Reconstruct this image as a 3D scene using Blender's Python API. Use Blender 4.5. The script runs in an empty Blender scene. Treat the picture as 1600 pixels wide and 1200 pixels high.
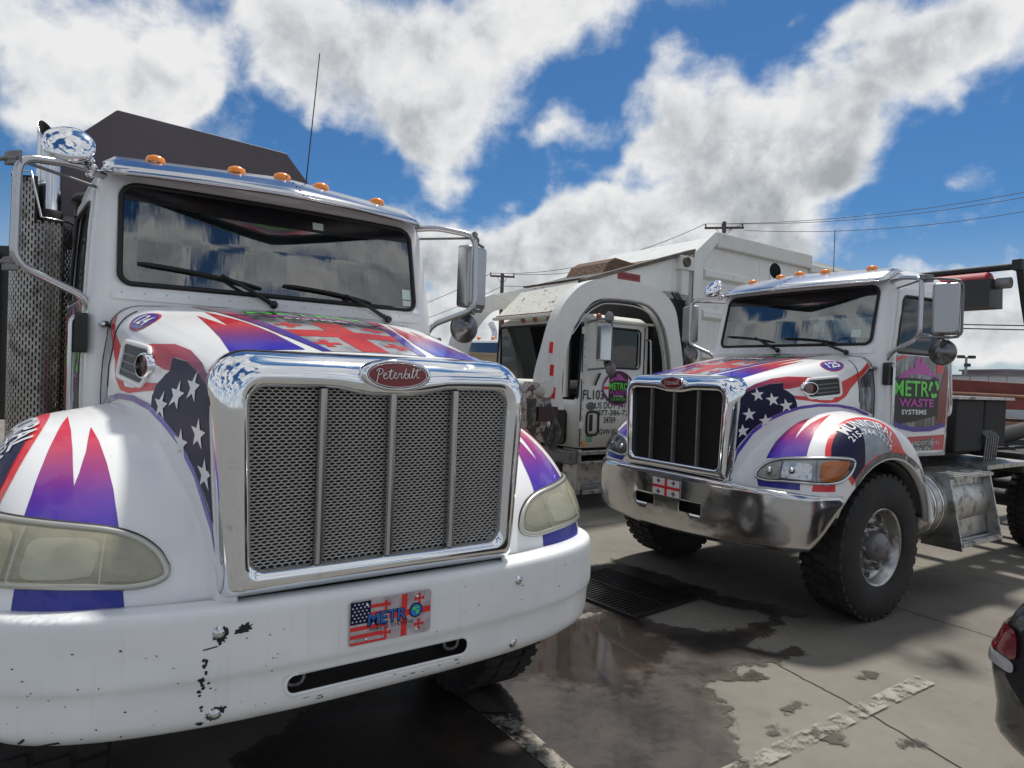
import bpy, bmesh, math, random
import numpy as np
from mathutils import Vector, Matrix
from mathutils.bvhtree import BVHTree
from mathutils.geometry import tessellate_polygon
R = math.radians
random.seed(7)
sc = bpy.context.scene
COL = sc.collection

# ---------------------------------------------------------------- camera
CAM_H, PITCH, ROLL = 1.7665, -0.01298, 0.0366
cam_data = bpy.data.cameras.new('camera')
cam_data.sensor_width = 36.0
cam_data.lens = 1020.3 / 1600 * 36.0
cam_data.clip_start = 0.05
cam_data.clip_end = 3000
cam = bpy.data.objects.new('camera', cam_data)
COL.objects.link(cam)
_f = Vector((0, math.cos(PITCH), math.sin(PITCH)))
_u = Vector((0, -math.sin(PITCH), math.cos(PITCH)))
_x = Vector((1, 0, 0))
_r2 = _x * math.cos(ROLL) + _u * math.sin(ROLL)
_u2 = -_x * math.sin(ROLL) + _u * math.cos(ROLL)
cam.matrix_world = Matrix(((_r2.x, _u2.x, -_f.x, 0), (_r2.y, _u2.y, -_f.y, 0), (_r2.z, _u2.z, -_f.z, CAM_H), (0, 0, 0, 1)))
sc.camera = cam

# ---------------------------------------------------------------- sun, sky, exposure
SUN_EL, SUN_AZ = R(66), R(26)          # azimuth measured from +Y (view direction) towards +X
sun_dir = Vector((math.sin(SUN_AZ) * math.cos(SUN_EL), math.cos(SUN_AZ) * math.cos(SUN_EL), math.sin(SUN_EL)))
sd = bpy.data.lights.new('sun', 'SUN')
sd.energy = 2.1
sd.angle = R(5)
sd.color = (1.0, 0.95, 0.88)
sun = bpy.data.objects.new('sun', sd)
sun.rotation_euler = (-sun_dir).to_track_quat('-Z', 'Y').to_euler()
sun.location = (0, 0, 30)
COL.objects.link(sun)

sc.view_settings.view_transform = 'Standard'
sc.view_settings.look = 'None'
sc.view_settings.exposure = 0.90
sc.view_settings.gamma = 1.0
sc.view_settings.use_curve_mapping = False
sc.cycles.max_bounces = 10
sc.cycles.transparent_max_bounces = 16
sc.cycles.glossy_bounces = 6
sc.cycles.use_denoising = True


class NT:
    """small helper for node trees"""
    def __init__(self, tree):
        self.t = tree
        self.n = tree.nodes
        self.l = tree.links

    def node(self, typ, **kw):
        nd = self.n.new(typ)
        for k, v in kw.items():
            setattr(nd, k, v)
        return nd

    def set(self, sock, v):
        if v is None:
            return
        if hasattr(v, 'is_linked') or hasattr(v, 'links'):
            self.l.new(v, sock)
        else:
            try:
                sock.default_value = v
            except Exception:
                if isinstance(v, (tuple, list)) and len(v) == 3:
                    sock.default_value = (*v, 1)
                else:
                    raise

    def math(self, op, a, b=None, c=None, clamp=False):
        nd = self.node('ShaderNodeMath', operation=op, use_clamp=clamp)
        self.set(nd.inputs[0], a)
        self.set(nd.inputs[1], b)
        self.set(nd.inputs[2], c)
        return nd.outputs[0]

    def vmath(self, op, a, b=None):
        nd = self.node('ShaderNodeVectorMath', operation=op)
        self.set(nd.inputs[0], a)
        self.set(nd.inputs[1], b)
        return nd.outputs['Value'] if op in ('DISTANCE', 'LENGTH', 'DOT_PRODUCT') else nd.outputs[0]

    def noise(self, vec, scale, detail=4, rough=0.55, dist=0.0, dim='3D'):
        nd = self.node('ShaderNodeTexNoise', noise_dimensions=dim)
        self.set(nd.inputs['Vector'], vec)
        nd.inputs['Scale'].default_value = scale
        nd.inputs['Detail'].default_value = detail
        nd.inputs['Roughness'].default_value = rough
        nd.inputs['Distortion'].default_value = dist
        return nd.outputs[0]

    def ramp(self, fac, stops, interp='LINEAR'):
        nd = self.node('ShaderNodeValToRGB')
        cr = nd.color_ramp
        cr.interpolation = interp
        while len(cr.elements) < len(stops):
            cr.elements.new(0.5)
        for e, (p, c) in zip(cr.elements, stops):
            e.position = p
            e.color = (*c, 1) if len(c) == 3 else c
        self.set(nd.inputs[0], fac)
        return nd.outputs[0]

    def smooth(self, v, a, b, lo=0.0, hi=1.0):
        nd = self.node('ShaderNodeMapRange', interpolation_type='SMOOTHSTEP')
        self.set(nd.inputs[0], v)
        nd.inputs[1].default_value = a
        nd.inputs[2].default_value = b
        nd.inputs[3].default_value = lo
        nd.inputs[4].default_value = hi
        return nd.outputs[0]

    def mix(self, fac, a, b, mode='MIX'):
        nd = self.node('ShaderNodeMix', data_type='RGBA', blend_type=mode)
        self.set(nd.inputs[0], fac)
        self.set(nd.inputs[6], (*a, 1) if isinstance(a, tuple) and len(a) == 3 else a)
        self.set(nd.inputs[7], (*b, 1) if isinstance(b, tuple) and len(b) == 3 else b)
        return nd.outputs[2]

    def mixf(self, fac, a, b):
        nd = self.node('ShaderNodeMix', data_type='FLOAT')
        self.set(nd.inputs[0], fac)
        self.set(nd.inputs[2], a)
        self.set(nd.inputs[3], b)
        return nd.outputs[0]

    def sep(self, v):
        nd = self.node('ShaderNodeSeparateXYZ')
        self.set(nd.inputs[0], v)
        return nd.outputs

    def comb(self, x, y, z):
        nd = self.node('ShaderNodeCombineXYZ')
        self.set(nd.inputs[0], x)
        self.set(nd.inputs[1], y)
        self.set(nd.inputs[2], z)
        return nd.outputs[0]


# sky: Nishita sky plus a flat cloud deck seen in perspective (a plane overhead, so clouds shrink to the horizon)
world = bpy.data.worlds.new('World')
sc.world = world
world.use_nodes = True
W = NT(world.node_tree)
W.n.clear()
sky = W.node('ShaderNodeTexSky', sky_type='NISHITA', sun_disc=False)
sky.sun_elevation = SUN_EL
sky.sun_rotation = SUN_AZ
sky.air_density = 1.0
sky.dust_density = 0.6
sky.ozone_density = 2.2
geo = W.node('ShaderNodeTexCoord').outputs['Generated']
dx, dy, dz = W.sep(geo)
zc = W.math('MAXIMUM', dz, 0.0)
den = W.math('ADD', zc, 0.24)
px, py = W.math('DIVIDE', dx, den), W.math('DIVIDE', dy, den)
P2 = W.comb(px, py, 0.0)
# cloud banks: azimuth, elevation, half width, half height (degrees), turn, weight
SKY_TINT, SKY_STRENGTH, CLOUD_STRENGTH = (0.36, 0.70, 1.00), 0.043, 0.45
BANKS = [
    (-36.5, 22.1, 9.4, 5.7, 0.0, 1.0),
    (-32.2, 20.5, 6.0, 3.9, 10.0, 1.0),
    (-37.8, 15.8, 2.8, 2.4, 0.0, 0.7),
    (-14.2, 25.6, 14.4, 5.0, -5.0, 1.1),
    (-6.4, 20.8, 6.6, 4.6, 35.0, 0.9),
    (3.8, 28.5, 12.0, 2.6, 8.0, 0.9),
    (-7.4, 18.3, 3.3, 2.2, 0.0, 0.6),
    (16.1, 18.5, 8.7, 6.0, 0.0, 1.15),
    (11.3, 21.6, 4.3, 3.3, 0.0, 0.6),
    (26.6, 21.7, 9.3, 4.1, 22.0, 1.1),
    (34.6, 24.1, 6.4, 3.3, 15.0, 1.0),
    (22.6, 17.1, 5.7, 3.3, 20.0, 0.7),
    (3.6, 21.0, 2.8, 1.6, 25.0, 0.8),
    (2.8, 13.9, 5.3, 2.5, 10.0, 0.9),
    (11.1, 13.4, 10.1, 3.1, 8.0, 1.0),
    (-6.0, 10.1, 6.6, 2.7, 0.0, 0.7),
    (-4.7, 5.8, 8.8, 4.1, 0.0, 1.0),
    (19.9, 13.2, 6.4, 1.9, 10.0, 0.7),
    (34.2, 19.8, 1.2, 0.8, 30.0, 0.55),
    (21.5, 26.8, 1.6, 1.0, 40.0, 0.5),
    (33.1, 14.9, 2.9, 0.9, 0.0, 0.45),
    (35.3, 8.6, 6.0, 1.3, 0.0, 0.6),
    (35.0, 4.3, 7.5, 2.5, 0.0, 1.0),
    (16.9, 11.5, 12.6, 2.1, 0.0, 0.8),
    (6.9, 9.4, 13.5, 3.2, 0.0, 0.7),
    (26.8, 27.0, 2.7, 1.2, 0.0, 0.5),
    (-26.7, 20.0, 1.8, 2.2, 0.0, 0.5),
    (-6.6, 12.5, 4.1, 1.6, 0.0, 0.75),
    (-2.6, 9.4, 7.8, 3.0, 0.0, 0.9),
    (13.9, 10.5, 12.5, 2.9, 0.0, 0.7),
    (33.5, 5.7, 9.4, 2.8, 0.0, 0.9),
    (23.7, 15.2, 4.2, 2.1, 15.0, 0.5),
    (-5.7, 2.4, 11.0, 3.3, 0.0, 0.9),
    (-20.7, 22.9, 6.8, 2.6, 0.0, 0.6)
]

az = W.math('MULTIPLY', W.math('ARCTAN2', dx, dy), 57.29578)
el = W.math('MULTIPLY', W.math('ARCSINE', dz), 57.29578)
warp = W.noise(geo, 6.0, 3, 0.6)
warp2 = W.noise(W.vmath('ADD', geo, (3.1, 1.7, 5.2)), 6.0, 3, 0.6)
azw = W.math('ADD', az, W.math('MULTIPLY', W.math('SUBTRACT', warp, 0.5), 13.0))
elw = W.math('ADD', el, W.math('MULTIPLY', W.math('SUBTRACT', warp2, 0.5), 9.0))
cover = None
ae = W.comb(azw, elw, 0.0)
for (a, e, ra, re, rot, wt) in BANKS:
    mp = W.node('ShaderNodeMapping', vector_type='TEXTURE')
    W.set(mp.inputs['Vector'], ae)
    mp.inputs['Location'].default_value = (a, e, 0)
    mp.inputs['Rotation'].default_value = (0, 0, R(rot))
    mp.inputs['Scale'].default_value = (ra * 1.36, re * 1.36, 1)
    gt_ = W.node('ShaderNodeTexGradient', gradient_type='SPHERICAL')
    W.l.new(mp.outputs[0], gt_.inputs[0])
    cover = W.math('MULTIPLY_ADD', gt_.outputs[1], wt, cover if cover is not None else 0.0)
# beyond the named banks the same broken cloud goes on all round
aside = W.smooth(W.math('ABSOLUTE', az), 40.0, 55.0)
above = W.smooth(el, 34.0, 46.0)
away = W.math('MAXIMUM', aside, above)
field = W.noise(P2, 2.3, 3, 0.5)
wide = W.smooth(field, 0.38, 0.58, -0.1, 1.3)
cover = W.mixf(away, cover, wide)
fluff = W.noise(W.comb(px, py, W.math('MULTIPLY', dz, 3.0)), 2.6, 7, 0.58)
fine = W.noise(geo, 12.0, 9, 0.60, 0.15)
f0 = W.math('SUBTRACT', fluff, 0.5)
f1 = W.math('SUBTRACT', fine, 0.5)
dens = W.math('ADD', cover, W.math('ADD', W.math('MULTIPLY', f0, 1.0), W.math('MULTIPLY', f1, 1.5)))
alpha = W.smooth(dens, 0.14, 0.84)
# billows: where more cloud lies above and sunward of a point it is in shade, so bases go grey and upper edges stay bright
up_ = W.noise(W.vmath('ADD', geo, (0.012, 0.012, 0.030)), 12.0, 5, 0.60, 0.15)
low_ = W.noise(geo, 12.0, 5, 0.60, 0.15)
big_ = W.noise(W.vmath('ADD', geo, (0.0, 0.0, 0.05)), 4.0, 3, 0.5)
sh = W.math('ADD', W.math('MULTIPLY', W.math('SUBTRACT', up_, low_), 2.0), W.math('MULTIPLY', W.math('SUBTRACT', big_, 0.5), 1.5))
thick = W.math('ADD', W.math('MULTIPLY', W.smooth(dens, 0.45, 1.5), 0.55), sh, clamp=True)
ccol = W.ramp(thick, [(0.0, (1.0, 1.0, 1.0)), (0.30, (0.86, 0.88, 0.90)), (0.65, (0.62, 0.65, 0.68)), (1.0, (0.44, 0.47, 0.50))])
ccol = W.mix(alpha, (0.80, 0.86, 0.92), ccol)
haze_f = W.smooth(el, 0.0, 14.0, 0.55, 0.0)
bg_sky = W.node('ShaderNodeBackground')
tint = W.mix(1.0, sky.outputs[0], (SKY_TINT[0], SKY_TINT[1], SKY_TINT[2]), 'MULTIPLY')
W.set(bg_sky.inputs[0], tint)
bg_sky.inputs[1].default_value = SKY_STRENGTH
bg_c = W.node('ShaderNodeBackground')
W.set(bg_c.inputs[0], ccol)
bg_c.inputs[1].default_value = CLOUD_STRENGTH
ms = W.node('ShaderNodeMixShader')
W.set(ms.inputs[0], W.math('MAXIMUM', alpha, haze_f))
W.l.new(bg_sky.outputs[0], ms.inputs[1])
W.l.new(bg_c.outputs[0], ms.inputs[2])
wo = W.node('ShaderNodeOutputWorld')
W.l.new(ms.outputs[0], wo.inputs[0])

# ================================================================ materials
MATS = {}


def mat(name, col, rough=0.5, metal=0.0, coat=0.0, bump=None, spec=0.5, dirt=None, emit=None, var=None, aniso=None):
    """plain principled surface; bump=(scale, strength), var=(scale, amount), dirt=(scale, lo, hi, colour)"""
    if name in MATS:
        return MATS[name]
    m = bpy.data.materials.new(name)
    m.use_nodes = True
    T = NT(m.node_tree)
    b = T.n['Principled BSDF']
    tc = T.node('ShaderNodeTexCoord').outputs['Object']
    c = None
    if var:
        n = T.noise(tc, var[0], 5, 0.6)
        d = tuple(max(0, x * (1 - var[1])) for x in col)
        l = tuple(min(1, x * (1 + var[1])) for x in col)
        c = T.ramp(n, [(0.3, d), (0.7, l)])
    if dirt:
        n = T.noise(tc, dirt[0], 7, 0.65)
        f = T.smooth(n, dirt[1], dirt[2])
        c = T.mix(f, c if c is not None else (*col,), dirt[3])
        b.inputs['Roughness'].default_value = rough
        rr = T.mixf(f, rough, min(1, rough + 0.35))
        T.set(b.inputs['Roughness'], rr)
    else:
        b.inputs['Roughness'].default_value = rough
    if c is None:
        b.inputs['Base Color'].default_value = (*col, 1)
    else:
        T.set(b.inputs['Base Color'], c)
    b.inputs['Metallic'].default_value = metal
    b.inputs['Specular IOR Level'].default_value = spec
    if coat:
        b.inputs['Coat Weight'].default_value = coat
        b.inputs['Coat Roughness'].default_value = 0.05
    if bump:
        bn = T.node('ShaderNodeBump')
        T.set(bn.inputs['Height'], T.noise(tc, bump[0], 3, 0.5))
        bn.inputs['Strength'].default_value = bump[1]
        bn.inputs['Distance'].default_value = bump[2] if len(bump) > 2 else 0.01
        T.l.new(bn.outputs[0], b.inputs['Normal'])
        if coat:
            T.l.new(bn.outputs[0], b.inputs['Coat Normal'])
    if emit:
        b.inputs['Emission Color'].default_value = (*emit[0], 1)
        b.inputs['Emission Strength'].default_value = emit[1]
    MATS[name] = m
    return m


def glass_mat(name, tint, f0=0.06, gloss=0.0, wave=0.0):
    """window glass: tinted see-through plus a mirror reflection that grows at grazing angles"""
    if name in MATS:
        return MATS[name]
    m = bpy.data.materials.new(name)
    m.use_nodes = True
    T = NT(m.node_tree)
    T.n.clear()
    tr = T.node('ShaderNodeBsdfTransparent')
    tr.inputs[0].default_value = (*tint, 1)
    gl = T.node('ShaderNodeBsdfGlossy')
    gl.inputs['Roughness'].default_value = gloss
    lw = T.node('ShaderNodeFresnel')
    lw.inputs[0].default_value = 1.5
    f = T.math('ADD', T.math('MULTIPLY', lw.outputs[0], 1.0), f0)
    if wave:
        tc = T.node('ShaderNodeTexCoord').outputs['Object']
        bn = T.node('ShaderNodeBump')
        sx, sy, sz = T.sep(tc)
        T.set(bn.inputs['Height'], T.noise(T.comb(T.math('MULTIPLY', sx, 11.0), sy, T.math('MULTIPLY', sz, 2.2)), 1.0, 3, 0.55))
        bn.inputs['Strength'].default_value = wave
        bn.inputs['Distance'].default_value = 0.01
        T.l.new(bn.outputs[0], gl.inputs['Normal'])
    mx = T.node('ShaderNodeMixShader')
    T.set(mx.inputs[0], f)
    T.l.new(tr.outputs[0], mx.inputs[1])
    T.l.new(gl.outputs[0], mx.inputs[2])
    o = T.node('ShaderNodeOutputMaterial')
    T.l.new(mx.outputs[0], o.inputs[0])
    MATS[name] = m
    return m


def ramp_mat(name, axis, stops, rough=0.25, coat=0.6, var=0.0):
    """printed vinyl whose ink runs from colour to colour along an axis of the truck (part of the print)"""
    if name in MATS:
        return MATS[name]
    m = bpy.data.materials.new(name)
    m.use_nodes = True
    T = NT(m.node_tree)
    b = T.n['Principled BSDF']
    tc = T.node('ShaderNodeTexCoord').outputs['Object']
    v = T.sep(tc)[axis]
    n = T.noise(tc, 6.0, 3, 0.5)
    v = T.math('ADD', v, T.math('MULTIPLY', T.math('SUBTRACT', n, 0.5), 0.06 + var))
    lo, hi = stops[0][0], stops[-1][0]
    f = T.math('DIVIDE', T.math('SUBTRACT', v, lo), hi - lo, clamp=True)
    c = T.ramp(f, [((p - lo) / (hi - lo), q) for p, q in stops])
    T.set(b.inputs['Base Color'], c)
    b.inputs['Roughness'].default_value = rough
    b.inputs['Coat Weight'].default_value = coat
    b.inputs['Coat Roughness'].default_value = 0.06
    MATS[name] = m
    return m


def L(r, g, b):
    """sRGB 0-255 to linear"""
    return tuple(((c / 255) / 12.92 if c / 255 <= 0.04045 else ((c / 255 + 0.055) / 1.055) ** 2.4) for c in (r, g, b))


# ================================================================ geometry helpers
def new_obj(name, me, parent=None):
    o = bpy.data.objects.new(name, me)
    COL.objects.link(o)
    if parent is not None:
        o.parent = parent
    return o


def tag(o, label=None, cat=None, group=None, kind=None):
    if label:
        o['label'] = label
    if cat:
        o['category'] = cat
    if group:
        o['group'] = group
    if kind:
        o['kind'] = kind
    return o


class MB:
    """collects shapes into one mesh"""
    def __init__(self):
        self.v = []
        self.f = []
        self.sm = []

    def add(self, verts, faces, smooth=True):
        b = len(self.v)
        self.v += [tuple(float(c) for c in p) for p in verts]
        self.f += [tuple(i + b for i in f) for f in faces]
        self.sm += [smooth] * len(faces)
        return self

    def grid(self, P, closed_u=False, closed_v=False, smooth=True, flip=False):
        P = np.asarray(P, float)
        n, m = P.shape[:2]
        F = []
        for i in range(n if closed_u else n - 1):
            for j in range(m if closed_v else m - 1):
                a, b_, c, d = i * m + j, ((i + 1) % n) * m + j, ((i + 1) % n) * m + (j + 1) % m, i * m + (j + 1) % m
                F.append((a, d, c, b_) if flip else (a, b_, c, d))
        return self.add(P.reshape(-1, 3), F, smooth)

    def box(self, x0, x1, y0, y1, z0, z1):
        v = [(x, y, z) for z in (z0, z1) for y in (y0, y1) for x in (x0, x1)]
        return self.add(v, [(0, 2, 3, 1), (4, 5, 7, 6), (0, 1, 5, 4), (2, 6, 7, 3), (0, 4, 6, 2), (1, 3, 7, 5)], False)

    def hexa(self, p):
        """box from 8 corners: bottom 4 (ccw from above) then top 4"""
        return self.add(p, [(3, 2, 1, 0), (4, 5, 6, 7), (0, 1, 5, 4), (1, 2, 6, 5), (2, 3, 7, 6), (3, 0, 4, 7)], False)

    def prism(self, poly, axis, a, b_, smooth=False):
        """extrude a 2D polygon along axis from a to b_; the other two coordinates keep their order"""
        def pt(p, w):
            q = list(p)
            q.insert(axis, w)
            return q
        n = len(poly)
        v = [pt(p, a) for p in poly] + [pt(p, b_) for p in poly]
        tris = tessellate_polygon([[Vector((p[0], p[1], 0)) for p in poly]])
        F = [tuple(t) for t in tris] + [tuple(i + n for i in reversed(t)) for t in tris]
        F += [(i, (i + 1) % n, (i + 1) % n + n, i + n) for i in range(n)]
        return self.add(v, F, smooth)

    def tube(self, path, r, seg=10, closed=False, caps=True, smooth=True):
        P = [Vector(p) for p in path]
        n = len(P)
        rr = r if isinstance(r, (list, tuple, np.ndarray)) else [r] * n
        rings = []
        nrm = None
        for i in range(n):
            if closed:
                t = (P[(i + 1) % n] - P[i - 1]).normalized()
            else:
                t = (P[min(i + 1, n - 1)] - P[max(i - 1, 0)]).normalized()
            if nrm is None:
                nrm = t.orthogonal().normalized()
            else:
                nrm = (nrm - t * nrm.dot(t))
                nrm = nrm.normalized() if nrm.length > 1e-6 else t.orthogonal().normalized()
            bn = t.cross(nrm)
            rings.append([P[i] + (nrm * math.cos(2 * math.pi * k / seg) + bn * math.sin(2 * math.pi * k / seg)) * rr[i] for k in range(seg)])
        self.grid([[tuple(q) for q in ring] for ring in rings], closed_u=closed, closed_v=True, smooth=smooth, flip=True)
        if caps and not closed:
            for ring, fl in ((rings[0], False), (rings[-1], True)):
                idx = list(range(seg))
                self.add(ring, [tuple(idx if fl else idx[::-1])], False)
        return self

    def lathe(self, prof, c=(0, 0, 0), axis='z', seg=32, a0=0.0, a1=2 * math.pi, smooth=True):
        """prof = [(radius, height)] turned about an axis through c"""
        full = abs(a1 - a0 - 2 * math.pi) < 1e-6
        rings = []
        for k in range(seg if full else seg + 1):
            a = a0 + (a1 - a0) * k / seg
            ring = []
            for r, h in prof:
                u, w = r * math.cos(a), r * math.sin(a)
                p = {'z': (u, w, h), 'x': (h, u, w), 'y': (w, h, u)}[axis]
                ring.append((c[0] + p[0], c[1] + p[1], c[2] + p[2]))
            rings.append(ring)
        return self.grid(rings, closed_u=full, smooth=smooth)

    def ellipsoid(self, c, r, seg=16, rings=10):
        P = []
        for i in range(rings + 1):
            t = math.pi * i / rings
            P.append([(c[0] + r[0] * math.sin(t) * math.cos(2 * math.pi * k / seg), c[1] + r[1] * math.sin(t) * math.sin(2 * math.pi * k / seg), c[2] + r[2] * math.cos(t)) for k in range(seg)])
        return self.grid(P, closed_v=True, flip=False)

    def build(self, name, material, parent=None, bevel=0.0, bseg=2, weld=False, sub=0, solid=0.0, soff=-1, fixn=True):
        me = bpy.data.meshes.new(name)
        me.from_pydata(self.v, [], self.f)
        me.polygons.foreach_set('use_smooth', self.sm)
        if weld or fixn:
            bm = bmesh.new()
            bm.from_mesh(me)
            if weld:
                bmesh.ops.remove_doubles(bm, verts=bm.verts, dist=0.0004)
            bmesh.ops.recalc_face_normals(bm, faces=bm.faces)
            bm.to_mesh(me)
            bm.free()
        me.materials.append(material)
        o = new_obj(name, me, parent)
        if solid:
            s = o.modifiers.new('solid', 'SOLIDIFY')
            s.thickness = solid
            s.offset = soff
        if bevel:
            b = o.modifiers.new('bevel', 'BEVEL')
            b.width = bevel
            b.segments = bseg
            b.limit_method = 'ANGLE'
            b.angle_limit = R(40)
            b.harden_normals = False
        if sub:
            s = o.modifiers.new('sub', 'SUBSURF')
            s.levels = s.render_levels = sub
        return o


def cr(pts, n):
    """Catmull-Rom through points (any dimension), n samples per span, by uniform parameter"""
    P = np.asarray(pts, float)
    Q = np.vstack([2 * P[0] - P[1], P, 2 * P[-1] - P[-2]])
    out = []
    for i in range(len(P) - 1):
        a, b_, c, d = Q[i], Q[i + 1], Q[i + 2], Q[i + 3]
        for k in range(n):
            t = k / n
            out.append(0.5 * (2 * b_ + (c - a) * t + (2 * a - 5 * b_ + 4 * c - d) * t * t + (-a + 3 * b_ - 3 * c + d) * t ** 3))
    out.append(P[-1])
    return np.array(out)


def interp(x, xs, ys):
    """smooth (Catmull-Rom/hermite) interpolation of a table"""
    xs = np.asarray(xs, float)
    ys = np.asarray(ys, float)
    x = min(max(x, xs[0]), xs[-1])
    i = int(min(max(np.searchsorted(xs, x) - 1, 0), len(xs) - 2))
    h = xs[i + 1] - xs[i]
    t = (x - xs[i]) / h
    m0 = (ys[i + 1] - ys[max(i - 1, 0)]) / (xs[i + 1] - xs[max(i - 1, 0)])
    m1 = (ys[min(i + 2, len(xs) - 1)] - ys[i]) / (xs[min(i + 2, len(xs) - 1)] - xs[i])
    return (2 * t ** 3 - 3 * t ** 2 + 1) * ys[i] + (t ** 3 - 2 * t ** 2 + t) * h * m0 + (-2 * t ** 3 + 3 * t ** 2) * ys[i + 1] + (t ** 3 - t ** 2) * h * m1


def fillet(path, r, n=6):
    """round the inner corners of a polyline"""
    P = [Vector(p) for p in path]
    out = [P[0]]
    for i in range(1, len(P) - 1):
        a, b_, c = P[i - 1], P[i], P[i + 1]
        u, w = (a - b_), (c - b_)
        k = min(r, u.length * 0.49, w.length * 0.49)
        p0, p1 = b_ + u.normalized() * k, b_ + w.normalized() * k
        for j in range(n + 1):
            t = j / n
            out.append(p0 * (1 - t) ** 2 + b_ * 2 * t * (1 - t) + p1 * t * t)
    out.append(P[-1])
    return [tuple(p) for p in out]


def rrect(x0, x1, z0, z1, r, n=6):
    """rounded rectangle outline; r = one radius or four (bl, br, tr, tl)"""
    rs = r if isinstance(r, (tuple, list)) else (r,) * 4
    cs = [(x0 + rs[0], z0 + rs[0], 180, rs[0]), (x1 - rs[1], z0 + rs[1], 270, rs[1]), (x1 - rs[2], z1 - rs[2], 0, rs[2]), (x0 + rs[3], z1 - rs[3], 90, rs[3])]
    out = []
    for cx, cz, a, q in cs:
        for k in range(n + 1):
            t = R(a + 90 * k / n)
            out.append((cx + q * math.cos(t), cz + q * math.sin(t)))
    return out


def ellipse(cx, cy, rx, ry, n=32, rot=0.0):
    c, s = math.cos(rot), math.sin(rot)
    return [(cx + rx * math.cos(2 * math.pi * k / n) * c - ry * math.sin(2 * math.pi * k / n) * s, cy + rx * math.cos(2 * math.pi * k / n) * s + ry * math.sin(2 * math.pi * k / n) * c) for k in range(n)]


def star(cx, cy, r, rot=0.0, n=5, inner=0.40, squash=1.0):
    out = []
    for k in range(2 * n):
        q = r if k % 2 == 0 else r * inner
        a = math.pi / 2 + rot + math.pi * k / n
        out.append((cx + q * math.cos(a) * squash, cy + q * math.sin(a)))
    return out


def boolean(o, cutters, op='DIFFERENCE'):
    """apply booleans and drop the cutters"""
    for c in cutters:
        m = o.modifiers.new('b', 'BOOLEAN')
        m.operation = op
        m.object = c
        m.solver = 'EXACT'
    dg = bpy.context.evaluated_depsgraph_get()
    me = bpy.data.meshes.new_from_object(o.evaluated_get(dg))
    o.modifiers.clear()
    o.data = me
    for c in cutters:
        bpy.data.objects.remove(c)
    return o


def bvh_of(objs):
    """BVH of mesh parts in their own (truck) coordinates"""
    V, F = [], []
    dg = bpy.context.evaluated_depsgraph_get()
    for o in objs:
        e = o.evaluated_get(dg)
        me = e.to_mesh()
        b = len(V)
        V += [v.co.copy() for v in me.vertices]
        F += [tuple(i + b for i in p.vertices) for p in me.polygons]
        e.to_mesh_clear()
    return BVHTree.FromPolygons(V, F)


def frame_of(normal, up=(0, 0, 1)):
    n = Vector(normal).normalized()
    u = Vector(up)
    if abs(n.dot(u)) > 0.97:
        u = Vector((0, 1, 0))
    e1 = u.cross(n).normalized()
    return e1, n.cross(e1), n


def lay(name, polys, o3, e1, e2, n, bvh, material, parent, off=0.002, step=0.03, reach=0.9):
    """flat shapes (2D outlines in the frame o3,e1,e2) laid onto a surface along -n, as thin vinyl that follows it"""
    bm = bmesh.new()
    for poly in polys:
        vs = [bm.verts.new((p[0], p[1], 0)) for p in poly]
        for t in tessellate_polygon([[Vector((p[0], p[1], 0)) for p in poly]]):
            try:
                bm.faces.new([vs[i] for i in t])
            except ValueError:
                pass
    xs = [v.co.x for v in bm.verts]
    ys = [v.co.y for v in bm.verts]
    if step:
        for ax, (lo, hi) in ((0, (min(xs), max(xs))), (1, (min(ys), max(ys)))):
            k = math.ceil(lo / step) * step
            while k < hi:
                co = (k, 0, 0) if ax == 0 else (0, k, 0)
                no = (1, 0, 0) if ax == 0 else (0, 1, 0)
                bmesh.ops.bisect_plane(bm, geom=bm.verts[:] + bm.edges[:] + bm.faces[:], plane_co=co, plane_no=no, dist=1e-5)
                k += step
    o3 = Vector(o3)
    miss = []
    for v in bm.verts:
        p = o3 + e1 * v.co.x + e2 * v.co.y
        h, hn, _, _ = bvh.ray_cast(p + n * reach, -n, reach * 2)
        if h is None:
            miss.append(v)
        else:
            if hn.dot(n) < 0:
                hn = -hn
            v.co = h + hn * off
    bmesh.ops.delete(bm, geom=miss, context='VERTS')
    bmesh.ops.recalc_face_normals(bm, faces=bm.faces)
    if bm.faces and sum((f.normal.dot(n) for f in bm.faces)) < 0:
        bmesh.ops.reverse_faces(bm, faces=bm.faces)
    for f in bm.faces:
        f.smooth = True
    me = bpy.data.meshes.new(name)
    bm.to_mesh(me)
    bm.free()
    me.materials.append(material)
    return new_obj(name, me, parent)


def lay3(name, pts, bvh, material, parent, off=0.002, step=0.03, mirror=False, normal=None):
    """outline given as 3D points on (or near) the surface"""
    P = [Vector((-p[0] if mirror else p[0], p[1], p[2])) for p in pts]
    c = sum(P, Vector()) / len(P)
    if normal is None:
        nn = Vector()
        for p in P + [c]:
            h = bvh.find_nearest(p)
            if h[0] is not None:
                m_ = h[1]
                side = Vector((c.x, c.y - 1.0, c.z - 0.9)) if abs(c.x) > 0.2 else Vector((0, -0.4, 1))
                nn += m_ if m_.dot(side) > 0 else -m_
        nn.normalize()
    else:
        nn = Vector(normal).normalized()
        if mirror:
            nn.x = -nn.x
    e1, e2, n = frame_of(nn)
    return lay(name, [[((p - c).dot(e1), (p - c).dot(e2)) for p in P]], c, e1, e2, n, bvh, material, parent, off, step)


_text_cache = {}


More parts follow.
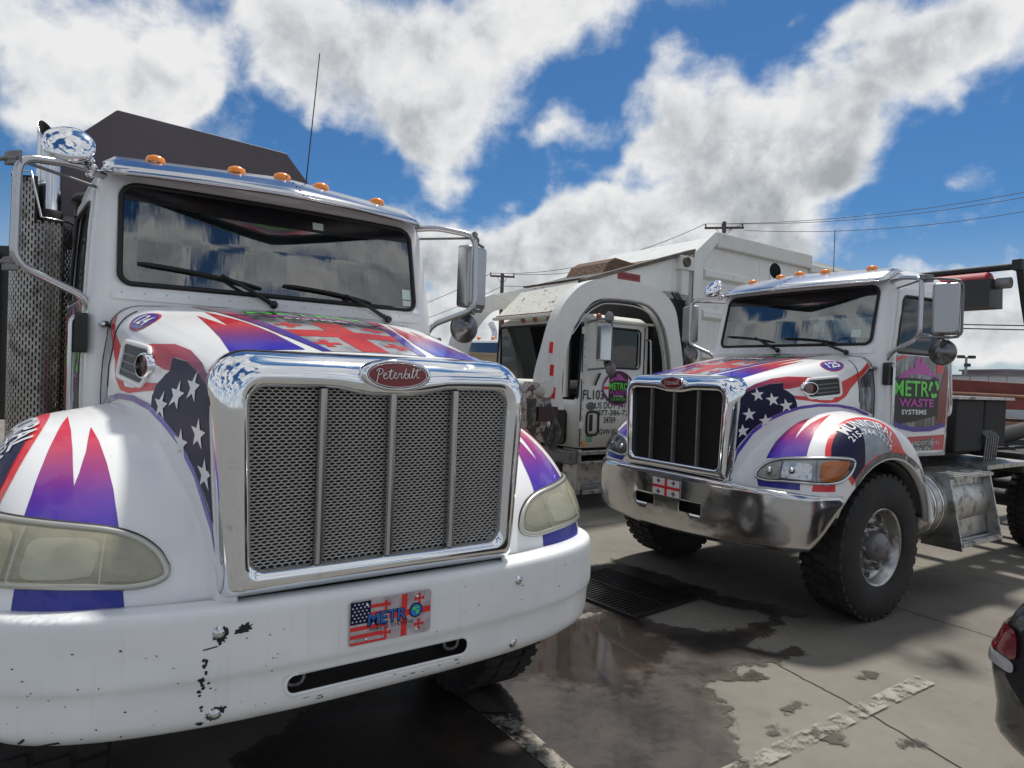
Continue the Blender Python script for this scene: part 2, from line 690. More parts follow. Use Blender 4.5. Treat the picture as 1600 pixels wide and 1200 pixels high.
def text_polys(s, size=1.0, shear=0.0, space=1.0, bold=0.0):
    """glyphs of the built-in font as a triangle mesh: (verts2d, faces); x centred, baseline 0"""
    key = (s, shear, space, bold)
    if key not in _text_cache:
        cu = bpy.data.curves.new('t', 'FONT')
        cu.body = s
        cu.align_x = 'CENTER'
        cu.shear = shear
        cu.space_character = space
        cu.offset = bold
        cu.resolution_u = 3
        o = bpy.data.objects.new('t', cu)
        COL.objects.link(o)
        dg = bpy.context.evaluated_depsgraph_get()
        dg.update()
        me = bpy.data.meshes.new_from_object(o.evaluated_get(dg))
        _text_cache[key] = ([(v.co.x, v.co.y) for v in me.vertices], [tuple(p.vertices) for p in me.polygons])
        bpy.data.objects.remove(o)
        bpy.data.meshes.remove(me)
        bpy.data.curves.remove(cu)
    v, f = _text_cache[key]
    return v, f


def lay_text(name, s, o3, e1, e2, n, bvh, material, parent, size=0.1, width=None, off=0.003, shear=0.0, bold=0.0, arc=None, space=1.0, reach=0.9, step=None):
    """lettering laid onto a surface (or a plane when bvh is None); width stretches it, arc=(radius) bends the baseline"""
    v, f = text_polys(s, 1.0, shear, space, bold)
    xs = [p[0] for p in v]
    ys = [p[1] for p in v]
    cap = max(ys)
    sy = size / cap
    sx = sy if width is None else width / (max(xs) - min(xs))
    bm = bmesh.new()
    vs = []
    for p in v:
        x, y = p[0] * sx, p[1] * sy
        if arc:
            a = x / arc
            x, y = (arc + y) * math.sin(a), (arc + y) * math.cos(a) - arc
        vs.append(bm.verts.new((x, y, 0)))
    for t in f:
        try:
            bm.faces.new([vs[i] for i in t])
        except ValueError:
            pass
    if step:
        for ax in (0, 1):
            lo, hi = min(q.co[ax] for q in bm.verts), max(q.co[ax] for q in bm.verts)
            k = math.ceil(lo / step) * step
            while k < hi:
                pc = (k, 0, 0) if ax == 0 else (0, k, 0)
                bmesh.ops.bisect_plane(bm, geom=bm.verts[:] + bm.edges[:] + bm.faces[:], plane_co=pc, plane_no=(1, 0, 0) if ax == 0 else (0, 1, 0), dist=1e-5)
                k += step
    o3 = Vector(o3)
    miss = []
    for q in bm.verts:
        p = o3 + e1 * q.co.x + e2 * q.co.y
        if bvh is None:
            q.co = p + n * off
            continue
        h, hn, _, _ = bvh.ray_cast(p + n * reach, -n, reach * 2)
        if h is None:
            miss.append(q)
        else:
            if hn.dot(n) < 0:
                hn = -hn
            q.co = h + hn * off
    bmesh.ops.delete(bm, geom=miss, context='VERTS')
    me = bpy.data.meshes.new(name)
    bm.to_mesh(me)
    bm.free()
    me.materials.append(material)
    return new_obj(name, me, parent)


# ---------------------------------------------------------------- common materials
def white_paint():
    """truck white: glossy, a little grimy in streaks"""
    if 'white_paint' in MATS:
        return MATS['white_paint']
    m = bpy.data.materials.new('white_paint')
    m.use_nodes = True
    T = NT(m.node_tree)
    b = T.n['Principled BSDF']
    tc = T.node('ShaderNodeTexCoord').outputs['Object']
    n = T.noise(tc, 3.0, 7, 0.6)
    spk = T.noise(tc, 90.0, 3, 0.6)
    c = T.ramp(n, [(0.35, (0.78, 0.79, 0.795)), (0.7, (0.84, 0.845, 0.845))])
    c = T.mix(T.smooth(spk, 0.70, 0.75, 0.0, 0.4), c, (0.22, 0.2, 0.17))
    T.set(b.inputs['Base Color'], c)
    T.set(b.inputs['Roughness'], T.ramp(n, [(0.3, (0.42,) * 3), (0.7, (0.24,) * 3)]))
    b.inputs['Coat Weight'].default_value = 0.5
    b.inputs['Coat Roughness'].default_value = 0.08
    MATS['white_paint'] = m
    return m


M_WHITE = white_paint()
M_CHROME = mat('chrome', (0.80, 0.82, 0.85), 0.06, 1.0, bump=(3.0, 0.10, 0.02), dirt=(14, 0.60, 0.80, (0.45, 0.45, 0.45)))
M_STEEL = mat('stainless', (0.62, 0.63, 0.65), 0.16, 1.0, bump=(6.0, 0.08, 0.01))
M_TUBE = mat('mirror_tube', (0.50, 0.50, 0.51), 0.24, 1.0)
M_ALU = mat('aluminium', (0.50, 0.50, 0.49), 0.34, 1.0, dirt=(9, 0.45, 0.7, (0.20, 0.19, 0.17)))
M_DULL = mat('dull_grey_metal', (0.22, 0.22, 0.225), 0.5, 0.6, dirt=(12, 0.5, 0.75, (0.1, 0.095, 0.085)))
M_BLACK = mat('black_plastic', (0.014, 0.014, 0.015), 0.45)
M_RUBBER = mat('rubber_trim', (0.010, 0.010, 0.011), 0.6)
M_DARK = mat('dark_chassis', (0.018, 0.017, 0.017), 0.65, dirt=(8, 0.55, 0.8, (0.05, 0.045, 0.04)))
M_TYRE = mat('tyre_rubber', (0.020, 0.020, 0.021), 0.78, var=(7, 0.35), dirt=(5, 0.45, 0.8, (0.055, 0.05, 0.045)))
M_AMBER = mat('amber_lens', (0.92, 0.27, 0.02), 0.25, coat=0.4)
M_RED = mat('red_lens', (0.42, 0.02, 0.02), 0.25, coat=0.6)
M_GLASS = glass_mat('windscreen_glass', (0.34, 0.42, 0.42), 0.20, 0.0, 0.07)
M_GLASS_SIDE = glass_mat('side_glass', (0.42, 0.50, 0.49), 0.03)
M_INTERIOR = mat('cab_interior', (0.022, 0.023, 0.026), 0.75)
M_SEAT = mat('seat_fabric', (0.035, 0.035, 0.04), 0.9, bump=(60, 0.3))

# ================================================================ conventional truck (hood faces -Y, its left side is +X)
WC = (1.10, 0.56)           # front wheel centre (y, z)


def hood_section(y):
    w = interp(y, [0.06, 0.30, 0.55, 0.90, 1.20, 1.46], [0.583, 0.620, 0.668, 0.738, 0.785, 0.812])
    zt = interp(y, [0.06, 0.35, 0.70, 1.10, 1.46], [1.806, 1.872, 1.950, 2.020, 2.066])
    rc = interp(y, [0.06, 0.5, 1.0, 1.46], [0.125, 0.17, 0.19, 0.15])
    crown = interp(y, [0.06, 0.6, 1.46], [0.012, 0.03, 0.03])
    zs = zt - crown
    pts = []
    for k in range(9):                                  # side
        t = k / 9
        z = 0.98 + (zs - rc - 0.98) * t
        bulge = 0.022 * math.sin(math.pi * min(1, max(0, (z - 1.2) / 0.75)))
        pts.append((w - 0.05 * (1 - t) ** 2 * (1 if y < 0.7 else 0.4) + bulge * min(1, y * 2), z))
    for k in range(11):                                 # shoulder
        a = R(90 * k / 10)
        pts.append((w - rc + rc * math.cos(a) ** 0.92, zs - rc + rc * math.sin(a) ** 0.92))
    for k in range(1, 11):                              # top
        t = k / 10
        x = (w - rc) * (1 - t)
        pts.append((x, zs + crown * (1 - (1 - t) ** 2)))
    return pts


def build_hood(root):
    ys = list(np.linspace(0.06, 1.46, 44))
    P = []
    for y in ys:
        h = hood_section(y)
        ring = [(x, y, z) for x, z in h] + [(-x, y, z) for x, z in h[-2::-1]]
        P.append(ring)
    hd = MB().grid(P).build('hood', M_WHITE, root, solid=0.012)
    MB().tube([(p[0] * 0.998, 1.468, p[2] - 0.004) for p in P[-1]], 0.007, 6).build('hood_seal', M_RUBBER, hd)
    for s in (-1, 1):
        lt = MB().box(min(s * 0.812, s * 0.842), max(s * 0.812, s * 0.842), 1.405, 1.515, 1.925, 1.950).build('hood_latch', M_BLACK, hd, bevel=0.006)
        MB().tube([(s * 0.835, 1.39, 1.937), (s * 0.845, 1.47, 1.937), (s * 0.84, 1.53, 1.937)], 0.009, 8).build('latch_pull', M_STEEL, lt)
    return hd


FPHI = [157, 150, 142, 132, 123, 112, 101, 83, 70, 57, 45, 34, 22, 12]
F_ROOT = [1.125, 1.130, 1.134, 1.115, 1.100, 1.080, 1.066, 1.053, 1.045, 0.955, 0.86, 0.79, 0.745, 0.72]
F_TOP = [1.035, 1.060, 1.080, 1.072, 1.062, 1.045, 1.025, 1.000, 0.970, 0.900, 0.825, 0.765, 0.73, 0.705]
F_SH = [0.935, 0.965, 0.990, 1.000, 0.995, 0.985, 0.970, 0.945, 0.915, 0.860, 0.800, 0.750, 0.72, 0.70]
F_EDGE = [0.835, 0.865, 0.890, 0.905, 0.905, 0.900, 0.885, 0.865, 0.845, 0.810, 0.770, 0.735, 0.71, 0.695]
F_XIN = [0.535, 0.545, 0.560, 0.595, 0.625, 0.665, 0.700, 0.735, 0.765, 0.78, 0.79, 0.79, 0.79, 0.79]


def build_fender(root, sgn):
    P = []
    for ph in np.linspace(157, 12, 72):
        g_ = lambda T_: interp(-ph, [-q for q in FPHI], T_)
        xin, rr, rt, rs, re = g_(F_XIN), g_(F_ROOT), g_(F_TOP), g_(F_SH), g_(F_EDGE)
        lip = 0.675 + 0.07 * max(0, (ph - 128) / 29) ** 1.3
        dip = (rr - rt)
        xt = 0.915
        ctrl = [(xin - 0.03, rr + 0.06), (xin + 0.012, rr + 0.012), (xin + 0.05, rt + dip * 0.55), (xin + (xt - xin) * 0.55, rt + dip * 0.22 + 0.004), (xt, rt - 0.004),
                (1.03, rs + (rt - rs) * 0.48), (1.105, rs - 0.01), (1.150, re + (rs - re) * 0.30), (1.172, re - 0.045), (1.180, (re + lip) / 2 - 0.03), (1.180, lip + 0.012), (1.168, lip), (1.12, lip - 0.003)]
        row = cr(ctrl, 4)
        c_, s_ = math.cos(R(ph)), math.sin(R(ph))
        P.append([(sgn * x, WC[0] + r * c_, WC[1] + r * s_) for x, r in row])
    P = np.array(P)
    # soft mean of the outer shape along the arch keeps it free of ripples
    Q = P.copy()
    Q[1:-1] = (P[:-2] + 2 * P[1:-1] + P[2:]) / 4
    return MB().grid(Q).build('fender', M_WHITE, root, solid=0.012)


def trap_loop(wb, wt, zb, zt, rb, rt, ne=10):
    """closed outline of a rounded trapezoid, always the same number of points: bottom, right, top, left"""
    cs = [(-wb, zb, rb, 180), (wb, zb, rb, 270), (wt, zt, rt, 0), (-wt, zt, rt, 90)]
    out = []
    arcs = []
    for x, z, r, a in cs:
        cx, cz = x - math.copysign(r, x), z + (r if a >= 180 else -r)
        arcs.append([(cx + r * math.cos(R(a + 90 * k / 8)), cz + r * math.sin(R(a + 90 * k / 8))) for k in range(9)])
    for i in range(4):
        out += arcs[i]
        p, q = arcs[i][-1], arcs[(i + 1) % 4][0]
        out += [(p[0] + (q[0] - p[0]) * k / (ne + 1), p[1] + (q[1] - p[1]) * k / (ne + 1)) for k in range(1, ne + 1)]
    return out


def grille_open(x0, z0):
    return trap_loop(0.465, 0.482, 1.113, 1.702, 0.045, 0.05, 14)


def build_grille(root, P):
    outer = trap_loop(0.551, 0.592, 1.022, 1.822, 0.03, 0.125, 14)
    inner = grille_open(0, 0)
    inner = [(x, z - (0.026 * math.exp(-(x / 0.16) ** 4) if z > 1.6 else 0)) for x, z in inner]
    loops = []
    for q, y in [(0.0, 0.13), (0.0, 0.085), (0.03, 0.055), (0.10, 0.030), (0.22, 0.008), (0.40, -0.008), (0.62, -0.016), (0.82, -0.014), (0.95, -0.004), (1.0, 0.010), (1.0, 0.055)]:
        lp = []
        for (xo, zo), (xi, zi) in zip(outer, inner):
            x, z = xo + (xi - xo) * q, zo + (zi - zo) * q
            top = min(1, max(0, (z - 1.62) / 0.2))
            yy = y + top * (0.045 * (1 - q) ** 2)           # the top rolls back into the hood
            lp.append((x, yy, z))
        loops.append(lp)
    sur = MB().grid(loops, closed_v=True).build('grille_surround', M_CHROME, root)
    # crease lines down both cheeks
    for sx in (-1, 1):
        MB().tube([(sx * 0.548, 0.012, 1.68), (sx * 0.520, 0.010, 1.12)], 0.0035, 6).build('trim_bead', M_CHROME, sur)
    # badge
    bz = 1.753
    boss = []
    for q, y in [(1.0, 0.02), (1.0, -0.016), (0.97, -0.028), (0.90, -0.034), (0.86, -0.033)]:
        boss.append([(x, y, z) for x, z in ellipse(0, bz, 0.134 * q, 0.056 * q, 40)])
    bd = MB().grid(boss, closed_v=True).build('badge', M_CHROME, root)
    MB().prism(ellipse(0, bz, 0.116, 0.047, 40), 1, -0.030, 0.0).build('badge_oval', mat('badge_red', (0.20, 0.012, 0.02), 0.25, coat=0.7), bd)
    MB().tube([(x, -0.0315, z) for x, z in ellipse(0, bz, 0.110, 0.0425, 40)], 0.0016, 6, closed=True).build('badge_ring', M_CHROME, bd)
    script(bd, (0, -0.0325, bz))
    # expanded-metal mesh: staggered rows of long six-sided openings
    g = MB()
    px_, pz, hh, kk = 0.0240, 0.0102, 0.0070, 0.0032
    def inside(x, z):
        w = 0.486 + 0.012 * (z - 1.113) / 0.59
        return abs(x) < w and 1.10 < z < 1.712 - 0.022 * math.exp(-(x / 0.16) ** 4)
    if P['hero']:
        for j in range(int(0.62 / pz) + 1):
            z = 1.106 + j * pz
            for i in range(-21, 22):
                x = i * px_ + (px_ / 2 if j % 2 else 0)
                if not inside(x, z):
                    continue
                o6 = [(x - px_ / 2, z - kk), (x - px_ / 2, z + kk), (x, z + hh), (x + px_ / 2, z + kk), (x + px_ / 2, z - kk), (x, z - hh)]
                e = px_ / 2 - 0.0011
                n6 = [(x - e, z - 0.0022), (x - e, z + 0.0022), (x, z + hh - 0.0013), (x + e, z + 0.0022), (x + e, z - 0.0022), (x, z - hh + 0.0013)]
                V = [(a, 0.032, b) for a, b in o6] + [(a, 0.030, b) for a, b in n6] + [(a, 0.040, b) for a, b in n6]
                g.add(V, [(k, (k + 1) % 6, 6 + (k + 1) % 6, 6 + k) for k in range(6)] + [(6 + k, 6 + (k + 1) % 6, 12 + (k + 1) % 6, 12 + k) for k in range(6)], False)
        gm = g.build('grille_mesh', mat('mesh_steel', (0.78, 0.76, 0.73), 0.45, 0.6, dirt=(30, 0.6, 0.9, (0.35, 0.33, 0.30))), root, fixn=False)
        tag(gm, kind='stuff')
    else:
        for j in range(52):
            z = 1.118 + j * 0.0115
            g.box(-0.478, 0.478, 0.036, 0.038, z, z + 0.0035)
        for j in range(84):
            x = -0.475 + j * 0.0115
            g.box(x, x + 0.0035, 0.0365, 0.0375, 1.11, 1.705)
        gm = g.build('grille_screen', M_BLACK, root)
        tag(gm, kind='stuff')
    MB().box(-0.50, 0.50, 0.075, 0.09, 1.06, 1.74).build('radiator', M_BLACK, root)
    for x, zt in ((-0.25, 1.700), (0, 1.684), (0.25, 1.700)):
        sec = [(-0.014, 0.03), (-0.014, 0.004), (-0.010, -0.004), (0, -0.007), (0.010, -0.004), (0.014, 0.004), (0.014, 0.03)]
        if not P['hero']:
            sec = [(a * 0.62, b) for a, b in sec]
        MB().prism([(x + a, b) for a, b in sec], 2, 1.114, zt).build('grille_bar', M_TUBE if P['hero'] else M_DULL, root)
    return sur


# handwriting for the badge: strokes of one pen, unit = badge height
SCRIPT = [
    [(-.98, .30), (-.93, .42), (-.80, .46), (-.70, .34), (-.76, .16), (-.90, .10)], [(-.86, .40), (-.91, .10), (-.97, -.34)],
    [(-.70, -.02), (-.60, .06), (-.53, .13), (-.58, .20), (-.66, .12), (-.66, -.08), (-.58, -.16), (-.48, -.08), (-.40, .10), (-.33, .42), (-.37, .05), (-.38, -.12), (-.31, -.17), (-.22, -.06), (-.13, .06), (-.08, .13), (-.13, .20), (-.20, .10), (-.19, -.08), (-.11, -.16), (-.02, -.06), (.05, .17), (.09, .12), (.15, .15), (.13, -.02), (.15, -.15), (.22, -.10), (.30, .14), (.36, .44), (.31, .14), (.31, -.14), (.40, -.16), (.46, -.03), (.42, .12), (.35, .08)],
    [(.46, .02), (.52, .14), (.50, -.08), (.54, -.16), (.61, -.06), (.69, .22), (.72, .45), (.67, .30), (.65, -.06), (.68, -.16), (.75, -.08), (.84, .16), (.90, .42), (.86, .10), (.87, -.10), (.92, -.17), (1.0, -.10)],
    [(-.48, .26), (-.24, .30)], [(.76, .28), (1.04, .34)], [(.555, .27), (.565, .30)],
]


def script(parent, c):
    m = MB()
    for st in SCRIPT:
        p = cr(st, 6) if len(st) > 2 else np.array(st, float)
        m.tube([(c[0] + x * 0.082, c[1], c[2] - 0.004 + (z + 0.02) * 0.058 + x * 0.004) for x, z in p], 0.0020, 5)
    return m.build('lettering', mat('badge_silver', (0.75, 0.72, 0.72), 0.25, 0.9), parent)


def sweep_profile(plan, prof, n=6):
    """bumper-like skin: half plan curve (x, y) mirrored, profile = (outward offset, z) ; z may be a function of s"""
    c = cr(plan, n)
    full = np.vstack([c[::-1] * [-1, 1], c[1:]])
    t = np.gradient(full, axis=0)
    t /= np.linalg.norm(t, axis=1)[:, None]
    nrm = np.stack([t[:, 1], -t[:, 0]], 1)
    S = []
    for (p, q) in zip(full, nrm):
        pr = prof(abs(p[0]), p[1]) if callable(prof) else prof
        S.append([(p[0] + q[0] * o, p[1] + q[1] * o, z) for o, z in pr])
    return S


def bolt(parent, p, r=0.013, d=0.012, material=None):
    return MB().lathe([(0, -d), (r * 0.6, -d), (r * 0.95, -d * 0.55), (r, -d * 0.2), (r * 1.25, -d * 0.15), (r * 1.3, 0)], p, 'y', 14).build('bolt', material or M_STEEL, parent)


def build_bumper_white(root):
    plan = [(0, -0.030), (0.30, -0.026), (0.60, 0.0), (0.85, 0.055), (1.03, 0.135), (1.135, 0.235), (1.190, 0.375), (1.200, 0.56)]
    prof = cr([(-0.09, 1.018), (-0.03, 1.021), (-0.004, 1.018), (0.008, 1.004), (0.012, 0.97), (0.014, 0.91), (0.016, 0.85), (0.015, 0.815), (0.006, 0.790), (0.001, 0.760), (-0.003, 0.70), (-0.012, 0.660), (-0.035, 0.638), (-0.08, 0.632)], 3)
    bp = MB().grid(sweep_profile(plan, [tuple(p) for p in prof], 9)).build('bumper', bumper_mat(), root, solid=0.008)
    cut = MB().prism(rrect(-0.352, 0.330, 0.700, 0.768, 0.030, 5), 1, -0.3, 0.2).build('cut', M_BLACK)
    boolean(bp, [cut])
    for f in bp.data.polygons:
        f.use_smooth = abs(f.normal.y) + abs(f.normal.z) > 0
    # folded edge of the slot, tow pins behind it, dark beam
    MB().tube([(x, -0.022, z) for x, z in rrect(-0.352, 0.330, 0.700, 0.768, 0.030, 5)], 0.006, 6, closed=True).build('slot_edge', M_WHITE, bp)
    for x in (-0.31, 0.28):
        MB().tube(fillet([(x - 0.03, 0.03, 0.79), (x - 0.03, 0.02, 0.712), (x + 0.03, 0.02, 0.712), (x + 0.03, 0.03, 0.79)], 0.03), 0.007, 8).build('tow_loop', M_DULL, bp)
    MB().box(-0.62, 0.62, 0.09, 0.22, 0.64, 0.92).build('bumper_beam', M_DARK, root)
    bv = bvh_of([bp])
    for x, z in ((-0.555, 0.946), (-0.557, 0.690), (0.555, 0.946), (0.551, 0.690)):
        h = bv.ray_cast(Vector((x, -2, z)), Vector((0, 1, 0)))
        bolt(bp, (x, h[0].y + 0.001, z), 0.016)
    chip = mat('bare_primer', (0.012, 0.012, 0.013), 0.7)
    rnd = random.Random(5)
    def blob(cx, cz, rx, rz, n=26, rag=0.35, rot=0):
        out = []
        for k in range(n):
            a = 2 * math.pi * k / n
            q = 1 + rag * (rnd.random() - 0.5) * 2
            u, w = rx * q * math.cos(a), rz * q * math.sin(a)
            out.append((cx + u * math.cos(rot) - w * math.sin(rot), cz + u * math.sin(rot) + w * math.cos(rot)))
        return out
    e1, e2, n = Vector((1, 0, 0)), Vector((0, 0, 1)), Vector((0, -1, 0))
    chips = [blob(-0.553, 0.938, 0.021, 0.024), blob(-0.484, 0.948, 0.024, 0.014, rot=0.3), blob(-0.573, 0.682, 0.012, 0.008), blob(-0.548, 0.700, 0.020, 0.012), blob(-0.60, 0.665, 0.01, 0.006)]
    for k in range(16):
        chips.append(blob(-0.60 + rnd.uniform(-0.025, 0.02), 0.70 + 0.19 * rnd.random(), 0.003 + 0.004 * rnd.random(), 0.003 + 0.005 * rnd.random(), 8))
    for k in range(44):
        chips.append(blob(rnd.uniform(-1.12, -0.35), rnd.uniform(0.65, 0.93), 0.0012 + 0.0028 * rnd.random(), 0.001 + 0.002 * rnd.random(), 7))
    for k in range(16):
        chips.append(blob(rnd.uniform(0.1, 1.0), rnd.uniform(0.80, 0.97), 0.001 + 0.004 * rnd.random(), 0.001 + 0.002 * rnd.random(), 7))
    for k in range(14):
        chips.append(blob(rnd.uniform(-0.33, 0.32), rnd.uniform(0.667, 0.690), 0.002 + 0.011 * rnd.random(), 0.001 + 0.0015 * rnd.random(), 8))
    chips += [[(-1.02, 0.640), (-0.985, 0.655), (-0.955, 0.662), (-0.952, 0.655), (-0.98, 0.648)], [(-1.055, 0.655), (-1.04, 0.675), (-1.035, 0.67), (-1.048, 0.652)], [(-0.60, 0.902), (-0.56, 0.908), (-0.56, 0.904), (-0.60, 0.898)]]
    tag(lay('paint_chips', chips, (0, 0, 0), e1, e2, n, bv, chip, bp, 0.0015, 0.03), kind='stuff')
    # number plate with two flags, lettering and four screws
    plate_metro(bp, (-0.003, -0.052, 0.908))
    return bp


def bumper_mat():
    m = bpy.data.materials.new('white_bumper_paint')
    m.use_nodes = True
    T = NT(m.node_tree)
    b = T.n['Principled BSDF']
    tc = T.node('ShaderNodeTexCoord').outputs['Object']
    x, y, z = T.sep(tc)
    n = T.noise(tc, 4.0, 7, 0.62)
    sp = T.noise(tc, 55.0, 3, 0.5)
    c = T.ramp(n, [(0.35, (0.75, 0.77, 0.775)), (0.68, (0.83, 0.84, 0.84))])
    # road film thickest along the lower lip, rust and soot on the outer top edge, scuffs
    streak = T.noise(T.comb(T.math('MULTIPLY', x, 30.0), 0.0, T.math('MULTIPLY', z, 2.0)), 1.0, 4, 0.6)
    low = T.math('MULTIPLY', T.smooth(z, 0.70, 0.63), T.smooth(n, 0.35, 0.65))
    c = T.mix(T.math('MULTIPLY', low, 0.55), c, (0.23, 0.21, 0.18))
    c = T.mix(T.math('MULTIPLY', T.smooth(streak, 0.55, 0.75), 0.10), c, (0.30, 0.28, 0.25))
    edge = T.math('MULTIPLY', T.smooth(T.math('ADD', z, T.math('MULTIPLY', T.math('SUBTRACT', sp, 0.5), 0.05)), 1.008, 1.018), T.smooth(T.math('ADD', T.math('MULTIPLY', x, -1.0), T.math('MULTIPLY', T.math('SUBTRACT', sp, 0.5), 0.9)), 0.85, 1.15))
    c = T.mix(T.math('MULTIPLY', edge, 0.25), c, (0.10, 0.085, 0.07))
    T.set(b.inputs['Base Color'], c)
    T.set(b.inputs['Roughness'], T.ramp(n, [(0.3, (0.5,) * 3), (0.7, (0.30,) * 3)]))
    b.inputs['Coat Weight'].default_value = 0.25
    bn = T.node('ShaderNodeBump')
    dent = T.math('MULTIPLY', T.math('EXPONENT', T.math('MULTIPLY', T.math('ADD', T.math('POWER', T.math('MULTIPLY', T.math('ADD', x, 0.78), 9.0), 2.0), T.math('POWER', T.math('MULTIPLY', T.math('SUBTRACT', z, 0.88), 14.0), 2.0)), -1.0)), -1.6)
    T.set(bn.inputs['Height'], T.math('ADD', T.noise(tc, 3.0, 2, 0.5), dent))
    bn.inputs['Strength'].default_value = 0.35
    bn.inputs['Distance'].default_value = 0.012
    T.l.new(bn.outputs[0], b.inputs['Normal'])
    return m


VINYL = {}


def vinyl(name, col, rough=0.32, coat=0.3, **kw):
    return mat('vinyl_' + name, col, rough, coat=coat, **kw)


V_RED = vinyl('red', L(214, 38, 44), var=(9, 0.08))
V_NAVY = vinyl('navy', L(22, 22, 58), 0.40, 0.0, var=(6, 0.2), spec=0.18)
V_BLUE = vinyl('blue', L(26, 34, 140))
V_WHITE = vinyl('white', (0.72, 0.73, 0.74))
V_BLACK = vinyl('black', (0.012, 0.012, 0.014))
V_GREEN = vinyl('green', L(88, 214, 60))
V_PINK = vinyl('pink', L(178, 44, 160))
V_GREY = vinyl('grey', L(120, 122, 126), var=(14, 0.3))
V_PURPLE = ramp_mat('vinyl_purple_edge', 1, [(0.0, L(52, 40, 170)), (0.5, L(78, 52, 170)), (1.4, L(96, 44, 140))])
V_FLAME = ramp_mat('vinyl_flame', 2, [(1.00, L(22, 28, 140)), (1.22, L(50, 46, 170)), (1.34, L(100, 46, 150)), (1.44, L(170, 42, 96)), (1.54, L(222, 44, 50))])
V_FLAG_RED = ramp_mat('vinyl_flag_red', 1, [(0.2, L(120, 30, 84)), (0.45, L(168, 34, 66)), (0.75, L(208, 44, 44)), (1.2, L(210, 46, 44))], 0.36, 0.15)
V_HOOD_FLAME = ramp_mat('vinyl_hood_flame', 1, [(0.06, L(40, 40, 190)), (0.28, L(62, 48, 180)), (0.50, L(130, 44, 120)), (0.72, L(210, 44, 52))])


def plate_metro(parent, c):
    cx, y, cz = c
    pl = MB().prism(rrect(cx - 0.152, cx + 0.152, cz - 0.076, cz + 0.076, 0.012), 1, y, y + 0.004).build('number_plate', mat('plate_print', L(170, 160, 165), 0.3, coat=0.6, var=(26, 0.35)), parent)
    tag(pl, label='novelty front plate with two flags and METRO lettering')
    e1, e2, n = Vector((1, 0, 0)), Vector((0, 0, 1)), Vector((0, -1, 0))
    def flat(nm, polys, m, off):
        mb = MB()
        for p in polys:
            mb.prism([(cx + a, cz + b) for a, b in p], 1, y - off, y - off + 0.0004)
        return mb.build(nm, m, pl)
    rect = lambda a, b, d, e: [(a, d), (b, d), (b, e), (a, e)]
    flat('canton', [rect(-0.150, -0.078, -0.004, 0.072)], V_NAVY, 0.0006)
    flat('star_field', [star(-0.142 + 0.014 * i + (0.007 if j % 2 else 0), 0.006 + 0.0115 * j, 0.0042) for j in range(6) for i in range(5 if j % 2 == 0 else 4)], V_WHITE, 0.0012)
    flat('stripes', [rect(-0.150, -0.02, -0.026, -0.012), rect(-0.150, -0.03, -0.053, -0.040), rect(-0.150, -0.02, -0.074, -0.066), rect(-0.077, -0.01, 0.044, 0.056), rect(-0.077, -0.02, 0.018, 0.030)], V_RED, 0.0007)
    flat('cross', [rect(0.036, 0.058, -0.074, 0.074), rect(0.058, 0.150, -0.004, 0.018), rect(-0.01, 0.036, -0.004, 0.018)], V_RED, 0.0009)
    def bolnisi(x, z, s):
        w = s * 0.34
        return [[(x - w, z + s), (x + w, z + s), (x + w * 0.35, z), (x - w * 0.35, z)], [(x - w, z - s), (x + w, z - s), (x + w * 0.35, z), (x - w * 0.35, z)],
                [(x - s, z - w), (x - s, z + w), (x, z + w * 0.35), (x, z - w * 0.35)], [(x + s, z - w), (x + s, z + w), (x, z + w * 0.35), (x, z - w * 0.35)]]
    flat('small_cross', bolnisi(0.105, 0.050, 0.019) + bolnisi(0.105, -0.042, 0.019) + bolnisi(-0.022, 0.048, 0.017) + bolnisi(-0.022, -0.050, 0.021), V_RED, 0.0013)
    T1 = lambda s, x, z, size, w, m, off, b=0.0: lay_text('lettering', s, (cx + x, y, cz + z), e1, e2, n, None, m, pl, size=size, width=w, off=off, bold=b)
    T1('METR', -0.018, -0.016, 0.044, 0.150, V_NAVY, 0.0016, 0.05)
    T1('METR', -0.018, -0.014, 0.040, 0.140, mat('plate_blue', L(30, 110, 190), 0.3), 0.0022, 0.0)
    T1('WASTE SYSTEMS', 0.0, -0.034, 0.012, 0.165, V_NAVY, 0.0016)
    flat('globe_ring', [ellipse(0.092, 0.010, 0.026, 0.026, 24)], V_NAVY, 0.0017)
    flat('globe', [ellipse(0.092, 0.010, 0.021, 0.021, 24)], mat('plate_globe', L(40, 120, 200), 0.3), 0.0021)
    flat('globe_land', [ellipse(0.086, 0.016, 0.008, 0.006, 8), ellipse(0.098, 0.004, 0.006, 0.008, 8), ellipse(0.099, 0.020, 0.005, 0.004, 7)], V_GREEN, 0.0025)
    for x, z in ((-0.092, 0.058), (0.096, 0.058), (-0.092, -0.060), (0.096, -0.060)):
        MB().ellipsoid((cx + x, y - 0.002, cz + z), (0.006, 0.004, 0.005), 10, 6).build('screw', M_CHROME, pl)
    return pl


